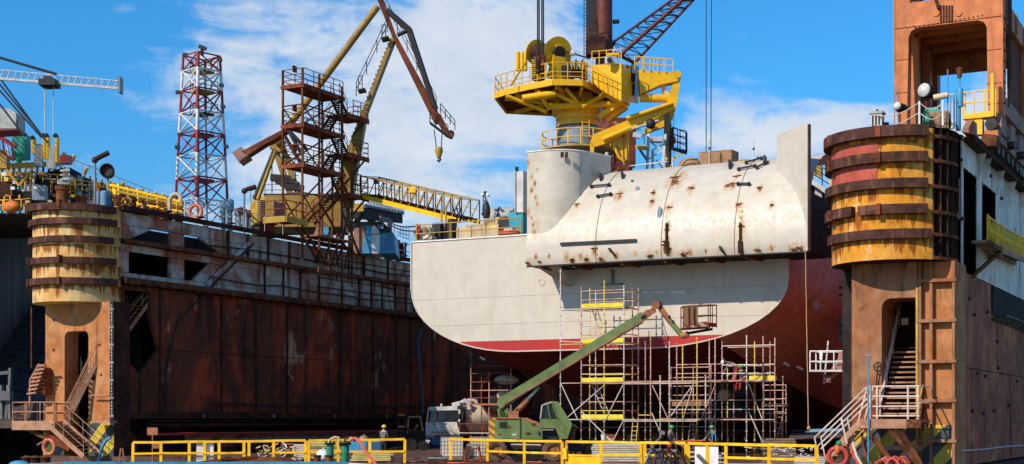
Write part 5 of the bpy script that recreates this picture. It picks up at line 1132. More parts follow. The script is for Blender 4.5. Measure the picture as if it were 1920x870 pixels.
for (px, py) in ((134, 295), (116, 290), (158, 318), (226, 346), (236, 352), (262, 358), (286, 364), (300, 368), (318, 374)):
    d_ = 178 + (px - 110) * .15; t.rod('davit', P(px, py + 8, d_), P(px + 6, py - 4, d_), .25, 'yellow_rail', 8)
for i in range(14): px = 140 + i * 14; py = 300 + i * 5.6; d_ = 184 + i * 2.; t.rod('guard_post', P(px, py + 14, d_), P(px, py, d_), .05, 'galv', 5); t.rod('guard_rail', P(px, py, d_), P(px + 14, py + 5.6, d_ + 2), .05, 'galv', 5)
t.mesh('pipe_panel', MB().prism([P(107, 345, 177.6), P(107, 338, 177.6), P(117, 336, 177.6), P(117, 317, 177.6), P(124, 316, 177.6), P(124, 312, 177.6), P(129, 312, 177.6), P(129, 345, 177.6)], bd * .3), 'pale_grey')
for k in range(3): t.beam('pipe_panel_bar', P(113, 320 + k * 8, 177.4), P(131, 319 + k * 8, 177.4), .2, .2, 'white_paint')
for k in range(10): t.box('floodlight', P(10 + k * 13 + (k * 37) % 9, 300 + (k * 53) % 80, 177.3), (.5, .3, .35), ('tan_tank', 'white_paint', 'orange_rust')[k % 3], (0, 0, TH))
t.beam('big_brace', P(12, 318, 177.6), P(36, 348, 177.6), .3, .3, YO); t.beam('big_brace', P(36, 348, 177.6), P(58, 320, 177.6), .25, .25, YO)
rail_run(t, [P(-30, 396, 177.4), P(40, 394, 177.4), P(58, 392, 178)], 1.3, 'yellow_rail', .06, step=1.2); t.mesh('ladder_hoop', MB().tube([P(8, 395, 177), P(8, 370, 177), P(12, 366, 177), P(19, 368, 177), P(20, 395, 177)], .09, 6), 'yellow_rail')
R2 = random.Random(5)
for i in range(150):      # dense small pipework of the deck modules
    f = R2.random() ** 1.3; px = -20 + f * 345; d_ = 178 + max(0, px - 40) * .1; yt_ = 318 + max(0, px - 110) * .30; py = R2.uniform(yt_ + 4, 394); m = R2.choice(('yellow_rail', YO, YO, 'pale_grey', 'white_paint', 'rust', 'black_steel', 'orange_rust'))
    if i % 3 == 0: t.rod('riser', P(px, py, d_), P(px, min(398, py + R2.uniform(8, 40)), d_), R2.uniform(.05, .12), m, 6)
    elif i % 3 == 1: t.rod('pipe', P(px, py, d_), P(px + R2.uniform(8, 40), py + R2.uniform(1, 6), d_ + 1.5), R2.uniform(.04, .11), m, 6)
    else: t.box('fitting', P(px, py, d_ - .2), (R2.uniform(.2, .6), .3, R2.uniform(.2, .6)), m, (0, 0, TH))
for k in range(4): rail_run(t, [P(20 + k * 60, 330 + k * 12, 177 + k * 5), P(75 + k * 60, 334 + k * 12, 181 + k * 5)], 1.1, 'yellow_rail', .045, step=1.2)
ck = T('vessel_crane', 'grey and pink deck crane cab with wire ropes on the far left vessel', 'crane', P(10, 300, 176)); t = ck; D = 176
t.mesh('cab', MB().prism([P(-20, 240), P(-20, 204), P(18, 203), P(30, 212), P(30, 240), P(22, 243)], bd * 2), 'grey_paint'); t.mesh('cab_window', MB().prism([P(21, 232, 175.8), P(21, 210, 175.8), P(29, 214, 175.8), P(29, 234, 175.8)], bd * .1), 'glass_dark'); t.mesh('cab_floor', MB().prism([P(-20, 246), P(-20, 240), P(32, 240), P(32, 243)], bd * 2.3), 'mast_red')
t.rod('cab_rail', P(32, 242), P(32, 224), .05, 'black_steel'); t.beam('boom_chord', P(-30, 240, 175.5), P(30, 275, 175.5), .5, .5, 'mast_red'); t.beam('boom_chord', P(-30, 262, 175.5), P(26, 300, 175.5), .4, .4, 'rust_red')
for i in range(7): t.rod('boom_lacing', lerp(P(-30, 240, 175.4), P(30, 275, 175.4), i / 7), lerp(P(-30, 262, 175.4), P(26, 300, 175.4), (i + .8) / 7), .12, 'white_paint' if i % 2 else 'mast_red', 6)
for a, b in (((-20, 120), (84, 262)), ((-20, 135), (90, 268)), ((-20, 148), (78, 258)), ((-20, 170), (46, 256))): t.rod('wire_rope', P(*a), P(*b), .07, 'black_steel', 5)
lb = single('life_raft', MB().ball(P(22, 388, 176.5), (1.3, .8, .75), 14, 9), 'orange_paint', 'orange covered life raft in a yellow cradle on the far left vessel', 'life raft'); 
# floating quay at the water's edge
fq = T('floating_quay', 'low dark floating quay with tyre strips behind the left tower stair', 'quay', P(30, 830, 172)); t = fq; D = 172
t.mesh('deck', MB().prism([P(-300, 790), P(200, 790), P(200, 786, 178), P(-300, 786, 178)], (0, 0, -.5)), 'quay')
t.mesh('side', MB().prism([P(-300, 798, 172.1), P(200, 798, 172.1), P(200, 841, 172.1), P(-300, 841, 172.1)], bd * 6), 'shadow_steel')
for py in (802, 816, 832): t.beam('fender_strip', P(-300, py, 171.6), P(200, py, 171.6), .5, .5, 'black_rubber' if py != 816 else 'rust_dark')
for i in range(8): t.box('deck_clutter', P(-4 + i * 8, 785 - (i % 3), 173), (.45, .4, .5), ('tan_tank', 'pale_grey', 'rust', 'black_steel')[i % 4], (0, 0, i))
wl = T('anchor_windlass', 'grey mooring winch in a steel frame on the quay at the left edge', 'windlass', P(8, 785, 170)); t = wl; D = 170
t.rod('drum', P(0, 722, 170.4), P(16, 719, 170), .5, 'dull_grey', 16); t.rod('drum_flange', P(16, 719, 170), P(17.5, 719, 170), .75, 'dull_grey', 18); t.rod('drum_flange', P(2, 722, 170), P(3, 722, 170), .75, 'dull_grey', 18)
for px in (4, 19): t.beam('side_frame', P(px, 785), P(px - 2, 722), .3, .25, 'dull_grey'); t.beam('side_frame', P(px - 8, 785), P(px - 2, 722), .2, .2, 'dull_grey')
t.beam('top_frame', P(0, 700), P(20, 698), .25, .25, 'dull_grey'); t.beam('guide_post', P(19, 725), P(20, 690), .22, .22, 'dull_grey'); t.box('motor', P(10, 742), (.9, .8, .7), 'dull_grey', (0, 0, TH))

# ================= things standing on the left wing wall =================
def on_wall(px, x): p = PX(px, 400, x); return V((x, p.y, ZT))
def wall_pix(px, py, x): return PX(px, py, x)
def lamp_post(px, x, ytop, label, head=(18, -14), grp='floodlight posts along the left wall'):
    b = on_wall(px, x); t = T('lamp_post', label, 'lamp post', b, group=grp); top = wall_pix(px, ytop, x); d_ = (cos(TH) * x * 0 + 1)
    t.rod('pole', b, V((x, b.y, top.z)), .07, 'grey_blue', 8)
    h0 = V((x, b.y, top.z)); s = (ray(px, 400).length and (b.y / ray(px, 400).y)) / FPX; r_ = V((cos(TH), sin(TH), 0))
    h1 = h0 + r_ * head[0] * s + V((0, 0, -head[1] * s)); t.rod('lamp_head', h0 + r_ * 4 * s + V((0, 0, .1)), h1, .16, 'rust_dark', 10); t.ball('lamp_joint', h0, .2, 'black_steel'); return t
lamp_post(178, -62.0, 300, 'floodlight pole with slanted lamp tube on the left drum tower', (26, -14))
lp = lamp_post(458, -61.5, 358, 'curved lamp post with slanted red lamp beside the yellow crane house', (22, -8))
fl_ = T('searchlight', 'large round dark searchlight on a post above the blue cabinet', 'searchlight', on_wall(203, -61.6)); t = fl_
p = wall_pix(202, 325, -61.6); ax_ = V((.5, -.8, .1)).normalized(); t.rod('post', (p.x, p.y, ZT), p, .06, 'blue_grey'); t.mesh('lamp_drum', MB().lathe([(0, -.32), (.36, -.30), (.42, 0), (.44, .30), (.38, .32), (.34, .05), (0, .0)], p + V((0, 0, .1)), 20, ax_), 'rust_dark'); t.rod('lamp_lens', p + ax_ * .05 + V((0, 0, .1)), p + ax_ * .1 + V((0, 0, .1)), .3, 'black_steel', 16)
cb = T('cabinet', 'pale blue steel cabinet below the searchlight on the left wall', 'cabinet', on_wall(194, -61.8)); p = wall_pix(196, 362, -61.8); cb.box('body', (p.x, p.y, ZT + .6), (.7, .6, 1.2), 'blue_paint'); cb.box('door', (p.x, p.y - .32, ZT + .6), (.55, .03, 1.0), 'blue_grey')
cn = T('hatch_cone', 'tall rust red conical cover beside the lamp post on the left wall', 'cover', on_wall(176, -62.6)); p = on_wall(178, -62.6); cn.mesh('shell', MB().prism([p + V((-.45, 0, 0)), p + V((.45, 0, 0)), p + V((.35, 0, 1.5)), p + V((.05, 0, 1.6))], (0, .7, 0)), 'rust_red'); cn.rod('pipe', p + V((.55, .1, 0)), p + V((.55, .1, 1.3)), .12, 'rust_dark')
def bollard(px, x, r, h, label, grp='mooring bollards on the left wall', mat='rust', dz=0):
    b = on_wall(px, x); t = T('bollard', label, 'bollard', b, group=grp); t.mesh('post', MB().lathe([(r, 0), (r, h * .8), (r * 1.18, h * .82), (r * 1.18, h), (0, h + .02)], b, 16), mat); t.mesh('foot_plate', MB().lathe([(r * 1.5, 0), (r * 1.5, .05), (r, .06)], b, 14), mat); return t
for px, x, r, h, lb in ((117, -62.9, .36, 1.25, 'wide pale brown bollard on the left drum, first from the water'), (152, -62.6, .30, .85, 'low brown bollard on the left drum beside the red cover'), (222, -61.2, .32, 1.0, 'dark bollard right of the yellow disc on the left wall'), (246, -61.0, .30, .95, 'dark bollard at the start of the cable heap'), (741, -60.4, .34, 1.5, 'rusty bollard next to the yellow disc near the ship'), (754, -60.4, .34, 1.4, 'rusty bollard with black loop beside the white hull')): bollard(px, x, r, h, lb)
for px, y_, x, lb in ((212, 361, -61.4, 'yellow disc marker on a post above the left tower'), (735, 455, -60.0, 'yellow disc marker beside the bollards near the ship'), (656, 424, -59.9, 'yellow disc marker beside the foot of the stair tower')):
    p = wall_pix(px, y_, x); d = T('marker_disc', lb, 'marker', (p.x, p.y, ZT), group='yellow disc markers'); d.rod('post', (p.x, p.y + .1, ZT), (p.x, p.y + .1, p.z), .05, 'rust'); d.rod('disc', p - V((0, .02, 0)), p + V((.01, .05, 0)), .27, 'yellow_rail', 16)
lbuoy = T('lifebuoy', 'orange lifebuoy on the railing of the left wall below the mast', 'lifebuoy', on_wall(367, -60.3)); p = wall_pix(367, 397, -60.3)
lbuoy.mesh('ring', MB().tube([p + V((.42 * cos(a) * .9, .42 * cos(a) * .3, .42 * sin(a))) for a in [i * pi / 10 for i in range(20)]], .12, 8, True), 'lifebuoy'); lbuoy.rod('hook', p + V((0, .1, -.9)), p + V((0, .1, .3)), .04, 'pale_grey')
# heap of rusty cables and pipes
hp_ = T('cable_heap', 'tangled heap of rusty cables and scrap along the top of the left wall', 'scrap', on_wall(280, -60.6)); t = hp_
for i in range(46):
    px = 222 + i * 2.6 + random.uniform(-4, 4); b = on_wall(px, random.uniform(-61.6, -60.2)); k = random.random()
    if k < .45:
        r_ = random.uniform(.2, .5); c = b + V((0, 0, random.uniform(.1, .6))); tl = random.uniform(0, 3)
        t.mesh('cable_loop', MB().tube([c + V((r_ * cos(a) , r_ * sin(a) * cos(tl), r_ * sin(a) * sin(tl) * .6)) for a in [j * pi / 6 for j in range(12)]], random.uniform(.03, .06), 5, True), random.choice(('rust', 'rust_dark', 'rust', 'yellow_old', 'black_steel')))
    elif k < .8: t.rod('pipe', b + V((0, 0, random.uniform(.05, .4))), b + V((random.uniform(-.8, .8), random.uniform(-1, 1), random.uniform(.1, .9))), random.uniform(.04, .1), random.choice(('rust', 'rust_dark', 'orange_rust', 'gantry_pink')), 7)
    else: t.box('crate', b + V((0, 0, .2)), (random.uniform(.3, .7), random.uniform(.3, .7), random.uniform(.3, .6)), random.choice(('rust_dark', 'orange_rust', 'yellow_old')), (0, 0, random.uniform(0, 1.5)))
rl = T('wall_railing', 'thin pale and rusty railing along the top edge of the left wall', 'railing', (XL1, 80, ZT)); t = rl
rail_run(t, [(XL1 + .1, 70.5, ZT + .07), (XL1 + .1, 80.6, ZT + .07)], 1.1, 'galv', .025, step=2.0, rails=(1,)); rail_run(t, [(XL1 + .1, 90, ZT + .07), (XL1 + .1, 102.5, ZT + .07)], 1.1, 'galv', .03, step=1.6)
for px, w_, h_, m, nm, lb in ((500, .8, .8, 'rust_red', 'winch_drum', 'rust red capstan drum beside the yellow crane house'), (486, .5, .6, 'black_steel', 'winch_drum', 'small dark capstan drum left of the red one')):
    b = on_wall(px, -60.7); q = T(nm, lb, 'capstan', b); q.mesh('drum', MB().lathe([(w_, 0), (w_, .2), (w_ * .7, .3), (w_ * .7, h_), (w_, h_ + .1), (0, h_ + .2)], b, 16), m); q.rod('shaft', b + V((0, 0, h_)), b + V((0, 0, h_ + .4)), .12, 'rust_dark')
gv = T('vent_gooseneck', 'pale gooseneck vent pipe on the left wall beside the mast', 'vent', on_wall(318, -60.7)); b = on_wall(318, -60.7); gv.mesh('pipe', MB().tube([b, b + V((0, 0, 1.2)), b + V((.1, .1, 1.5)), b + V((.35, .2, 1.6)), b + V((.6, .3, 1.45)), b + V((.62, .3, 1.1))], .13, 8), 'tan_tank'); gv.rod('flange', b, b + V((0, 0, .1)), .25, 'rust')
# yellow pipe rack near the heap, on the vessel side of the wall
pr_ = T('pipe_rack', 'yellow pipe rack with valves just beyond the cable heap', 'pipe rack', PD(270, 400, 128)); t = pr_; D = 128
for i in range(8): px = 205 + i * 18; y_ = 340 + i * 5; t.beam('post', P(px, 405), P(px, y_), .2, .2, 'yellow_rail' if i % 2 else YO); t.ball('valve', P(px + 7, y_ + 8, 127), .3, ('yellow_rail', 'rust_dark', YO)[i % 3]); t.beam('rack_brace', P(px, y_ + 18), P(px + 18, y_ + 8), .12, .12, YO)
for k in range(5): t.rod('pipe', P(200, 346 + k * 9), P(342, 380 + k * 6), .14, ('yellow_rail', YO, 'rust', 'yellow_rail', 'rust_dark')[k], 8)
# ================= left tower stair =================
ls = T('access_stair', 'tan steel stairs with landing wrapping the foot of the left drum tower', 'stair', PY(80, 800, 61.5)); t = ls; ST = 'stair_tan'
YQ = 61.6; la = PY(24, 792, YQ); lbp = PY(104, 792, YQ); zl_ = 2.0
t.span('landing', (la.x, YQ, zl_ - .16), (lbp.x, YQ + 1.9, zl_), ST); t.span('landing_edge', (la.x - .03, YQ - .05, zl_ - .5), (lbp.x, YQ, zl_ + .03), ST)
rail_run(t, [(lbp.x - .1, YQ, zl_), (la.x, YQ, zl_), (la.x, YQ + 1.9, zl_)], 1.1, ST, .035, step=1.2); rail_run(t, [(la.x, YQ + 1.9, zl_), (lbp.x - .5, YQ + 1.9, zl_)], 1.1, ST, .035, step=1.2)
for f in (.05, .5): t.beam('landing_bracket', (la.x + (lbp.x - la.x) * f, YQ + .3, zl_ - .2), (lbp.x + .5, YQ + .6, .4), .16, .22, 'rust_red' if f > .1 else 'rust')
stair(t, (PY(158, 868, 60.6).x, YQ - .3, .05), (PY(84, 790, 60.6).x, YQ - .3, zl_), 1.5, ST, n=10, strw=.28)
stair(t, (lbp.x - .3, YQ + 1.2, zl_), (PY(172, 640, 63.5).x, YQ + 2.6, 6.0), 1.3, ST, n=17)
for k, (zz, w_) in enumerate(((3.0, 0),)):
    mb0 = [PY(60, 735, 63.0), PY(78, 692, 63.0)]
    t.mesh('folded_gangway', MB().prism([PY(64, 738, 63), PY(58, 708, 63), PY(72, 685, 63), PY(84, 690, 63), PY(84, 740, 63)], (0, .5, 0)), 'rust_red')
    for i in range(8): p = lerp(PY(62, 740, 62.7), PY(80, 688, 62.7), i / 7) if i < 8 else 0; t.beam('gangway_slat', p + V((-.45, 0, .05)), p + V((.25, 0, .12)), .12, .1, ST)
    t.beam('gangway_rail', PY(56, 760, 62.8), PY(57, 712, 62.8), .1, .1, ST); t.beam('gangway_rail', PY(57, 712, 62.8), PY(74, 682, 62.8), .1, .1, ST)
rail_run(t, [PY(170, 742, 63.2), PY(206, 742, 63.2)], .02, ST, .05, step=1.)
t.span('pipe_bracket', (X1 - .2 if False else PY(180, 800, 63).x, 62.6, 1.9), (PY(215, 800, 63).x, 63.2, 2.05), ST)
lf = T('lifebuoy', 'faded orange lifebuoy hanging on the foot of the left tower stair', 'lifebuoy', PY(92, 840, 60.5)); p = PY(92, 838, 60.4)
lf.mesh('ring', MB().tube([p + V((.36 * cos(a), .05 * cos(a), .40 * sin(a))) for a in [i * pi / 12 for i in range(24)]], .10, 8, True), 'lifebuoy'); lf.mesh('strap', MB().ball(p + V((-.12, -.05, .38)), (.2, .12, .1)), 'orange_paint')
lf.mesh('bracket', MB().tube([p + V((-.9, 0, .1)), p + V((-.4, .05, .35)), p + V((.1, .1, .42))], .04, 6), 'stair_tan')
hp2 = T('hose', 'blue hose bent up to the pipe beside the left tower foot', 'hose', PY(185, 865, 62)); hp2.mesh('tube', MB().tube([PY(184, 868, 62), PY(188, 850, 62), PY(193, 835, 62), PY(200, 824, 62), PY(208, 820, 62)], .09, 8), 'blue_paint')
tk = T('buoyancy_drum', 'big dark round steel drum lying in the shade by the left tower foot', 'drum', PY(233, 850, 66)); tk.mesh('shell', MB().lathe([(0, -1.2), (.85, -1.0), (.95, 0), (.85, 1.0), (0, 1.2)], PY(230, 835, 67), 20, (.2, 1, 0)), 'rust_dark'); tk.rod('band', PY(230, 835, 66.1), PY(230, 835, 66.2), .93, 'rust', 20)
for i, (px, lb) in enumerate(((50, 'short rusty pile at the water edge, leftmost of three'), (66, 'short rusty pile at the water edge, middle of three'), (85, 'short rusty pile at the water edge beside the lifebuoy'))):
    b = PD(px, 875, 66); q = T('mooring_pile', lb, 'pile', b, group='rusty piles by the left stair'); q.mesh('post', MB().lathe([(.22, -.5), (.22, .36), (.27, .37), (.27, .43), (0, .44)], V((b.x, b.y, b.z)), 14), 'rust_dark'); q.mesh('cap', MB().lathe([(.27, .43), (.1, .5), (0, .5)], b, 12), 'rust')
sb = T('mooring_boat', 'pale blue gunwale of a work boat lying low along the pontoon edge', 'boat', PD(400, 880, 62)); t = sb
t.mesh('hull', MB().prism([PD(40, 869.5, 62), PD(140, 867.5, 62), PD(640, 867.5, 63), PD(720, 872, 63), PD(720, 886, 63), PD(60, 886, 62)], V((-sin(TH), cos(TH), 0)) * .5), 'white_paint'); t.beam('gunwale', PD(120, 868, 61.9), PD(650, 868, 62.9), .16, .1, 'blue_paint'); t.mesh('bow_tarp', MB().ball(PD(36, 872, 61.8), (.55, .3, .2)), 'blue_paint')
pb_ = T('pipe_bollard', 'rust brown slab of steel plate lying on the deck edge behind the left fence', 'steel plate', PD(500, 866, 66)); pb_.mesh('plate', MB().prism([PD(370, 868, 65), PD(480, 856, 66), PD(545, 858, 66.5), PD(560, 868, 66)], (0, 0, -.12)), 'rust'); pb_.beam('edge', PD(372, 867, 64.9), PD(480, 856, 65.9), .1, .1, 'rust_red')
# ================= right tower stairs =================
rs = T('access_stair', 'cream railed steel stair and landing climbing into the right orange tower', 'stair', PY(1670, 830, 61.4)); t = rs; RC = 'rail_cream'
YQ = 61.2; la = PY(1614, 790, YQ); lb_ = PY(1727, 790, YQ); zl_ = 2.12
t.span('landing', (la.x, YQ, zl_ - .1), (lb_.x, YQ + 1.9, zl_), 'leg_steel'); t.span('landing_edge', (la.x - .02, YQ - .05, zl_ - .36), (PY(1700, 790, YQ).x, YQ, zl_ + .03), 'stair_tan'); t.span('landing_edge', (PY(1700, 790, YQ).x + .01, YQ - .04, zl_ - .34), (lb_.x, YQ, zl_ + .02), 'rust')
p0, p1 = PY(1640, 790, YQ), PY(1724, 790, YQ)
for px in (1632, 1644, 1702, 1721): x = PY(px, 790, YQ).x; t.rod('rail_post', (x, YQ + .05, zl_), (x, YQ + .05, zl_ + 1.4), .045, RC)
for f in (1.4, .98, .56, .16): t.rod('handrail', (p0.x - .25, YQ + .05, zl_ + f), (p1.x, YQ + .05, zl_ + f), .035, RC)
for f in (1.4, .7): t.rod('handrail', (p1.x, YQ + .05, zl_ + f), (p1.x, YQ + 1.9, zl_ + f), .035, RC)
# flight down to the left
a = V((PY(1536, 868, YQ).x, YQ + .5, .1)); b = V((la.x, YQ + .5, zl_ - .05))
stair(t, a, b, 1.0, 'stair_tan', n=9, rail=False, strw=.24)
for sy in (0, 1.0):
    for f in (1.4, .9):
        q0 = V((a.x - .2, YQ + sy, a.z + f - .15)); q1 = V((p0.x - .3, YQ + sy, zl_ + f)); t.rod('handrail', q0, q1, .035, RC)
    t.rod('rail_post', (a.x + .05, YQ + sy, a.z + .1), (a.x - .2, YQ + sy, a.z + 1.25), .035, RC); t.rod('rail_post', (a.x + 1.2, YQ + sy, a.z + 1.0), (a.x + .95, YQ + sy, a.z + 2.1), .045, RC); t.rod('rail_post', (b.x - .1, YQ + sy, b.z), (p0.x - .3, YQ + sy, zl_ + 1.4), .04, RC)
for x0, x1 in ((la.x + .1, la.x + 1.3), (la.x + 1.1, la.x + 2.3), (lb_.x - 1.0, lb_.x - .1)): t.beam('landing_brace', (x0, YQ + .1, zl_ - .25), (x1, YQ + .5, .2), .18, .2, 'rust')
t.beam('tie_beam', (la.x + .9, YQ + .4, .95), (lb_.x, YQ + .4, .95), .12, .22, 'shadow_steel')
# flight up through the leg
a = V((PY(1686, 785, 62.9).x, YQ + 1.9, zl_)); xs_ = a.x
b = V((xs_ + .1, 67.4, 7.6))
stair(t, a, b, 1.75, 'rust_dark', n=24, rail=False, tread=.3, strw=.3)
for i in range(1, 14): p = lerp(a, b, i / 24); t.box('nosing', p + V((0, -.16, .03)), (1.6, .05, .07), 'stair_tan')
for f in (1.0, .55): t.rod('handrail', a + V((-.86, 0, f)), b + V((-.86, 0, f)), .04, 'galv' if f < 1 else RC); 
t.rod('handrail', a + V((-.80, .3, 1.35)), b + V((-.80, 0, 1.35)), .035, 'galv'); t.rod('handrail', a + V((.86, 0, 1.)), b + V((.86, 0, 1.)), .035, 'yellow_old')
for i in range(5): p = lerp(a, b, i / 4) + V((-.86, 0, 0)); t.rod('rail_post', p, p + V((0, 0, 1.3)), .035, RC)
t.beam('light_bar', PY(1668, 556, 66), PY(1690, 590, 66), .2, .06, 'orange_rust'); t.box('lamp', PY(1697, 603, 65.8), (.3, .2, .3), 'tan_tank')
wp = T('water_standpipe', 'thin blue standpipe with wheel beside the right tower stair', 'pipe', PY(1628, 868, 61)); wp.rod('pipe', PY(1628, 868, 61), PY(1628, 667, 61), .032, 'blue_paint'); wp.beam('cap', PY(1623, 666, 61), PY(1633, 666, 61), .08, .05, 'blue_grey')
p = PY(1646, 688, 63.2); vw = T('hand_wheel', 'dark valve hand wheel on a bent spindle on the right tower leg', 'valve wheel', PY(1643, 720, 63.3)); vw.mesh('rim', MB().tube([p + V((.16 * cos(a_), .0, .2 * sin(a_))) for a_ in [i * pi / 8 for i in range(16)]], .03, 6, True), 'black_steel'); vw.rod('spindle', p, PY(1642, 730, 63.3), .03, 'black_steel'); vw.rod('spoke', p - V((.16, 0, 0)), p + V((.16, 0, 0)), .02, 'black_steel'); vw.rod('spoke', p - V((0, 0, .2)), p + V((0, 0, .2)), .02, 'black_steel')
lr_ = T('lifebuoy', 'red lifebuoy with orange strap at the foot of the right stair', 'lifebuoy', PY(1570, 868, 60.6)); p = PY(1571, 856, 60.5)
lr_.mesh('ring', MB().tube([p + V((.37 * cos(a_), .05 * cos(a_), .38 * sin(a_))) for a_ in [i * pi / 12 for i in range(24)]], .095, 8, True), 'red_paint'); lr_.mesh('strap', MB().ball(p + V((0, -.06, .3)), (.12, .1, .2)), 'orange_paint'); lr_.mesh('green_cloth', MB().ball(p + V((.05, -.03, .55)), (.13, .1, .13)), 'post_green')
hh = T('hose_heap', 'loose pink and red hoses heaped at the foot of the right tower', 'hoses', PY(1665, 868, 60.4)); t = hh
for i in range(9):
    pts = [PY(1640 + i * 5 + 26 * f, 872 - 10 * sin(pi * f) * (1 + (i % 3) * .3), 60.4 + (i % 4) * .15) for f in [k / 8 for k in range(9)]]; t.mesh('hose', MB().tube(pts, .045, 6), ('hose_red', 'lifebuoy', 'red_paint')[i % 3])
for px0, m in ((1592, 'hose_red'), (1598, 'rail_cream'), (1616, 'rust_red')):
    t.mesh('hose', MB().tube([PY(px0, 812, 61.6), PY(px0 + 2, 835, 61.4), PY(px0 + 8, 855, 61.2), PY(px0 + 18, 872, 61)], .06, 6), m)
fd = T('ring_fender', 'small grey ring on the blue painted foot of the right tower', 'ring', PY(1704, 853, 63.3)); p = PY(1704, 853, 63.25); fd.mesh('ring', MB().tube([p + V((.14 * cos(a_), 0, .14 * sin(a_))) for a_ in [i * pi / 8 for i in range(16)]], .05, 6, True), 'grey_paint'); fd.rod('eye', p + V((0, 0, .1)), p + V((0, .2, .1)), .03, 'black_steel')

# ================= stair platform on the outer side of the right wall =================
op_ = T('side_stair', 'yellow railed steel stair platform hung on the outer face of the right dock wall', 'stair', (XR1 + .6, rY(1825), 9.5)); t = op_
XS = XR1 + .75; z0 = PX(1822, 453, XR1).z; y0, y1 = rY(1819), rY(1846)
t.span('platform', (XR1 + .05, y0, z0 - .12), (XS, y1, z0), 'stair_tan'); t.span('platform_edge', (XS, y0, z0 - .2), (XS + .06, y1, z0 + .02), 'rust')
YE = PX(1925, 450, XS).y; zE = PX(1925, 478, XS).z
for f in (0, 1): t.beam('stringer', (XR1 + .08 + f * .64, y1, z0 - .05), (XR1 + .08 + f * .64, YE + 1, zE - .25), .08, .3, 'stair_tan')
for i in range(14): p = lerp((XR1 + .4, y1, z0), (XR1 + .4, YE + 1, zE - .2), i / 14); t.box('tread', p, (.6, .28, .04), 'rust')
for x in (XS,):
    pts = [V((x, y0, z0)), V((x, y1, z0)), V((x, YE + 1, zE - .2))]; up = V((0, 0, 1.05))
    for A_, B_ in zip(pts, pts[1:]):
        t.rod('handrail', A_ + up, B_ + up, .045, 'yellow_rail'); t.rod('handrail', A_ + up * .5, B_ + up * .5, .03, 'yellow_rail'); k = max(2, round((B_ - A_).length / .6))
        for i in range(k): t.rod('rail_post', lerp(A_, B_, i / k), lerp(A_, B_, i / k) + up, .04, 'yellow_rail'); t.rod('rail_lacing', lerp(A_, B_, i / k), lerp(A_, B_, (i + 1) / k) + up, .025, 'yellow_rail', 6)
    t.mesh('rail_hoop', MB().tube([pts[1] + up * .05, pts[1] + up * .9, pts[1] + up * 1.08 + V((0, .1, 0)), pts[1] + up + V((0, .4, -.05))], .05, 6), 'yellow_rail'); t.mesh('rail_hoop', MB().tube([pts[0], pts[0] + up * .9, pts[0] + up * 1.08 + V((0, .12, 0)), pts[0] + up * .95 + V((0, .45, 0))], .05, 6), 'yellow_rail')
t.beam('strut', (XS - .1, y1, z0 - .2), (XR1 + .02, y0 + .3, z0 - 1.6), .12, .16, 'rust'); t.beam('strut', (XS, y1 + .2, z0 - .3), (XR1, y1 + 1, z0 - .3), .12, .2, 'orange_rust')
bx2 = T('pipe_bundle', 'dark bundle of steel pipes under the side stair on the right wall', 'pipes', (XR1 + .4, rY(1880), 7.4)); t = bx2
ya_, yb_ = rY(1858), rY(1935)
t.span('recess_plate', (XR1 + .02, ya_ + .1, 7.2), (XR1 + .07, yb_, 8.6), 'shadow_steel')  # nearly flush dark plate painted as the shade of a recess in the wall
for i in range(5): t.rod('pipe', (XR1 + .1 + i * .1, ya_ + i * .25, 6.95 + i * .06), (XR1 + .1 + i * .1, yb_ + 2, 6.95 + i * .06), .06, 'black_steel')
ch_ = T('chain_tackle', 'hanging chain tackle on the pale edge of the right wall', 'chain', PX(1799, 330, XR1 + .1)); ch_.rod('chain', PX(1799, 335, XR1 + .12), PX(1799, 400, XR1 + .12), .03, 'black_steel', 6); ch_.mesh('hook', MB().tube([PX(1797, 398, XR1 + .12), PX(1797, 410, XR1 + .12), PX(1800, 410, XR1 + .12), PX(1800, 398, XR1 + .12)], .025, 6, True), 'black_steel')

# ================= things on the right tower top =================
def onr(px, y): p = PY(px, 240, y); return V((p.x, y, ZT - .05))
def rz(py, px, y): return PY(px, py, y).z
t = T('vent_cabinet', 'small grey louvred cabinet at the left edge of the right drum top', 'cabinet', onr(1646, 63.6)); b = onr(1645, 63.6); t.box('body', b + V((0, 0, .45)), (.5, .5, .95), 'pale_grey'); t.box('roof', b + V((0, 0, .98)), (.6, .6, .1), 'grey_paint'); t.rod('top_pin', b + V((0, 0, 1)), b + V((0, 0, 1.15)), .06, 'black_steel')
for i in range(3): t.box('louvre', b + V((-.14 + i * .14, -.27, .45)), (.06, .04, .8), 'black_steel')
for px, h_, m, lb in ((1657, .55, 'rust_dark', 'rusty bollard right of the grey louvred cabinet'), (1668, .35, 'rust', 'low rusty drum second right of the grey cabinet')):
    b = onr(px, 63.7); q = T('bollard', lb, 'bollard', b, group='rusty bollards on the right drum'); q.mesh('post', MB().lathe([(.24, 0), (.16, h_ * .6), (.24, h_), (0, h_ + .02)], b, 14), m); q.rod('foot', b, b + V((0, 0, .05)), .3, m, 14)
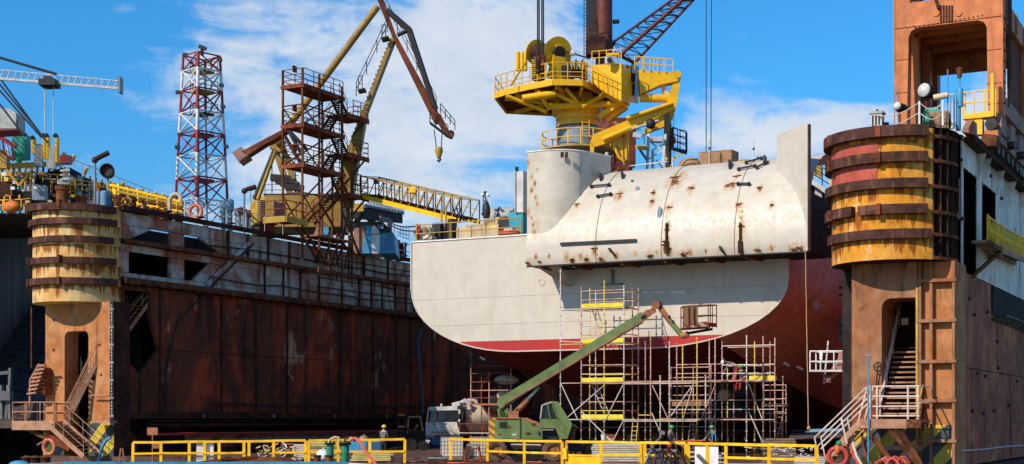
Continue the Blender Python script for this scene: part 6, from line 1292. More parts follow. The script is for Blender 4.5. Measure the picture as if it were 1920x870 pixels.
def searchlamp(px, py, r_, y, label, mat='pale_grey', ax=(-.35, -.9, .05), post=None):
    p = PY(px, py, y); t = T('searchlight', label, 'searchlight', V((p.x, y, ZT)), group='searchlights on the right tower'); A_ = V(ax).normalized()
    t.mesh('lamp_glass', MB().lathe([(0, .1), (r_ * .6, .06), (r_, -.02), (r_ * 1.03, -.08)], p + A_ * .2, 24, A_), mat); t.mesh('lamp_drum', MB().lathe([(r_ * 1.03, .1), (r_ * 1.0, -.35), (r_ * .55, -.5), (0, -.52)], p, 24, A_), 'rust_dark'); t.rod('post', (p.x, y + .1, ZT - .05), p - V((0, -.1, r_)), .05, 'rust'); t.mesh('yoke', MB().tube([p + V((-r_ * 1.1, .1, 0)), p + V((-r_ * .7, .1, -r_ * .9)), p + V((0, .1, -r_ * 1.2)), p + V((r_ * .7, .1, -r_ * .9)), p + V((r_ * 1.1, .1, 0))], .04, 6), 'rust_dark')
searchlamp(1736, 170, .29, 64.2, 'big pale round searchlight in the middle of the right tower top'); searchlamp(1686, 200, .17, 63.4, 'small white round lamp in front of the left gantry leg', 'white_paint'); 
fl2 = T('flood_tube', 'tilted pale floodlight tube beside the big searchlight', 'floodlight', onr(1768, 64)); fl2.rod('lamp', PY(1751, 183, 64), PY(1778, 178, 64), .13, 'tan_tank', 12); fl2.rod('post', PY(1782, 240, 64), PY(1782, 178, 64), .03, 'blue_grey'); fl2.rod('arm', PY(1776, 178, 64), PY(1789, 177, 64), .03, 'pale_grey')
fl2b = T('cable_mast', 'thin grey lamp mast with curved arm right of the searchlight', 'mast', onr(1788, 64.3)); fl2b.rod('pole', PY(1789, 242, 64.3), PY(1789, 178, 64.3), .03, 'blue_grey'); fl2b.rod('aerial', PY(1777, 242, 64.2), PY(1777, 130, 64.2), .025, 'grey_blue')
bp = T('signal_mast', 'light blue mast with rusty lantern on the right tower', 'mast', onr(1797, 64.5)); bp.rod('pole', PY(1797, 245, 64.5), PY(1797, 166, 64.5), .11, 'blue_paint', 12); bp.rod('pole_top', PY(1800, 200, 64.45), PY(1800, 166, 64.45), .13, 'blue_paint', 12); bp.rod('stem', PY(1799, 168, 64.5), PY(1799, 143, 64.5), .04, 'blue_grey'); bp.mesh('lantern', MB().lathe([(.05, -.26), (.1, -.2), (.12, 0), (.15, .04), (.15, .16), (.07, .22), (0, .25)], PY(1799, 136, 64.5), 14), 'rust')
cx_ = T('control_box', 'teal covered plywood box on the right tower below the searchlight', 'box', onr(1752, 63.8)); b = PY(1757, 228, 63.6); cx_.box('crate', b, (1.0, .7, .75), 'plywood', (0, 0, .1)); q = PY(1750, 208, 63.4); cx_.mesh('teal_cover', MB().prism([PY(1736, 203, 63.4), PY(1756, 200, 63.4), PY(1766, 211, 63.4), PY(1744, 219, 63.4)], (0, .6, 0)), 'teal')
for i in range(4): cx_.box('crate_slat', b + V((-.36 + i * .24, -.37, 0)), (.2, .03, .72), 'wood')
gb = T('green_net_bag', 'green net bag hanging on the chain railing of the right tower', 'net bag', onr(1735, 62.9)); gb.mesh('bag', MB().lathe([(.05, .45), (.08, .3), (.16, 0), (.17, -.2), (0, -.25)], PY(1737, 222, 62.8), 10), 'post_green')
rr_ = T('chain_railing', 'chain railing with pale posts round the right drum top', 'railing', onr(1725, 62.4)); t = rr_
pp = [PY(1630, 235, 63.4), PY(1724, 229, 62.3), PY(1768, 234, 62.6)]
for p in pp[1:]: t.rod('post', (p.x, p.y, ZT - .05), (p.x, p.y, ZT + 1.0), .05, 'white_paint')
prev = [V((PY(1632, 225, 63.5).x, 63.5, ZT + .9)), V((pp[1].x, pp[1].y, ZT + .95)), V((pp[2].x, pp[2].y, ZT + .9))]
for A_, B_ in zip(prev, prev[1:]):
    for dz in (0, -.42): t.mesh('chain', MB().tube([lerp(A_, B_, f) + V((0, 0, dz - .28 * sin(pi * f))) for f in [k / 8 for k in range(9)]], .025, 5), 'galv')
hb = T('hatch_hood', 'brown angled steel hood at the outer corner of the right tower', 'hood', onr(1818, 64.6)); p = PY(1818, 236, 64.6); hb.mesh('shell', MB().prism([PY(1803, 247, 64.6), PY(1806, 238, 64.6), PY(1812, 226, 64.6), PY(1824, 224, 64.6), PY(1825, 250, 64.6)], (0, 1.0, 0)), 'gantry_pink'); hb.mesh('mouth', MB().prism([PY(1817, 250, 64.55), PY(1816, 240, 64.55), PY(1824, 226, 64.55), PY(1826, 252, 64.55)], (0, .03, 0)), 'rust_dark')
for px, lb in ((1783, 'leaning pale plate by the signal mast'), (1776, 'second leaning plate, left of the pale one')): 
    q = T('steel_plate', lb, 'plate', onr(px, 63.4)); q.mesh('plate', MB().prism([PY(px, 240, 63.4), PY(px + 3, 222, 63.5), PY(px + 7, 226, 63.5), PY(px + 9, 242, 63.4)], (0, .1, 0)), 'pale_grey' if px > 1780 else 'rust_dark')

# ================= between the ship and the right tower =================
de = T('ship_deck_house', 'shaded ship deck edge with orange panel and railing right of the hull block', 'deck house', (-22.5, 84, 13.2)); t = de
def Q(px, py, y=86): return PY(px, py, y)
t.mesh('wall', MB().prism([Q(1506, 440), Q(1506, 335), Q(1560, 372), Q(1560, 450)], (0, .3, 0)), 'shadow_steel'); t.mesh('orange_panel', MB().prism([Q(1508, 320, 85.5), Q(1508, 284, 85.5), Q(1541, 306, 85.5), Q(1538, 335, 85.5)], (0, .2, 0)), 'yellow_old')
t.beam('deck_edge', Q(1504, 328, 85.3), Q(1570, 372, 85.3), .4, .25, 'pale_grey'); rail_run(t, [Q(1506, 326, 85.2), Q(1560, 360, 85.2)], 1.1, 'black_steel', .03, step=.7, rails=(1, .66, .33)); t.mesh('pale_panel', MB().prism([Q(1530, 410, 85.6), Q(1527, 340, 85.6), Q(1536, 344, 85.6), Q(1550, 410, 85.6)], (0, .1, 0)), 'grey_paint')
for a_, b_ in (((1532, 375), (1522, 412)), ((1532, 375), (1562, 395)), ((1522, 412), (1562, 420)), ((1534, 378), (1536, 412)), ((1510, 395), (1530, 405)), ((1537, 380), (1550, 412)), ((1510, 395), (1514, 412)), ((1562, 395), (1566, 422))): t.rod('yellow_frame', Q(*a_, 84.9), Q(*b_, 84.9), .09, 'yellow_old')
for i in range(4): t.rod('rail_post', Q(1556 + i * 3, 350 + i * 3, 84), Q(1556 + i * 3, 330 + i * 3, 84), .04, 'yellow_rail'); 
t.beam('davit_hook', Q(1504, 258, 76), Q(1515, 268, 76), .12, .12, 'rust')
hu2 = T('hull_side_plates', 'white ship side glimpsed behind the right tower with rusty step brackets', 'ship side', (-20, 92, 9)); t = hu2
t.mesh('plate', MB().prism([PY(1572, 640, 91), PY(1572, 495, 91), PY(1600, 495, 91), PY(1600, 640, 91)], (0, .3, 0)), 'grey_blue')
for py in (540, 553, 610, 625): t.beam('step_bracket', PY(1574, py, 88), PY(1600, py - 2, 88), .5, .1, 'rust')
rp = T('rope', 'orange rope hanging from the right end of the hull block', 'rope', PY(1513, 470, 74.8)); rp.mesh('line', MB().tube([PY(1510 + (i % 2) * .4 + i * .55, 468 + i * 33, 74.8) for i in range(11)], .03, 6), 'rope'); rp.mesh('knot', MB().ball(PY(1516.5, 803, 74.8), (.1, .1, .13)), 'rope')
sk = T('suspended_basket', 'white framed work basket hanging beside the shaded ship side', 'basket', PY(1550, 700, 73)); t = sk
B0, B1 = PY(1519, 697, 73), PY(1585, 697, 73); dp = V((0, 1.1, 0)); hh_ = V((0, 0, 1.05))
t.mesh('floor', MB().prism([B0, B1, B1 + dp, B0 + dp], (0, 0, .1)), 'pale_grey')
cs = [B0, B1, B1 + dp, B0 + dp]
for i in range(4):
    t.rod('post', cs[i], cs[i] + hh_, .04, 'white_paint')
    for f in (1, .5): t.rod('rail', cs[i] + hh_ * f, cs[(i + 1) % 4] + hh_ * f, .035, 'white_paint')
for f in (.3, .68): t.rod('post', lerp(B0, B1, f), lerp(B0, B1, f) + hh_, .035, 'white_paint')
t.mesh('mesh_panel', MB().prism([lerp(B0, B1, .62) + dp * .8, lerp(B0, B1, .75) + dp * .8, lerp(B0, B1, .85) + dp * .8 + hh_, lerp(B0, B1, .68) + dp * .8 + hh_], (0, .05, 0)), 'gantry_pink'); t.mesh('rag', MB().prism([lerp(B0, B1, .27) + hh_, lerp(B0, B1, .37) + hh_, lerp(B0, B1, .35) + hh_ * .55, lerp(B0, B1, .28) + hh_ * .6], (0, -.06, 0)), 'white_paint')
c_ = PY(1553, 712, 73.5)
for f in (.25, .75): t.beam('bracket', lerp(B0, B1, f) + dp * .5, c_, .1, .12, 'orange_rust')
t.beam('arm', c_, PY(1600, 640, 79), .25, .3, 'gantry_pink'); t.rod('cylinder', PY(1545, 720, 74), PY(1553, 640, 77), .05, 'galv')

# ---- gear on top of the hull block and on the ship deck
def onb(px, py, y=79.5): return PY(px, py, y)
cr_ = T('plywood_crate', 'scorched plywood crate on top of the white hull block', 'crate', onb(1347, 305, 81)); t = cr_
t.mesh('side', MB().prism([onb(1310, 311, 81), onb(1310, 287, 81), onb(1372, 282, 81), onb(1372, 306, 81)], (0, .05, 0)), 'plywood'); t.mesh('end', MB().prism([onb(1372.3, 306, 81), onb(1372.3, 282, 81), onb(1385, 287, 83.2), onb(1385, 308, 83.2)], (-.03, 0, 0)), 'plywood'); t.mesh('lid', MB().prism([onb(1310, 286.5, 81), onb(1372, 281.5, 81), onb(1385, 286.5, 83.2), onb(1322, 291, 83.2)], (0, 0, .04)), 'plywood')
for px in (1330, 1351): t.beam('batten', onb(px, 309, 80.95), onb(px, 285, 80.95), .06, .06, 'wood')
tr_ = T('tarpaulin_bale', 'brown tarpaulin covered bale left of the plywood crate', 'bale', onb(1292, 312, 80.5)); tr_.mesh('tarp', MB().ball(onb(1293, 312, 81), (.72, .6, .52), 14, 9), 'plywood'); tr_.mesh('strap', MB().tube([onb(1275, 314, 80.4), onb(1288, 300, 80.2), onb(1309, 298, 80.4)], .04, 5), 'black_steel')
for px, tp_, lb in ((1330, 262, 'thin steel rod standing behind the crate'), (1413, 263, 'tall thin rod stake on the hull block, left one of two'), (1421, 280, 'short thin rod stake on the hull block, right one of two')):
    q = T('steel_stake', lb, 'stake', onb(px, 308, 80), group='rod stakes on the hull block'); q.rod('rod', onb(px, 312, 80), onb(px, tp_, 80), .035, 'galv', 6); q.rod('collar', onb(px, tp_ + 14, 80), onb(px, tp_ + 18, 80), .07, 'rust')
for px, lb in ((1395, 'small ochre tarp bundle right of the plywood crate'), ):
    q = T('tarp_bundle', lb, 'bundle', onb(px, 308, 80.5)); q.mesh('tarp', MB().ball(onb(px, 308, 81), (.6, .4, .3), 12, 8), 'yellow_old'); q.rod('tie', onb(px - 10, 307, 80.6), onb(px + 9, 303, 80.6), .03, 'rust')
gp = T('guard_wire', 'single wire guard rail behind the hull block below the lattice stand', 'guard rail', onb(1200, 318, 83)); gp.rod('wire', PY(1168, 313, 83), PY(1252, 303, 83), .04, 'galv'); gp.rod('post', PY(1170, 330, 83), PY(1170, 300, 83), .05, 'yellow_old'); gp.rod('post', PY(1138, 322, 82), PY(1138, 286, 82), .12, 'pale_grey')
sc2 = T('scrap_pile', 'rust red scrap pile behind the top of the curved hull block', 'scrap', PY(1160, 320, 82)); 
for i in range(7): sc2.box('scrap_plate', PY(1144 + i * 5, 322 - (i * 3) % 7, 82), (.6, .5, .28), ('rust', 'rust_red', 'rust_dark')[i % 3], (.1 * i, .2, i))
# lugs, clips and burn marks on the block's skin
def skin(px, py):     # first hit on the curved shell
    r = ray(px, py); best = None
    for i in range(0, 2200):
        d = 70 + i * .01; p = EYEV + r * d
        if p.z < BTOP + .02 and p.z >= BZ:
            s = (p.z - 11.5) / (BTOP - 11.5); yy = YB - 5.0 * (sqrt(max(0, 1 - s * s)) if s > 0 else 1.0)
            if p.y >= yy: return V((p.x, yy - .02, p.z)), (V((0, -(YB - yy) / 25, max(0, (p.z - 11.5)) / 28.6)).normalized())
    return PY(px, py, 78), V((0, -.4, .9))
SPOTS = []
for px, py, w_ in ((1082, 383, .45), (1162, 363, .55), (1226, 360, .6), (1222, 377, .45), (1256, 388, .5), (1296, 352, .55), (1270, 332, 1.0), (1265, 340, .8), (1363, 348, .6), (1376, 344, .6), (1426, 352, .6), (1385, 382, .5), (1448, 384, .3), (1382, 330, .5), (1074, 487, .5), (1099, 486, .5), (1127, 486, .7), (1217, 480, .5), (1284, 475, .6), (1420, 470, .6), (1489, 466, .6), (1500, 464, .4), (1390, 425, .6), (1248, 453, .5), (1256, 467, .5), (1244, 460, .4), (990, 493, .5), (1011, 491, .3), (1010, 420, .5), (1115, 467, .5), (1250, 430, .4)):
    p, nn = skin(px, py); a_ = random.uniform(-.4, .4)
    R_ = frame(nn, V((1, 0, 0))); SPOTS.append((p, w_ * random.uniform(.45, .8)))
    mb = MB()
    for k in range(4): mb.box(p + R_ @ V((random.uniform(-.12, .12) * w_, random.uniform(-.3, .3) * w_, 0)), (.05, w_ * random.uniform(.2, .5), .02), R_)
    bl.mesh('burn_mark', mb, 'rust' if random.random() < .7 else 'rust_dark', kind='stuff')
for px, py, dx, dy in ((1143, 466, 10, 14), (1350, 462, 9, 16), (1367, 318, 3, -12), (1432, 310, 3, -12), (1125, 340, 2, -10), (1166, 336, 1, -10)):
    p, nn = skin(px, py); q, n2 = skin(px + dx, py + dy); bl.mesh('lug', MB().prism([p + nn * .02, q + nn * .02, q + nn * .10, lerp(p, q, .5) + nn * .42, p + nn * .25], (.10, 0, 0)), 'black_steel')
for px0, py0, px1, py1 in ((1110, 352, 1143, 349), (1122, 370, 1146, 366), (1386, 320, 1416, 314), (1385, 347, 1405, 347), (1400, 308, 1428, 300), (1420, 317, 1438, 308)):
    a_, n1 = skin(px0, py0); b_, n2 = skin(px1, py1); bl.beam('strongback', a_ + n1 * .12, b_ + n2 * .12, .07, .1, 'black_steel'); bl.ball('clamp', a_ + n1 * .1, .11, 'black_steel'); bl.ball('clamp', b_ + n2 * .1, .11, 'black_steel')
a_, n1 = skin(1052, 458); b_, n2 = skin(1194, 451); bl.beam('slot_bar', a_ + n1 * .06, b_ + n2 * .06, .1, .16, 'black_steel')
for px, py, w_, h_ in ((1237, 403, .14, .5), (1195, 355, .13, .2), (1186, 340, .1, .09)):
    p, nn = skin(px, py); bl.mesh('hole', MB().ball(p, (w_, .04, h_), 14, 8), 'grey_blue' if px != 1186 else 'black_steel')
p = PY(1010, 300, 74.85)
for px in (1054, 1062): bl.box('lug', PY(px, 290, 75.2), (.16, .1, .3), 'rust_dark')
# heavy welded joint with strongbacks
for px in (1250, 1388):
    for k in range(5):
        p, nn = skin(px + .5, 425 + k * 11); bl.box('joint_bar', p + nn * .06, (.22 if k > 2 else .1, .10, .38), 'rust_dark')

for px in (1252, 1390):
    for k in range(9): SPOTS.append((skin(px + random.uniform(-1.5, 1.5), 395 + k * 10)[0], random.uniform(.10, .26)))
for k in range(12): SPOTS.append((PY(992 + random.uniform(-7, 16), 290 + k * 13, 75.17), random.uniform(.12, .3)))
for k in range(16): SPOTS.append((skin(1000 + k * 32 + random.uniform(-9, 9), 480 - k * 1.2)[0], random.uniform(.1, .3)))
add_spots('block_white', SPOTS, (.50, .30, .12), (.20, .075, .03))
# ---- gear on the ship deck left of the block
def dk(px, py, y=79.0): return PY(px, py, y)
rd = T('deck_railing', 'thin yellow railing along the ship deck edge left of the block', 'railing', dk(880, 440)); t = rd
r0, r1 = dk(781, 450, 78.5), dk(977, 437, 78.5); r0.z = r1.z = SZ + .05
rail_run(t, [r0, r1], 1.1, 'yellow_old', .035, step=2.2, rails=(1, .5))
tk2 = T('container_tank', 'long tan welded deck tank behind the ship railing', 'tank', dk(893, 440, 80)); t = tk2
A_, B_ = dk(858, 443, 80), dk(935, 440, 80); A_.z = B_.z = SZ; dpt = V((0, 1.5, 0))
t.mesh('body', MB().prism([A_, B_, B_ + dpt, A_ + dpt], (0, 0, 1.05)), 'tan_tank')
for f in (0, .33, .66, .99): p = lerp(A_, B_, f); t.beam('rib', p + V((0, -.04, 0)), p + V((0, -.04, 1.06)), .1, .06, 'tan_tank')
t.box('lid', lerp(A_, B_, .8) + V((0, .7, 1.16)), (.8, .8, .2), 'yellow_old'); t.rod('pipe', A_ + V((.5, .2, 1.1)), B_ + V((-1, .2, 1.1)), .08, 'yellow_old')
fn = T('deck_fan', 'cream deck ventilator with round open mouth at the left end of the ship railing', 'ventilator', dk(802, 446, 79.2)); p = dk(802, 436, 79.2); fn.mesh('mouth', MB().lathe([(.12, .1), (.18, -.05), (.36, -.3), (.42, -.32), (.42, -.2), (.35, .3), (0, .35)], p, 22, (.1, 1, 0)), 'plastic_white'); fn.box('base', (p.x, p.y + .1, SZ + .25), (.85, .7, .5), 'plastic_white'); fn.ball('hub', p + V((0, .1, 0)), .12, 'black_steel')
rw_ = T('red_hose_reel', 'red hose reel hung at the left end of the ship railing', 'hose reel', dk(784, 440, 79)); p = dk(784, 435, 79); rw_.mesh('reel', MB().lathe([(.1, -.12), (.5, -.12), (.5, .12), (.1, .12)], p, 18, (.9, .4, 0)), 'red_paint'); rw_.rod('axle', p - V((.3, 0, 0)), p + V((.3, 0, 0)), .08, 'rust_dark')
for i, (px, py, w_, h_, m, nm, lb) in enumerate(((822, 432, .6, 1.1, 'black_steel', 'deck_winch', 'black covered winch under the gangway end'), (833, 430, .45, .95, 'gantry_pink', 'valve_box', 'pink deck box beside the black winch'), (842, 436, .6, .6, 'rust_red', 'valve_chest', 'rust red valve chest by the gangway foot'), (848, 425, .35, 1.2, 'black_steel', 'control_stand', 'dark control stand left of the tan tank'), (948, 425, .8, 1.4, 'black_steel', 'generator', 'black generator right of the tan tank'), (942, 412, .7, .4, 'tan_tank', 'canvas_roll', 'tan box on top beside the round tank'), (957, 434, .6, .5, 'tan_tank', 'small_box', 'small tan box in front of the teal container'), (971, 420, 1.0, 2.1, 'cyan_box', 'teal_container', 'teal container beside the hull column'))):
    y = 80 + (i % 3) * .4; p = dk(px, py, y); q = T(nm, lb, nm.replace('_', ' '), V((p.x, y, SZ))); q.box('body', (p.x, y, SZ + (p.z - SZ) * .5 + h_ * .1), (w_, .6, max(.4, (p.z - SZ) + h_ * .5)), m); q.box('lid', (p.x, y, SZ + (p.z - SZ) + h_ * .38), (w_ * .9, .5, .06), 'black_steel' if m != 'black_steel' else 'rust_dark')
rt_ = T('round_tank', 'dark round horizontal tank behind the tan deck tank', 'tank', dk(940, 405, 82)); p = dk(937, 408, 82); rt_.mesh('shell', MB().lathe([(0, -1), (.6, -.95), (.68, 0), (.6, .95), (0, 1)], p, 18, (1, .3, 0)), 'grey_paint'); rt_.rod('band', p, p + V((.08, .02, 0)), .7, 'black_steel', 18)
rc = T('red_cylinder', 'red gas cylinder lying on the ship deck by the teal container', 'cylinder', dk(955, 436, 78.9)); rc.mesh('bottle', MB().lathe([(0, -.7), (.14, -.65), (.16, .6), (.05, .75), (0, .76)], dk(955, 436, 78.9), 12, (1, .05, 0)), 'lifebuoy'); rc.rod('valve', dk(975, 436, 78.9), dk(979, 436, 78.9), .05, 'rust_dark')
wc = T('white_cabinet', 'tall pale cabinet mounted left of the hull column', 'cabinet', dk(973, 402, 80)); wc.mesh('body', MB().prism([dk(966, 398, 80), dk(966, 322, 80), dk(981, 320, 80), dk(981, 398, 80)], (0, .8, 0)), 'pale_grey'); wc.beam('frame', dk(966, 399, 79.95), dk(966, 320, 79.95), .08, .08, 'grey_paint'); wc.rod('top_lamp', dk(969, 320, 80), dk(969, 313, 80), .12, 'black_steel')
lo = T('lamp_statue', 'black hooded lamp stand with twin white spotlights above the tan tank', 'lamp', dk(911, 405, 80.4)); t = lo
p = dk(911, 405, 80.4); k_ = 80.4 / ray(911, 0).y / FPX
def L_(px, py): return dk(px, py, 80.4)
t.mesh('cover', MB().lathe([(.2, -.15), (.26, .15), (.24, .5), (.12, .85), (.05, .95), (0, .95)], L_(912, 404), 12), 'black_steel'); t.rod('stem', L_(910, 382), L_(910, 364), .035, 'black_steel'); t.mesh('cable_loop', MB().tube([L_(910, 380), L_(906, 374), L_(909, 366), L_(913, 374), L_(910, 381)], .025, 5), 'black_steel')
for s in (-1, 1): t.rod('spotlight', L_(910 + s * 3, 363), L_(910 + s * 7, 367), .1, 'white_paint', 10)
t.ball('sensor', L_(910, 361), .1, 'black_steel'); t.rod('arm', L_(907, 365), L_(905, 395), .03, 'black_steel'); t.ball('battery', L_(906, 401), .12, 'black_steel')
# ================= people =================
def person(label, base, yaw, pose, shirt, trousers, helmet, sleeves='skin', harness=False):
    """base: feet / seat reference point; joints given in metres, x right, y forward, z up"""
    J = pose
    t = T('person', label, 'person', base, yaw, local=True)
    names = ['pelvis', 'waist', 'chest', 'neck', 'head0', 'head1', 'shl', 'ell', 'wrl', 'hal', 'shr', 'elr', 'wrr', 'har', 'hil', 'knl', 'anl', 'tol', 'hir', 'knr', 'anr', 'tor']
    E_ = [('pelvis', 'waist'), ('waist', 'chest'), ('chest', 'neck'), ('neck', 'head0'), ('head0', 'head1')]
    for s in 'lr': E_ += [('chest', 'sh' + s), ('sh' + s, 'el' + s), ('el' + s, 'wr' + s), ('wr' + s, 'ha' + s), ('pelvis', 'hi' + s), ('hi' + s, 'kn' + s), ('kn' + s, 'an' + s), ('an' + s, 'to' + s)]
    Rd = dict(pelvis=(.16, .12), waist=(.15, .11), chest=(.19, .13), neck=(.06, .06), head0=(.085, .09), head1=(.08, .095), sh=(.085, .08), el=(.052, .052), wr=(.035, .03), ha=(.042, .02), hi=(.10, .10), kn=(.068, .068), an=(.048, .048), to=(.045, .035))
    vs = [V(J[n]) for n in names]; idx = {n: i for i, n in enumerate(names)}; ed = [(idx[a], idx[b]) for a, b in E_]; rad = [Rd[n] if n in Rd else Rd[n[:-1]] for n in names]
    for s, sg in (('l', -1), ('r', 1)):          # five fingers on each hand
        h = V(J['ha' + s]); d = (h - V(J['wr' + s])).normalized(); sd = d.cross(V((0, 1, .2))).normalized()
        for k, (o, ln) in enumerate(((-.032, .06), (-.011, .078), (.011, .082), (.032, .072))):
            a = len(vs); vs += [h + sd * o + d * .03, h + sd * o * 1.1 + d * (.03 + ln * .6), h + sd * o * 1.1 + d * (.02 + ln) + V((0, .02, -.02))]; rad += [(.011, .011)] * 2 + [(.008, .008)]; ed += [(idx['ha' + s], a), (a, a + 1), (a + 1, a + 2)]
        a = len(vs); vs += [h - sd * .05 - d * .01, h - sd * .065 + d * .045]; rad += [(.012, .012), (.009, .009)]; ed += [(idx['ha' + s], a), (a, a + 1)]
    me = bpy.data.meshes.new('body'); me.from_pydata([tuple(v) for v in vs], ed, []); o = bpy.data.objects.new('tmp', me); COL.objects.link(o)
    m = o.modifiers.new('skin', 'SKIN'); m.use_smooth_shade = True
    for i, r in enumerate(rad): me.skin_vertices[0].data[i].radius = r; me.skin_vertices[0].data[i].use_root = (i == 0)
    o.modifiers.new('sub', 'SUBSURF').levels = 1
    dg = bpy.context.evaluated_depsgraph_get(); bm_ = bpy.data.meshes.new_from_object(o.evaluated_get(dg)); bpy.data.objects.remove(o)
    bm_.materials.clear()
    for mm in ('skin', shirt, trousers, 'boots'): bm_.materials.append(MATS[mm])
    # clothing zones by nearest bone
    zone = {}
    for a, b in E_:
        z = 0
        if a in ('pelvis', 'waist', 'chest') and b in ('waist', 'chest', 'shl', 'shr'): z = 1
        elif a[:2] == 'sh': z = 1
        elif a[:2] == 'el': z = 1 if sleeves == 'long' else 0
        elif a[:2] in ('hi', 'kn') or b[:2] == 'hi': z = 2
        elif a[:2] == 'an': z = 3
        zone[(a, b)] = z
    segs = [(V(J[a]), V(J[b]), z) for (a, b), z in zone.items()]
    for p in bm_.polygons:
        c = p.center; best = (9, 0)
        for a, b, z in segs:
            ab = b - a; f = max(0, min(1, (c - a).dot(ab) / max(1e-6, ab.length_squared))); dd = (a + ab * f - c).length
            if dd < best[0]: best = (dd, z)
        p.material_index = best[1]; p.use_smooth = True
    body = bpy.data.objects.new('body', bm_); COL.objects.link(body); body.parent = t.e
    H0, H1 = V(J['head0']), V(J['head1']); up = (H1 - H0).normalized(); Rh = frame(up, V((0, 1, 0)))
    fw = V((0, 1, 0)); fw = (fw - up * fw.dot(up)).normalized(); c = lerp(H0, H1, .55)
    mb = MB().use('skin'); mb.ball(c + fw * .105 - up * .01, (.014, .022, .02), 6, 4)
    sd = up.cross(fw)
    for s in (-1, 1): mb.ball(c + sd * .088 * s, (.012, .02, .03), 6, 4)
    t.mesh('nose_and_ears', mb, kind='stuff'); mb = MB().use('boots')
    for s in (-1, 1): mb.ball(c + fw * .09 + sd * .033 * s + up * .015, .011, 6, 4)
    t.mesh('eyes', mb, kind='stuff'); t.mesh('mouth', MB().ball(c + fw * .09 - up * .05, (.024, .008, .006), 6, 4), 'hose_red')
    ctr = lerp(H0, H1, .75)
    prof = [(.150, 0), (.132, .012), (.128, .06), (.105, .11), (.06, .145), (0, .155)]
    mb = MB(); mb.lathe(prof, ctr + up * .0, 16, up); mb.prism([ctr + fw * .11 + sd * .09, ctr + fw * .11 - sd * .09, ctr + fw * .19 - sd * .05, ctr + fw * .19 + sd * .05], up * .015); hm = t.mesh('helmet', mb, helmet)
    t.mesh('hair', MB().lathe([(.09, -.07), (.103, -.02), (.1, .02)], ctr - fw * .012, 12, up), 'boots')
    if harness:
        for s in (-1, 1): t.mesh('harness_strap', MB().tube([V(J['pelvis']) + V((.1 * s, -.13, .02)), V(J['chest']) + V((.09 * s, -.145, -.05)), V(J['chest']) + V((.1 * s, -.05, .16)), V(J['chest']) + V((.1 * s, .14, 0))], .025, 6), 'blue_paint')
    return t
def stand(lean=0, la=None, ra=None, stride=.0):
    P_ = dict(pelvis=(0, 0, .93), waist=(0, lean * .3, 1.12), chest=(0, lean * .75, 1.34), neck=(0, lean * 1.0, 1.50), head0=(0, lean * 1.1 + .02, 1.58), head1=(0, lean * 1.25 + .03, 1.70))
    for s, sg in (('l', -1), ('r', 1)):
        P_['sh' + s] = (sg * .19, lean * .85, 1.42); P_['el' + s] = (sg * .25, lean * .8 - .03, 1.13); P_['wr' + s] = (sg * .25, lean * .8 + .08, .89); P_['ha' + s] = (sg * .245, lean * .8 + .11, .81)
        P_['hi' + s] = (sg * .10, 0, .88); P_['kn' + s] = (sg * .11, .03 + sg * stride * .5, .48); P_['an' + s] = (sg * .12, sg * stride, .08); P_['to' + s] = (sg * .13, sg * stride + .17, .04)
    if la: P_['ell'], P_['wrl'], P_['hal'] = la
    if ra: P_['elr'], P_['wrr'], P_['har'] = ra
    return P_
GA = 'ground'
def gp_(px, d): p = PD(px, 800, d); p.z = 0.004; return p
def yaw_to(px_dir): return TH + px_dir      # 0: facing away from the camera, pi: towards it
person('worker in yellow helmet and grey shirt standing by the dark forklift', gp_(719, 80), yaw_to(-.5), stand(.02, ((-.24, .1, 1.14), (-.12, .26, 1.08), (-.04, .30, 1.06)), ((.24, .1, 1.14), (.14, .28, 1.05), (.06, .33, 1.04))), 'shirt_grey', 'trousers_dark', 'helmet_yellow', 'long')
person('worker in green helmet and brown clothes walking behind the green mobile crane', gp_(1074, 76.5), yaw_to(-1.5), stand(.05, stride=.16), 'orange_rust', 'trousers_dark', 'helmet_green', 'long')
person('worker in green helmet carrying the left end of the red pole', gp_(1255, 76.8), yaw_to(-1.1), stand(.10, ((-.26, .12, 1.13), (-.16, .36, 1.0), (-.15, .43, .98)), ((.27, .14, 1.13), (.25, .38, 1.0), (.25, .45, .98))), 'shirt_dark', 'trousers_red', 'helmet_green')
person('worker in green helmet and blue harness carrying the right end of the red pole', gp_(1337, 76.4), yaw_to(.35), stand(.08, ((-.36, .05, 1.16), (-.55, .14, .99), (-.61, .17, .95)), ((.30, .05, 1.13), (.34, .12, .90), (.35, .14, .82))), 'shirt_dark', 'trousers_red', 'helmet_green', harness=True)
rp_ = T('pole', 'long red pole carried by two workers under the scaffold', 'pole', PD(1280, 829, 76.3)); rp_.rod('tube', PD(1240, 829, 76.4), PD(1321, 826, 76.1), .04, 'hose_red'); rp_.rod('ferrule', PD(1238, 829.1, 76.4), PD(1241, 829, 76.4), .05, 'galv')
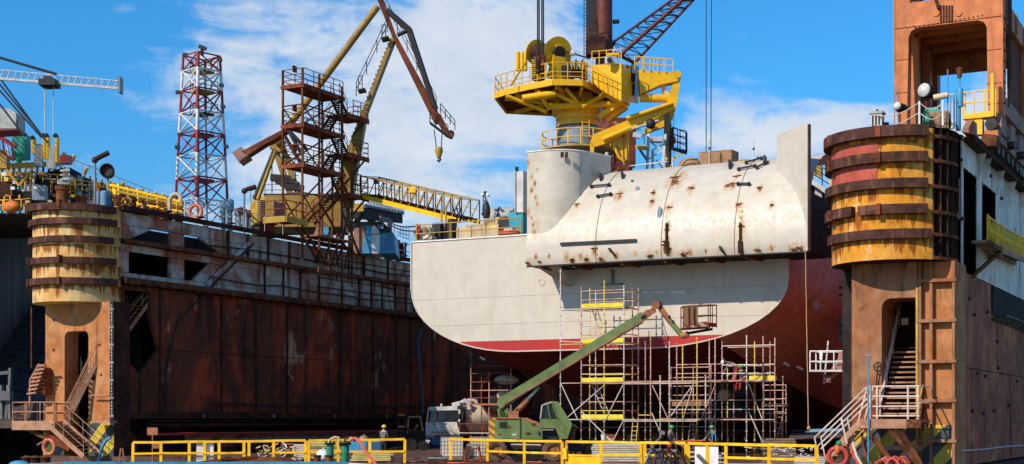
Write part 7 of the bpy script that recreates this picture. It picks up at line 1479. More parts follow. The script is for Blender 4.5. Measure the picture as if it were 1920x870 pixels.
# bending man on the scaffold and the seated one
YSC = 75.3; ZL = [2.1, 4.16, 6.36, 8.33]
bp_ = PY(1378, 716, YSC + .3); bp_.z = ZL[1] - .1
bend = dict(pelvis=(0, -.12, .92), waist=(0, .04, 1.05), chest=(0, .27, 1.15), neck=(0, .45, 1.18), head0=(0, .52, 1.17), head1=(0, .64, 1.16),
    shl=(-.19, .36, 1.13), ell=(-.24, .44, .86), wrl=(-.18, .56, .66), hal=(-.16, .60, .58), shr=(.19, .36, 1.13), elr=(.24, .46, .86), wrr=(.18, .58, .66), har=(.16, .62, .58),
    hil=(-.10, -.12, .87), knl=(-.11, .0, .47), anl=(-.12, -.06, .08), tol=(-.13, .12, .04), hir=(.10, -.12, .87), knr=(.12, .02, .47), anr=(.16, -.02, .08), tor=(.18, .16, .04))
person('worker in white helmet, checked shirt and red trousers bending over the scaffold rail', bp_, yaw_to(1.45), bend, 'shirt_check', 'trousers_red', 'helmet_white', 'long')
sp_ = PY(1391, 716, YSC - .3); sp_.z = ZL[1] - .88
sit = dict(pelvis=(0, -.1, .98), waist=(0, -.08, 1.15), chest=(0, -.02, 1.36), neck=(0, .02, 1.51), head0=(0, .05, 1.58), head1=(0, .08, 1.70),
    shl=(-.19, 0, 1.42), ell=(-.27, .05, 1.15), wrl=(-.17, .2, 1.02), hal=(-.14, .26, .98), shr=(.19, 0, 1.42), elr=(.34, .02, 1.2), wrr=(.42, .16, 1.08), har=(.44, .22, 1.05),
    hil=(-.10, -.02, .93), knl=(-.14, .38, .86), anl=(-.14, .44, .44), tol=(-.15, .60, .38), hir=(.10, -.02, .93), knr=(.16, .30, .72), anr=(.2, .28, .30), tor=(.22, .44, .24))
person('worker in green helmet and red trousers sitting on the scaffold with legs hanging', sp_, yaw_to(pi - .7), sit, 'shirt_dark', 'trousers_red', 'helmet_green')

# ================= scaffolds =================
def standard(t, p, z1, mat, name='standard'):
    mb = MB().use(mat); mb.rod((p[0], p[1], p[2] if len(p) > 2 else 0), (p[0], p[1], z1), .030, 7); z = .45
    while z < z1: mb.rod((p[0], p[1], z), (p[0], p[1], z + .07), .058, 7); z += .5
    t.mesh(name, mb)
mats_ = ['galv', 'scaf_pink', 'scaf_pink', 'galv', 'scaf_pink', 'scaf_yellow']
def pick(i): return mats_[(i * 7 + 3) % 6]
YA, YB_ = 74.5, 76.1
sf = T('scaffold', 'tall tube scaffold with yellow boards in front of the ship stern', 'scaffold', (-31, YA, 0)); t = sf
def fx(px, y=YA): return PY(px, 700, y).x
def fz(py, px, y=YA): return PY(px, py, y).z
front = [(1051, 505), (1090, 538), (1133, 525), (1170, 535)]
back = [(1106, 540), (1117, 545), (1186, 540), (1197, 542)]
for i, (px, py) in enumerate(front): standard(t, (fx(px), YA), fz(py, px), pick(i))
for i, (px, py) in enumerate(back): standard(t, (fx(px, YB_), YB_), fz(py, px, YB_), pick(i + 2))
xa, xb, xc, xd = (fx(p) for p, _ in front); xe = fx(1197, YB_); xf = fx(1106, YB_)
for k, z in enumerate(ZL):
    t.rod('ledger', (xa if k in (0, 1, 3, 2) else xb, YA, z), (xd, YA, z), .03, pick(k)); t.rod('ledger', (xf, YB_, z), (xe, YB_, z), .03, pick(k + 1))
    t.rod('transom', (xb, YA, z), (xf, YB_, z), .03, pick(k + 3)); t.rod('transom', (xd, YA, z), (xe, YB_, z), .03, pick(k + 2)); t.rod('transom', (xa, YA, z), (xf, YB_, z), .03, 'galv') if k == 3 else None
    for f in (.5, 1.0): t.rod('guard_rail', (xb, YA, z + f), (xd if k < 3 else xd, YA, z + f), .027, pick(k + int(f * 4))); t.rod('guard_rail', (xf, YB_, z + f), (xe, YB_, z + f), .027, pick(k + 1)); t.rod('guard_rail', (xd, YA, z + f), (xe, YB_, z + f), .027, 'scaf_pink')
    t.span('toe_board', (xb + .03, YA - .06, z + .05), (xd - .03, YA - .02, z + .29), 'board_yellow')
    for j in range(4): w_ = (YB_ - YA - .2) / 4; t.span('deck_board', (xb, YA + .06 + j * w_, z + .03), (xe - .15, YA + .03 + (j + 1) * w_, z + .08), 'board_yellow' if j == 0 else 'wood')
def lad(t, a, b, w_, mat, n, name='ladder'):
    a, b = V(a), V(b); s = V((w_ / 2, 0, 0))
    for sg in (-1, 1): t.rod('ladder_rail', a + s * sg, b + s * sg, .025, mat, 6)
    for i in range(1, n): p = lerp(a, b, i / n); t.rod('ladder_rung', p - s, p + s, .02, mat, 5)
lad(t, (fx(1125), 75.3, ZL[2] + .1), (fx(1104), 75.3, ZL[3]), .32, 'scaf_yellow', 7); lad(t, (fx(1130), 75.3, ZL[0] + .1), (fx(1103), 75.3, ZL[1]), .32, 'galv', 7)
for a, b in (((1051, 718), (1084, 788)), ((1058, 788), (1131, 724)), ((1091, 772), (1150, 832)), ((1168, 722), (1135, 788)), ((1094, 776), (1150, 830)), ((1170, 786), (1148, 830)), ((1051, 640), (1090, 642))): t.rod('brace', PY(*a, YA - .08), PY(*b, YA - .08), .03, 'galv')
# low scaffold running right
s2 = T('scaffold', 'lower tube scaffold bays in front of the dark propeller, right of the tall one', 'scaffold', (-24.5, YA, 0)); t = s2
f2 = [(1220, 632), (1255, 640), (1307, 632), (1341, 636), (1400, 628), (1431, 633), (1453, 633)]; b2 = [(1269, 642), (1280, 646), (1354, 640), (1364, 690), (1444, 640)]
for i, (px, py) in enumerate(f2): standard(t, (fx(px), YA), fz(py, px), mats_[(i * 5 + 1) % 6])
for i, (px, py) in enumerate(b2): standard(t, (fx(px, YB_), YB_), fz(py, px, YB_), mats_[(i * 3 + 2) % 6])
for z in ZL[:2]:
    t.rod('ledger', (xd, YA, z), (fx(1453), YA, z), .034, 'scaf_pink'); t.rod('ledger', (fx(1269, YB_), YB_, z), (fx(1444, YB_), YB_, z), .03, 'galv'); t.rod('ledger', (xd, YA - .07, z - .08), (fx(1310), YA - .07, z - .08), .03, 'galv')
    for px in (1255, 1341, 1431): t.rod('transom', (fx(px), YA, z), (fx(px + 12, YB_), YB_, z), .03, 'scaf_pink')
t.rod('ledger', (fx(1197), YA, ZL[0] + .25), (fx(1222), YA, ZL[0] + .25), .03, 'scaf_yellow')
for py in (648, 684, 700): t.rod('guard_rail', (fx(1354), YA - .05, fz(py, 1400)), (fx(1453), YA - .05, fz(py, 1400)), .03, 'galv'); t.rod('guard_rail', (fx(1364, YB_), YB_, fz(py, 1400)), (fx(1444, YB_), YB_, fz(py, 1400)), .028, 'scaf_pink')
for px in (1210, 1330, 1376, 1415): standard(t, (fx(px, YB_), YB_), fz(640 if px != 1376 else 690, px, YB_), mats_[px % 6])
for px in (1238, 1323): standard(t, (fx(px), YA), ZL[1] + .3, mats_[px % 5])
for j in range(3): t.span('deck_board', (xd, YA + .1 + j * .5, ZL[1] + .04), (fx(1345) - .01, YA + .55 + j * .5, ZL[1] + .09), 'wood'); t.span('deck_board', (fx(1230), YA + .1 + j * .5, ZL[0] + .04), (fx(1400), YA + .55 + j * .5, ZL[0] + .09), 'wood') if j else None
for zz in (ZL[1] + .5, ZL[1] + 1.0): t.rod('guard_rail', (fx(1269, YB_), YB_, zz), (fx(1354, YB_), YB_, zz), .027, 'scaf_pink')
for zz in (ZL[0] + .55, ZL[0] + 1.05): t.rod('guard_rail', (fx(1255), YA, zz), (fx(1453), YA, zz), .025, 'galv' if zz < 3 else 'scaf_pink')
t.span('toe_board', (fx(1404), YA + .05, ZL[1] + .05), (fx(1455), YA + .09, ZL[1] + .28), 'board_yellow')
for j in range(4): t.span('deck_board', (fx(1345), YA + .12 + j * .36, ZL[1] + .03), (fx(1455), YA + .45 + j * .36, ZL[1] + .08), 'wood')
for a, b in (((1223, 722), (1254, 788)), ((1300, 720), (1280, 788)), ((1341, 722), (1313, 790)), ((1404, 720), (1430, 788)), ((1222, 774), (1240, 815)), ((1341, 778), (1322, 826)), ((1404, 772), (1432, 834)), ((1296, 726), (1258, 780))): t.rod('brace', PY(*a, YA - .08), PY(*b, YA - .08), .03, 'scaf_pink' if a[0] % 2 else 'galv')
t.beam('yellow_plank', PY(1397, 838, YA - .1), PY(1425, 842, YA - .3), .2, .06, 'scaf_yellow')
s3 = T('scaffold', 'pink inner scaffold tower with plank decks left of the propeller', 'scaffold', (-27, 78.6, 0)); t = s3
for i, (px, py) in enumerate(((1258, 688), (1280, 690), (1300, 686), (1333, 682))): standard(t, (fx(px, 78.4), 78.4), fz(py, px, 78.4), 'scaf_pink')
for i, py in enumerate((689, 708, 724, 741, 775, 800)): z = fz(py, 1295, 78.4); t.rod('ledger', (fx(1256, 78.4), 78.36, z), (fx(1334, 78.4), 78.36, z), .03, 'scaf_pink')
z = fz(758, 1295, 78.4); t.span('deck_board', (fx(1256, 78.4), 78.2, z - .1), (fx(1332, 78.4), 78.3, z + .16), 'wood'); t.span('deck_board', (fx(1256, 78.4), 78.3, z - .1), (fx(1332, 78.4), 79.2, z - .04), 'wood')
lad(t, (fx(1293, 78), 78.0, .1), (fx(1303, 78), 78.3, fz(750, 1300, 78.3)), .4, 'scaf_pink', 11)
s4 = T('scaffold', 'pink scaffold in the shade right of the propeller', 'scaffold', (-21.6, 79.5, 0)); t = s4
for px, py in ((1432, 705), (1468, 705), (1474, 722)): standard(t, (fx(px, 79), 79), fz(py, px, 79), 'scaf_pink')
for py in (722, 732, 748, 775): z = fz(py, 1450, 79); t.rod('ledger', (fx(1430, 79), 78.96, z), (fx(1475, 79), 78.96, z), .028, 'scaf_pink')
z = fz(762, 1450, 79); t.span('deck_board', (fx(1430, 79), 78.8, z), (fx(1474, 79), 79.6, z + .14), 'wood'); t.rod('brace', PY(1470, 770, 78.9), PY(1454, 835, 78.9), .03, 'scaf_pink'); lad(t, (fx(1457, 78.9), 78.9, .1), (fx(1463, 78.9), 78.9, z), .35, 'scaf_pink', 9)
s5 = T('scaffold', 'rusty scaffold at the left behind the truck under the ship', 'scaffold', (-45, 82, 0)); t = s5; YX = 81.5
for i, (px, py) in enumerate(((883, 680), (903, 676), (917, 698), (951, 684), (958, 690))): standard(t, (fx(px, YX), YX + (i % 2) * .0), fz(py, px, YX), 'rust_red' if i % 2 else 'scaf_pink')
for py in (686, 700, 716, 732, 746): z = fz(py, 920, YX); t.rod('ledger', (fx(882, YX), YX - .05, z), (fx(955, YX), YX - .05, z), .03, 'rust_red' if py % 3 else 'scaf_pink')
z = fz(760, 910, YX); t.span('deck_board', (fx(884, YX), YX - .2, z), (fx(938, YX), YX + .8, z + .12), 'orange_rust')
s6 = T('low_scaffold', 'low red painted scaffold frame right of the truck cab', 'scaffold', (-46, 78, 0)); t = s6; YX = 78.5
for px in (862, 883, 905): standard(t, (fx(px, YX), YX), fz(792 if px != 883 else 760, px, YX), 'rust_red')
for py in (795, 812): z = fz(py, 890, YX); t.rod('ledger', (fx(861, YX), YX - .05, z), (fx(918, YX), YX - .05, z), .03, 'rust_red' if py == 795 else 'galv')
t.rod('brace', PY(905, 795, YX), PY(917, 822, YX), .03, 'rust_red')
# scrap and cables lying about the deck
db = MB(); R1 = random.Random(3)
for i in range(150):
    d_ = R1.uniform(69.5, 82); p = PD(R1.uniform(200, 1500), 800, d_); p.z = .03; a = R1.uniform(0, 3); db.beam(p, p + V((cos(a), sin(a), 0)) * R1.uniform(.08, .6), R1.uniform(.03, .12), R1.uniform(.02, .06))
single('deck_scrap', db, 'rust_dark', 'scattered rusty scrap and offcuts lying on the dock floor', 'scrap', kind='stuff')
for i, (x0, x1, d0, m, lb) in enumerate(((700, 900, 71.5, 'cable_black', 'black cable snaking across the deck between the two fences'), (760, 1010, 70.6, 'hose_red', 'thin red hose lying along the deck in front of the crane wheels'), (330, 560, 71, 'cable_black', 'black cable lying behind the left fence'))):
    q = T('cable', lb, 'cable', gp_(x0, d0)); q.mesh('line', MB().tube([gp_(x0 + (x1 - x0) * f, d0 + .9 * sin(f * 9 + i) + f) + V((0, 0, .03)) for f in [k / 24 for k in range(25)]], .035, 6), m); q.rod('plug', gp_(x1, d0 + .9 * sin(9 + i) + 1) + V((0, 0, .03)), gp_(x1 + 6, d0 + .9 * sin(9 + i) + 1) + V((0, 0, .04)), .05, 'orange_paint', 7)
hs = single('sacking_cover', MB().ball(PY(950, 712, 83.6), (.85, .7, .32), 14, 8), 'hessian', 'pale sacking cover draped over the left propeller nozzle', 'cover')
lt2 = T('ladder', 'short yellow ladder leaning under the scaffold left of the workers', 'ladder', PY(1190, 845, 74)); lad(lt2, PY(1186, 850, 74), PY(1192, 783, 74.6), .3, 'scaf_yellow', 8)

# ================= green mobile crane =================
mcr = T('mobile_crane', 'green yard crane with long boom and rusty work basket reaching to the stern', 'crane', PD(990, 868, 74)); t = mcr; D = 74
GP = 'green_paint'; bk = V((-sin(TH), cos(TH), 0)); rt0 = V((cos(TH), sin(TH), 0))
def wheel(px, py, r_, d):
    c = PD(px, py, d); c.z = r_ + .004
    mb = MB().lathe([(r_ * .55, -.18), (r_ * .93, -.18), (r_, -.10), (r_, .10), (r_ * .93, .18), (r_ * .55, .18)], c, 26, bk)
    for k in range(18):
        a = k * 2 * pi / 18; p = c + rt0 * (cos(a) * r_ * .98) + V((0, 0, sin(a) * r_ * .98)); mb.beam(p - bk * .16, p + bk * .02 + (rt0 * -sin(a) + V((0, 0, cos(a)))) * .09, .05, .06, rt0 * cos(a) + V((0, 0, sin(a))))
    ty = t.mesh('wheel', mb, 'tyre_dusty'); t.mesh('rim', MB().lathe([(0, -.13), (r_ * .2, -.14), (r_ * .25, -.05), (r_ * .5, -.08), (r_ * .56, -.17)], c, 20, bk), 'orange_rust', parent=ty); t.mesh('hub_back', MB().lathe([(0, .1), (r_ * .56, .1)], c, 16, bk), 'black_steel', parent=ty)
wheel(931, 849, .55, 73.2); wheel(1037, 850, .55, 73.0); wheel(1000, 849, .55, 75.4); wheel(1109, 846, .55, 75.8)
t.mesh('chassis', MB().prism([P(925, 838, 73.6), P(925, 826, 73.6), P(1095, 826, 73.6), P(1095, 838, 73.6), P(1085, 848, 73.6), P(1055, 846, 73.6), P(1018, 858, 73.6), P(960, 858, 73.6)], bk * 1.9), 'black_steel')
t.beam('step_bar', P(958, 833, 73.3), P(1014, 834, 73.3), .1, .06, 'galv'); t.box('outrigger_box', P(990, 858, 73.5), (1.6, .5, .25), 'shadow_steel', (0, 0, TH))
for px in (925, 1062): t.mesh('mudguard', MB().prism([P(px - 8, 832, 73.1), P(px, 826, 73.1), P(px + 22, 826, 73.1), P(px + 22, 829, 73.1), P(px, 829, 73.1)], bk * .6), 'black_steel')
t.mesh('counterweight', MB().prism([P(917, 823, 73.3), P(917, 785, 73.3), P(928, 783, 73.3), P(928, 823, 73.3)], bk * 2.0), 'stripe')
t.mesh('engine_cover', MB().prism([P(928.2, 823, 73.3), P(928.2, 784, 73.3), P(975, 784, 73.3), P(975, 823, 73.3)], bk * 2.0), GP); t.mesh('engine_cover', MB().prism([P(975.5, 823, 73.32), P(975.5, 784, 73.32), P(985, 786, 73.32), P(1017, 803, 73.32), P(1017, 823, 73.32)], bk * 1.96), GP)
t.mesh('rusty_top', MB().prism([P(976, 783.5, 73.3), P(987, 783, 73.3), P(1037, 803, 73.3), P(1017, 803, 73.3)], bk * 1.9), 'orange_rust'); t.mesh('side_recess', MB().prism([P(1017.3, 823, 73.6), P(1017.3, 803.5, 73.6), P(1040, 803.5, 73.6), P(1052, 823, 73.6)], bk * 1.6), 'black_steel')
for k in range(4): t.beam('vent_slat', P(936, 792 + k * 3, 73.27), P(950, 792 + k * 3, 73.27), .03, .04, 'black_steel')
t.beam('door_seam', P(975.2, 823, 73.27), P(975.2, 784, 73.27), .03, .03, 'black_steel'); t.beam('hand_rail', P(1016, 806, 73.1), P(1038, 806, 73.1), .03, .03, 'galv'); t.beam('cover_edge', P(929, 784, 73.25), P(975, 784, 73.25), .05, .05, 'orange_rust')
for k in range(3): t.mesh('hydraulic_hose', MB().tube([P(940 + k * 4, 782, 73.5), P(938 + k * 3, 770, 73.3), P(946 + k * 3, 762, 73.3), P(956 + k * 2, 756, 73.5)], .035, 6), 'black_rubber')
for px, py in ((952, 800), (965, 815), (990, 812), (1032, 792), (1000, 795)): t.box('decal', P(px, py, 73.28), (.22, .02, .1), 'pale_grey' if px % 2 else 'rust', (0, 0, TH))
t.box('latch', P(1010, 812, 73.25), (.05, .04, .22), 'black_steel', (0, 0, TH)); t.rod('hand_hole', P(936, 814, 73.28), P(936, 814, 73.25), .04, 'black_steel')
# cab
cbk = bk * 1.0
t.mesh('cab', MB().prism([P(1013, 803, 73.2), P(1013, 785, 73.2), P(1046, 785, 73.2), P(1060, 800, 73.2), P(1056, 823, 73.2), P(1050, 823, 73.2), P(1041, 803, 73.2)], cbk), GP)
t.mesh('cab_roof', MB().prism([P(1018, 757, 73.2), P(1034, 752, 73.2), P(1046, 753, 73.2), P(1073, 795, 73.2), P(1064, 823, 73.2), P(1056, 823, 73.2), P(1061, 800, 73.2), P(1046, 784, 73.2), P(1038, 757, 73.2)], cbk), GP)
cw_ = t.mesh('cab_window', MB().prism([P(1014, 784, 73.3), P(1016, 762, 73.3), P(1034, 756, 73.3), P(1044, 783, 73.3)], cbk * .85), 'glass_dark')
for a, b in (((1013, 785), (1016, 760)), ((1016, 760), (1034, 754)), ((1034, 754), (1046, 785)), ((1026, 757), (1032, 785))): t.beam('window_frame', P(*a, 73.18), P(*b, 73.18), .05, .05, 'galv' if a[0] < 1020 else GP, parent=cw_)
t.mesh('cab_back', MB().prism([P(1074, 797, 73.25), P(1065, 823, 73.25), P(1070, 823, 73.9), P(1080, 800, 74.0)], cbk * .5), 'black_steel')
# turret, boom, jib
t.mesh('turret', MB().prism([P(935, 785, 73.8), P(932, 768, 73.8), P(940, 762, 73.8), P(962, 776, 73.8), P(985, 785, 73.8)], bk * .9), GP); t.mesh('turret_plate', MB().prism([P(938, 766, 73.6), P(945, 762, 73.6), P(970, 784, 73.6), P(952, 784, 73.6)], bk * .1), GP)
t.beam('winch', P(953, 777, 73.5), P(972, 777, 73.5), .4, .35, 'orange_rust')
t.mesh('boom', MB().prism([P(931, 757, 73.7), P(934, 748, 73.7), P(943, 742, 73.7), P(1202, 585, 73.7), P(1214, 598, 73.7), P(1010, 722, 73.7), P(950, 762, 73.7), P(936, 765, 73.7)], bk * .55), GP)
t.beam('boom_edge', P(945, 758, 73.66), P(1212, 597, 73.66), .05, .08, 'orange_rust'); t.rod('boom_hose', P(960, 752, 73.6), P(1206, 604, 73.6), .035, 'black_steel'); t.box('boom_slot', P(1207, 594, 73.62), (.3, .03, .16), 'black_steel', (0, -.55, TH))
t.mesh('boom_stage', MB().prism([P(1203, 588, 73.8), P(1214, 580, 73.8), P(1221, 592, 73.8), P(1213, 597, 73.8)], bk * .42), 'orange_rust'); t.mesh('boom_stage', MB().prism([P(1214.5, 582, 73.85), P(1226, 575, 73.85), P(1231, 585, 73.85), P(1220.5, 591, 73.85)], bk * .34), 'orange_rust')
t.rod('knuckle', P(1229, 572, 73.7), P(1229, 572, 74.4), .22, 'orange_rust', 14); t.rod('knuckle', P(1236, 571, 73.75), P(1236, 571, 74.35), .16, 'rust_dark', 12)
t.mesh('fly_jib', MB().prism([P(1230, 566, 73.8), P(1238, 567, 73.8), P(1258, 596, 73.8), P(1253, 604, 73.8), P(1236, 580, 73.8)], bk * .4), 'orange_rust'); t.mesh('fly_jib', MB().prism([P(1253.4, 604.4, 73.8), P(1258.4, 596.4, 73.8), P(1281, 623, 73.8), P(1277, 632, 73.8)], bk * .38), GP)
for px, py in ((1255, 594), (1262, 603)): t.rod('lightening_hole', P(px, py, 73.79), P(px, py, 73.76), .08, 'black_steel', 12)
t.rod('jib_link', P(1276, 630, 73.7), P(1290, 628, 73.7), .14, 'orange_rust', 10); t.rod('jib_link', P(1286, 622, 73.7), P(1289, 632, 73.7), .12, 'orange_rust', 10); t.beam('basket_arm', P(1289, 625, 73.9), P(1335, 617, 74.2), .2, .14, 'black_steel')
c1, c2 = P(966, 775, 73.9), P(1008, 728, 73.9); t.rod('lift_cylinder', c1, lerp(c1, c2, .55), .15, 'orange_rust', 14); t.rod('cylinder_rod', lerp(c1, c2, .5), c2, .09, 'galv', 10); t.mesh('cylinder_lug', MB().prism([P(1003, 730, 73.75), P(1002, 726, 73.75), P(1012, 721, 73.75), P(1012, 728, 73.75)], bk * .4), GP)
# basket
k0, k1 = P(1281, 617, 73.3), P(1346, 613, 73.9); dq = bk * 1.0 + rt0 * .0; hq = V((0, 0, 1.15))
t.mesh('basket_floor', MB().prism([k0, lerp(k0, k1, .78), lerp(k0, k1, .78) + dq, k0 + dq], (0, 0, .1)), 'rust'); t.beam('basket_skirt', k0 + V((0, 0, .18)), lerp(k0, k1, .72) + V((0, 0, .18)), .04, .26, 'stripe_white'); t.beam('basket_skirt', lerp(k0, k1, .72) + V((0, 0, .16)), k1 + dq * .5 + V((0, 0, .12)), .04, .2, 'red_paint')
cs = [k0, lerp(k0, k1, .72), k1 + dq * .5, k0 + dq]
for i in range(4):
    t.rod('basket_post', cs[i], cs[i] + hq, .03, 'rust_red'); t.rod('basket_rail', cs[i] + hq, cs[(i + 1) % 4] + hq, .035, 'orange_rust'); t.rod('basket_rail', cs[i] + hq * .55, cs[(i + 1) % 4] + hq * .55, .025, 'rust_red')
for f in (.25, .5): t.rod('basket_post', lerp(cs[1], cs[2], f), lerp(cs[1], cs[2], f) + hq, .025, 'rust_red')
t.mesh('basket_panel', MB().prism([lerp(k0, k1, .02) + hq * .15 - bk * .03, lerp(k0, k1, .42) + hq * .15 - bk * .03, lerp(k0, k1, .42) + hq * .97 - bk * .03, lerp(k0, k1, .02) + hq * .97 - bk * .03], bk * .03), 'plywood')
for f in (.15, .3): t.beam('panel_rib', lerp(k0, k1, f) + hq * .15 - bk * .06, lerp(k0, k1, f) + hq * .97 - bk * .06, .04, .04, 'rust_red')

# ================= truck and forklift =================
tr = T('truck', 'white and blue cab truck with tank parked in the shade under the ship', 'truck', PD(830, 840, 101)); t = tr; D = 101
t.mesh('cab_front', MB().prism([P(798, 817), P(798, 792), P(861, 791), P(861, 816)], bk * 2.0), 'truck_white'); t.mesh('cab_roof', MB().prism([P(801, 770), P(804, 763), P(858, 761), P(862, 768), P(862, 772)], bk * 2.0), 'truck_white')
t.mesh('windscreen', MB().prism([P(802, 791.5, 101.1), P(804, 770, 101.3), P(860, 769, 101.3), P(861, 790.5, 101.1)], bk * 1.6), 'glass_dark')
for a, b in (((801, 792), (804, 768)), ((861, 791), (862, 768)), ((817, 792), (817, 770))): t.beam('pillar', P(*a, 101.05), P(*b, 101.2), .12, .1, 'truck_white' if a[0] > 817 else 'black_steel')
t.mesh('side_door', MB().prism([P(861.5, 817, 101.1), P(861.5, 765, 101.1), P(880, 764, 102.4), P(880, 815, 102.4)], bk * .1), 'gantry_pink'); t.mesh('side_window', MB().prism([P(864, 790, 101.15), P(864, 770, 101.15), P(873, 769, 101.8), P(873, 789, 101.8)], bk * .05), 'glass_dark'); t.rod('mirror', P(861, 775, 100.8), P(861, 786, 100.8), .12, 'black_steel')
for py, x0, x1, h_ in ((808, 803, 848, .04), (811.5, 808, 842, .10), (815, 803, 848, .04)): t.beam('grille', P(x0, py, 100.95), P(x1, py, 100.95), .05, h_, 'black_steel')
for px in (814, 835): t.beam('grab_handle', P(px - 3, 795, 100.95), P(px + 3, 795, 100.95), .06, .1, 'black_steel')
t.mesh('bumper', MB().prism([P(794, 834), P(796, 821), P(862, 820), P(862, 834)], bk * .5), 'truck_blue'); t.mesh('gap', MB().prism([P(798, 821, 101.2), P(798, 817, 101.2), P(861, 816, 101.2), P(861, 821, 101.2)], bk * 1), 'black_steel')
t.beam('wiper', P(822, 790, 101), P(838, 780, 101), .04, .04, 'black_steel'); t.beam('wiper', P(842, 790, 101), P(856, 780, 101), .04, .04, 'black_steel')
for px in (802, 857): t.box('headlamp', P(px, 827, 100.95), (.3, .06, .16), 'pale_grey', (0, 0, TH))
t.text('bumper_letters', 'IS', P(801, 829, 100.96), .3, 'white_paint', (pi / 2, 0, TH))
for px in (804, 858): t.rod('wheel', P(px, 832, 101.5), P(px + 4, 832, 101.5), .45, 'black_rubber', 18)
t.rod('roof_lamp', P(828, 763, 101.5), P(828, 757, 101.5), .08, 'pale_grey'); t.beam('roof_box', P(848, 760, 101.5), P(862, 756, 101.5), .6, .3, 'white_paint')
t.mesh('tank', MB().lathe([(0, -1.2), (.9, -1.0), (1.05, 0), (.9, 1.0), (0, 1.2)], P(890, 785, 103), 20, V((.6, .8, 0))), 'plastic_white'); t.mesh('suction_pipe', MB().tube([P(862, 768, 102), P(864, 756, 102), P(872, 752, 102), P(880, 757, 102), P(881, 768, 102)], .2, 8), 'pale_grey'); t.mesh('suction_pipe', MB().tube([P(868, 752, 103), P(884, 750, 103), P(893, 752, 103), P(895, 764, 103)], .13, 8), 'pale_grey')
t.mesh('chassis', MB().prism([P(862, 832, 102), P(862, 818, 102), P(925, 815, 105), P(925, 830, 105)], bk * .6), 'black_steel'); t.rod('wheel', P(905, 826, 104), P(909, 826, 104), .5, 'black_rubber', 18)
fk = T('forklift', 'dark forklift standing in the shade left of the truck', 'forklift', PD(775, 842, 97)); t = fk; D = 97
for px in (747, 760): t.beam('mast_channel', P(px, 838), P(px, 776), .16, .14, 'black_steel')
for py in (778, 800, 822): t.beam('mast_tie', P(747, py, 96.9), P(760, py, 96.9), .1, .14, 'rust_dark')
t.mesh('body', MB().prism([P(762, 838), P(762, 812), P(780, 806), P(796, 808), P(797, 836)], bk * 1.3), 'rust_dark')
for a, b in (((764, 812), (766, 782)), ((793, 808), (788, 781)), ((766, 782), (788, 781))): t.beam('cab_frame', P(*a, 97.1), P(*b, 97.1), .1, .1, 'black_steel')
t.mesh('roof_guard', MB().prism([P(764, 783), P(790, 782), P(790, 780), P(764, 781)], bk * 1.3), 'black_steel'); t.beam('seat', P(778, 806, 97.6), P(784, 796, 97.6), .5, .15, 'black_rubber')
for px, r_ in ((770, .42), (793, .34)): c = P(px, 838, 96.9); c.z = r_; t.mesh('wheel', MB().lathe([(0, -.1), (r_ * .5, -.12), (r_, -.12), (r_, .15), (0, .15)], c, 18, bk), 'black_rubber')
for px in (744, 752): t.beam('fork', P(px, 838, 96.8), P(px - 10, 841, 95.8), .12, .06, 'black_steel')

# ================= foreground fence =================
def fence(t, pts, posts, mids, h=1.1, mat='yellow_rail'):
    """pts: (px, depth) pairs of the line; posts: px; mids: (px0, px1) spans with a middle rail"""
    def at(px):
        for (a, da), (b, db) in zip(pts, pts[1:]):
            if a <= px <= b or b is pts[-1][0]:
                f = (px - a) / (b - a); return gp_(px, 1 / ((1 - f) / da + f / db))
        return gp_(px, pts[-1][1])
    x0_, x1_ = pts[0][0], pts[-1][0]
    hz = (lambda px: h[0] + (h[1] - h[0]) * (px - x0_) / (x1_ - x0_)) if isinstance(h, tuple) else (lambda px: h)
    for px in posts: p = at(px); t.box('fence_post', p + V((0, 0, hz(px) / 2)), (.13, .09, hz(px) - .02), mat, (random.uniform(-.012, .012), random.uniform(-.015, .015), TH))
    xs_ = sorted(posts)
    for a, b in zip(xs_, xs_[1:]):
        if b - a < 4: continue
        p, q = at(a), at(b); n = (q - p).normalized() * .0
        j0, j1 = V((0, 0, random.uniform(-.012, .012))), V((0, 0, random.uniform(-.012, .012)))
        t.beam('top_rail', p + V((0, 0, hz(a))) + j0, q + V((0, 0, hz(b))) + j1, .10, .11, mat)
        for m0, m1 in mids:
            if m0 <= a + 1 and b <= m1 + 1: t.beam('mid_rail', p + V((0, 0, hz(a) * .5)) - bk * .06 + j1, q + V((0, 0, hz(b) * .5)) - bk * .06 + j0, .05, .10, mat)
    return at
f1 = T('fence', 'yellow steel barrier fence along the deck edge, left of the green pipes', 'fence', gp_(380, 68)); at1 = fence(f1, [(248, 68.3), (574, 68.6)], [249.5, 302, 355, 384, 411, 457.5, 467, 513, 573], [(249, 458), (513, 574)], (1.035, 1.13))
f2_ = T('fence', 'yellow steel barrier fence in front of the plank stack and forklift', 'fence', gp_(660, 73)); at2 = fence(f2_, [(578, 70), (760, 70.4)], [579, 634, 693.5, 759], [(578, 760)], (1.11, 1.16))
f3 = T('fence', 'yellow steel barrier fence in front of the green mobile crane', 'fence', gp_(950, 68)); at3 = fence(f3, [(842, 75.6), (960, 69.5), (1055, 67.5)], [845, 914, 983, 1054], [(914, 1055)])
f4 = T('fence', 'yellow steel barrier fence below the tall scaffold with a low gate', 'fence', gp_(1130, 65)); at4 = fence(f4, [(1058, 67.3), (1290, 62.5)], [1062, 1127, 1201.5, 1209, 1286], [(1127, 1202), (1209, 1287)])
for z in (.30, .22): pass
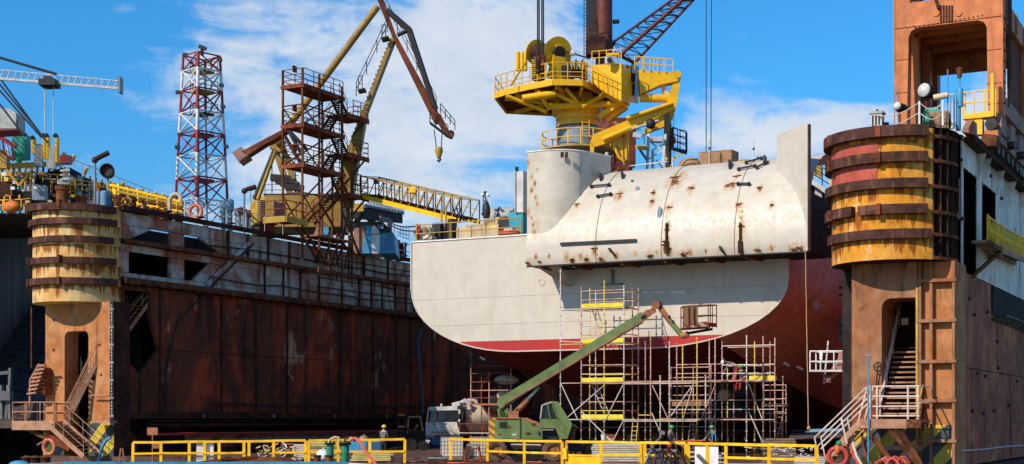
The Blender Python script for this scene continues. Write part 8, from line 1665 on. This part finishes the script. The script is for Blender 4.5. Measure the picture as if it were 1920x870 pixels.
p, q = at4(1064), at4(1126); f4.beam('gate_panel', p + V((0, 0, .22)), q + V((0, 0, .22)), .06, .42, 'yellow_rail'); f4.beam('gate_panel', p + V((0, 0, .48)), q + V((0, 0, .48)), .12, .08, 'yellow_rail'); f4.beam('gate_stile', at4(1062.5) + V((0, -.15, .3)), at4(1062.5) + V((0, -.15, .8)), .16, .12, 'yellow_rail')
f5 = T('fence', 'yellow steel barrier fence at the right in front of the scaffold stacks', 'fence', gp_(1420, 58)); at5 = fence(f5, [(1290, 62.4), (1536, 56.6)], [1291, 1326, 1361, 1442, 1531], [(1361, 1532)])
def board(px0, px1, at, label, grp):
    p, q = at(px0), at(px1); o = T('white_board', label, 'board', p, group=grp); hh = 1.0
    o.mesh('sheet', MB().prism([p + V((0, 0, .02)) + bk * .1, q + V((0, 0, .02)) + bk * .1, q + V((0, 0, hh)) + bk * .1, p + V((0, 0, hh)) + bk * .1], bk * .03), 'sheet_white'); o.mesh('edge', MB().prism([p + V((0, 0, hh)) + bk * .08, q + V((0, 0, hh)) + bk * .08, q + V((0, 0, hh + .03)) + bk * .08, p + V((0, 0, hh + .03)) + bk * .08], bk * .06), 'pale_grey')
    if px0 < 500: o.beam('band', lerp(p, q, .02) + V((0, 0, .32)) + bk * .08, lerp(p, q, .98) + V((0, 0, .32)) + bk * .08, .03, .14, 'grey_paint')
board(367.5, 382, at1, 'left white board of the pair on the left yellow fence', 'white boards on the left fence'); board(386, 399.5, at1, 'right white board of the pair on the left yellow fence', 'white boards on the left fence')
board(1303.5, 1324, at5, 'left white board of the pair on the right yellow fence', 'white boards on the right fence'); board(1328.5, 1347.5, at5, 'right white board of the pair on the right yellow fence', 'white boards on the right fence')

# ================= foreground clutter =================
for px, lb in ((619, 'green service pipe with hooked top, left of the pair'), (647, 'green service pipe with hooked top and red hose, right of the pair')):
    b = gp_(px, 67.5); q = T('service_pipe', lb, 'pipe', b, group='green service pipes'); r_ = .17 if px < 640 else .19
    q.mesh('pipe', MB().lathe([(r_, -.1), (r_, .95), (r_ * 1.35, .95), (r_ * 1.35, 1.06), (0, 1.07)], b, 20), 'post_green'); q.rod('flange', b + V((0, 0, .95)), b + V((0, 0, 1.05)), r_ * 1.5, 'rust_dark', 16)
    q.mesh('hook_pipe', MB().tube([b + V((0, 0, 1.05)) + rt0 * -.05, b + V((0, 0, 1.2)) + rt0 * 0, b + V((0, 0, 1.3)) + rt0 * .2, b + V((0, 0, 1.28)) + rt0 * .4, b + V((0, 0, 1.1)) + rt0 * .46], .05, 8), 'tan_tank' if px < 640 else 'rust')
    for k in range(6): a = k * pi / 3; q.rod('flange_bolt', b + V((r_ * 1.3 * cos(a), r_ * 1.3 * sin(a), 1.03)), b + V((r_ * 1.3 * cos(a), r_ * 1.3 * sin(a), 1.12)), .03, 'rust', 6)
hr = T('fire_hose', 'orange red hose slanting down from the green service pipe', 'hose', gp_(690, 68)); hr.mesh('tube', MB().tube([PD(658, 823, 67.4), PD(668, 822, 67.2), PD(675, 828, 67), PD(686, 847, 66.6), PD(697, 862, 66.2), PD(708, 874, 65.8)], .07, 8), 'hose_red'); hr.rod('coupling', PD(656, 823, 67.4), PD(661, 823, 67.4), .09, 'galv')
for px, lb in ((595, 'rusty bollard stub left of the green service pipes'), (616.5, 'rusty bollard stub in front of the left green pipe')):
    b = gp_(px, 65.5); q = T('bollard', lb, 'bollard', b, group='rusty stubs by the green pipes'); q.mesh('post', MB().lathe([(.16, -.1), (.16, .42), (.18, .43), (.18, .5), (0, .51)], b, 14), 'rust'); q.rod('rim', b + V((0, 0, .46)), b + V((0, 0, .52)), .19, 'rust_dark', 14)
def stack(name, label, cat, px0, px1, d, z0, z1, n, mat, depth=1.2, grp=None, sub='plank', jit=.12, rows=3):
    a, b = gp_(px0, d), gp_(px1, d); t = T(name, label, cat, lerp(a, b, .5), group=grp)
    for i in range(n):
        z = z0 + (z1 - z0) * i / n; h_ = (z1 - z0) / n * .8
        for r in range(rows): o = bk * (r * depth / rows); j0, j1 = random.uniform(-jit, jit), random.uniform(-jit, jit); t.beam(sub, a + o + rt0 * j0 + V((0, 0, z + h_ / 2)), b + o + rt0 * j1 + V((0, 0, z + h_ / 2)), depth / rows * .9, h_, mat if isinstance(mat, str) else mat[(i + r) % len(mat)])
    return t
stack('plank_stack', 'stack of pale yellow scaffold planks behind the green pipes', 'planks', 660, 735, 72.6, .05, .5, 5, 'plank_yellow'); stack('plank_stack', 'stack of pale yellow scaffold planks behind the left fence post', 'planks', 577, 640, 77, .05, .95, 7, ('plank_yellow', 'wood', 'plank_yellow'))
stack('tube_bundle', 'bundle of silver scaffold tubes at the middle of the left fence', 'tubes', 548, 576, 75, .05, .85, 8, 'galv', .9); stack('frame_stack', 'long stack of silver scaffold frames behind the low gate', 'scaffold frames', 1112, 1199, 70, .1, .95, 8, ('galv', 'pale_grey', 'plank_yellow'), 1.0)
stack('plank_stack', 'stack of grey brown scaffold boards behind the right fence', 'planks', 1437, 1489, 68, .05, 1.25, 11, ('wood_grey', 'wood', 'wood_grey'), 1.2); stack('frame_stack', 'low stack of silver scaffold boards at the far right of the fence', 'scaffold frames', 1494, 1545, 62, .05, .55, 6, ('galv', 'pale_grey'), 1.1)
stack('board_stack', 'flat pale boards lying behind the right fence', 'boards', 1362, 1446, 59.5, .02, .32, 4, ('pale_grey', 'galv'), 1.0); stack('frame_stack', 'small stack of silver frames between trestle and white board', 'scaffold frames', 1288, 1303, 64, .05, .85, 8, ('galv', 'shadow_steel'), .8); stack('frame_stack', 'small stack of silver frames right of the white boards', 'scaffold frames', 1348, 1360, 63, .05, .7, 7, ('galv', 'shadow_steel'), .8)
stack('plank_stack', 'low brown timber pile below the low gate', 'planks', 1130, 1200, 64, .0, .22, 3, 'wood', .8)
sp2 = T('coupler_heap', 'heap of scaffold couplers and short tubes behind the left fence', 'scrap', gp_(520, 74)); t = sp2
for i in range(60):
    b = gp_(486 + (i * 37) % 72, 72.5 + (i % 5) * .5) + V((0, 0, .1 + ((i * 13) % 17) * .045)); t.rod('short_tube', b, b + V((random.uniform(-.3, .3), random.uniform(-.2, .2), random.uniform(-.12, .2))), random.uniform(.025, .05), ('galv', 'plank_yellow', 'rust', 'scaf_yellow', 'white_paint', 'orange_rust')[i % 6], 6)
sp3 = T('coupler_heap', 'heap of dark fittings and tubes behind the right fence end', 'scrap', gp_(1512, 64)); t = sp3
for i in range(50):
    b = gp_(1400 + (i * 41) % 125, 65 + (i % 4) * .5) + V((0, 0, .45 + ((i * 11) % 13) * .04)); t.rod('short_tube', b, b + V((random.uniform(-.35, .35), random.uniform(-.2, .2), random.uniform(-.1, .12))), random.uniform(.02, .04), ('galv', 'black_steel', 'pale_grey')[i % 3], 6)
def ibc(px0, px1, d, label):
    a, b = gp_(px0, d), gp_(px1, d); w_ = (b - a).length; t = T('ibc_tank', label, 'tank', a, group='caged plastic tanks'); dp_ = bk * 1.0
    t.mesh('bottle', MB().prism([a + V((0, 0, .16)) + rt0 * .04 + bk * .04, b + V((0, 0, .16)) - rt0 * .04 + bk * .04, b + V((0, 0, 1.14)) - rt0 * .04 + bk * .04, a + V((0, 0, 1.14)) + rt0 * .04 + bk * .04], dp_ * .92), 'plastic_white'); t.mesh('pallet', MB().prism([a, b, b + V((0, 0, .13)), a + V((0, 0, .13))], dp_), 'wood_grey')
    n = 7
    for i in range(n + 1): p = lerp(a, b, i / n); t.rod('cage_bar', p + V((0, 0, .14)), p + V((0, 0, 1.18)), .011, 'grey_paint', 5)
    for k in range(6): z = .18 + k * .2; t.rod('cage_bar', a + V((0, 0, z)), b + V((0, 0, z)), .011, 'grey_paint', 5); t.rod('cage_bar', a + V((0, 0, z)), a + dp_ + V((0, 0, z)), .011, 'grey_paint', 5)
ibc(826, 868, 77, 'caged white plastic tank left of the trestle stool'); ibc(880, 922, 77.6, 'caged white plastic tank half hidden behind the crane wheel')
so = T('trestle_stool', 'rusty steel trestle stool behind the fence beside the plastic tank', 'stool', gp_(887, 72)); t = so; c = gp_(887, 71.5)
for sx in (-1, 1):
    for sy in (0, .6): t.beam('leg', c + rt0 * (.42 * sx) + bk * sy, c + rt0 * (.26 * sx) + bk * (.1 + sy * .6) + V((0, 0, .78)), .08, .08, 'rust_red')
t.beam('top', c + rt0 * -.32 + bk * .3 + V((0, 0, .86)), c + rt0 * .34 + bk * .3 + V((0, 0, .84)), .5, .1, 'wood_grey'); t.beam('crossbar', c + rt0 * -.4 + V((0, 0, .15)), c + rt0 * .4 + V((0, 0, .15)), .06, .06, 'rust_red'); t.beam('crossbar', c + rt0 * -.28 + V((0, 0, .7)), c + rt0 * .28 + V((0, 0, .7)), .05, .05, 'rust_red')
sw = T('sawhorse', 'weathered grey timber sawhorse with crossed beams in front of the right fence', 'sawhorse', gp_(1270, 61)); t = sw; D = 60.5
for a, b in (((1235, 806), (1312, 856)), ((1250, 810), (1222, 838)), ((1200, 842), (1266, 845)), ((1207, 845), (1192, 878)), ((1252, 845), (1240, 878)), ((1296, 850), (1283, 878)), ((1233, 806), (1244, 812))): t.beam('timber', P(*a), P(*b, 60.9), .12, .12, 'wood_grey')
for a, b in (((1225, 846), (1205, 876)), ((1218, 838), (1250, 870)), ((1262, 830), (1290, 872))): t.beam('brace', P(*a, 60.3), P(*b, 60.3), .05, .05, 'black_steel')
for i, m in enumerate(('truck_blue', 'black_steel', 'black_rubber', 'black_steel')): t.mesh('hose_loop', MB().tube([P(1212 + i * 14, 876, 61.3), P(1216 + i * 14, 850, 61.3), P(1226 + i * 14, 843, 61.3), P(1240 + i * 14, 858, 61.3), P(1246 + i * 14, 878, 61.3)], .06, 6), m)
for px, py, w_, h_, m, nm, lb in ((672, 838, .9, .5, 'blue_paint', 'blue_crate', 'blue machine box behind the fence beside the red hose'), (700, 842, .8, .75, 'truck_blue', 'blue_drum_box', 'dark blue box at the feet of the yellow helmet worker'), (682, 823, .5, .3, 'gantry_pink', 'rag_bundle', 'pink rag bundle on top of the blue machine box'), (540, 846, .65, .7, 'black_rubber', 'black_bin', 'black bin with red lid behind the left fence'), (606, 854, .7, .5, 'sheet_white', 'plastic_bag', 'crumpled white plastic bag beside the green pipe'), (820, 866, .9, .3, 'rust_dark', 'steel_block', 'rusty steel block on the deck between the fences'), (1132, 820, .35, .3, 'white_paint', 'paint_bucket', 'white paint bucket on the lowest scaffold deck')):
    d_ = 76 if px not in (820, 606, 1132) else (68 if px != 1132 else 79.5); c = PD(px, py, d_); q = T(nm, lb, nm.replace('_', ' '), (c.x, c.y, 0))
    if nm in ('rag_bundle', 'plastic_bag'): q.mesh('bundle', MB().ball(c, (w_ * .5, .3, h_ * .6), 9, 6), m); q.rod('tie', c + V((0, 0, h_ * .5)), c + V((.05, 0, h_ * .75)), .04, m)
    elif nm == 'paint_bucket': q.mesh('bucket', MB().lathe([(.13, -.16), (.16, .16), (.14, .16), (0, .12)], c, 14), m); q.rod('lid', c + V((0, 0, .15)), c + V((0, 0, .18)), .165, 'pale_grey', 14)
    else: q.box('body', c, (w_, .6, h_), m, (0, 0, TH)); q.box('lid', c + V((0, 0, h_ / 2 + .03)), (w_ * .96, .56, .06), 'red_paint' if nm == 'black_bin' else 'grey_blue', (0, 0, TH))
ah = T('anchor_shackle', 'small black steel A frame standing on the deck left of the fence gap', 'frame', gp_(826, 70)); c = PD(828, 866, 69)
for s in (-1, 1): ah.beam('leg', c + rt0 * .12 * s + V((0, 0, -.2)), c + V((0, 0, .35)), .06, .06, 'black_steel')
lad3 = T('step_ladder', 'small rusty step ladder at the left end of the left fence', 'ladder', gp_(227, 66)); c = gp_(228, 67)
for s in (-1, 1): lad3.beam('leg', c + rt0 * .16 * s + V((0, 0, -.1)), c + rt0 * .04 * s + V((0, 0, .8)), .05, .05, 'orange_rust'); 
for k in range(3): lad3.beam('rung', c + rt0 * -.12 + V((0, 0, .15 + k * .2)), c + rt0 * .12 + V((0, 0, .15 + k * .2)), .05, .04, 'rust')
sg_ = T('sign_board', 'small orange sign board on a post behind the left fence', 'sign', gp_(286, 70)); c = gp_(286, 70); sg_.rod('post', c, c + V((0, 0, 1.6)), .03, 'orange_rust'); sg_.box('panel', c + V((0, 0, 1.55)), (.5, .04, .35), 'orange_rust', (0, 0, TH)); sg_.box('panel', c + V((.2, 0, .9)), (.35, .04, .35), 'orange_rust', (0, 0, TH))
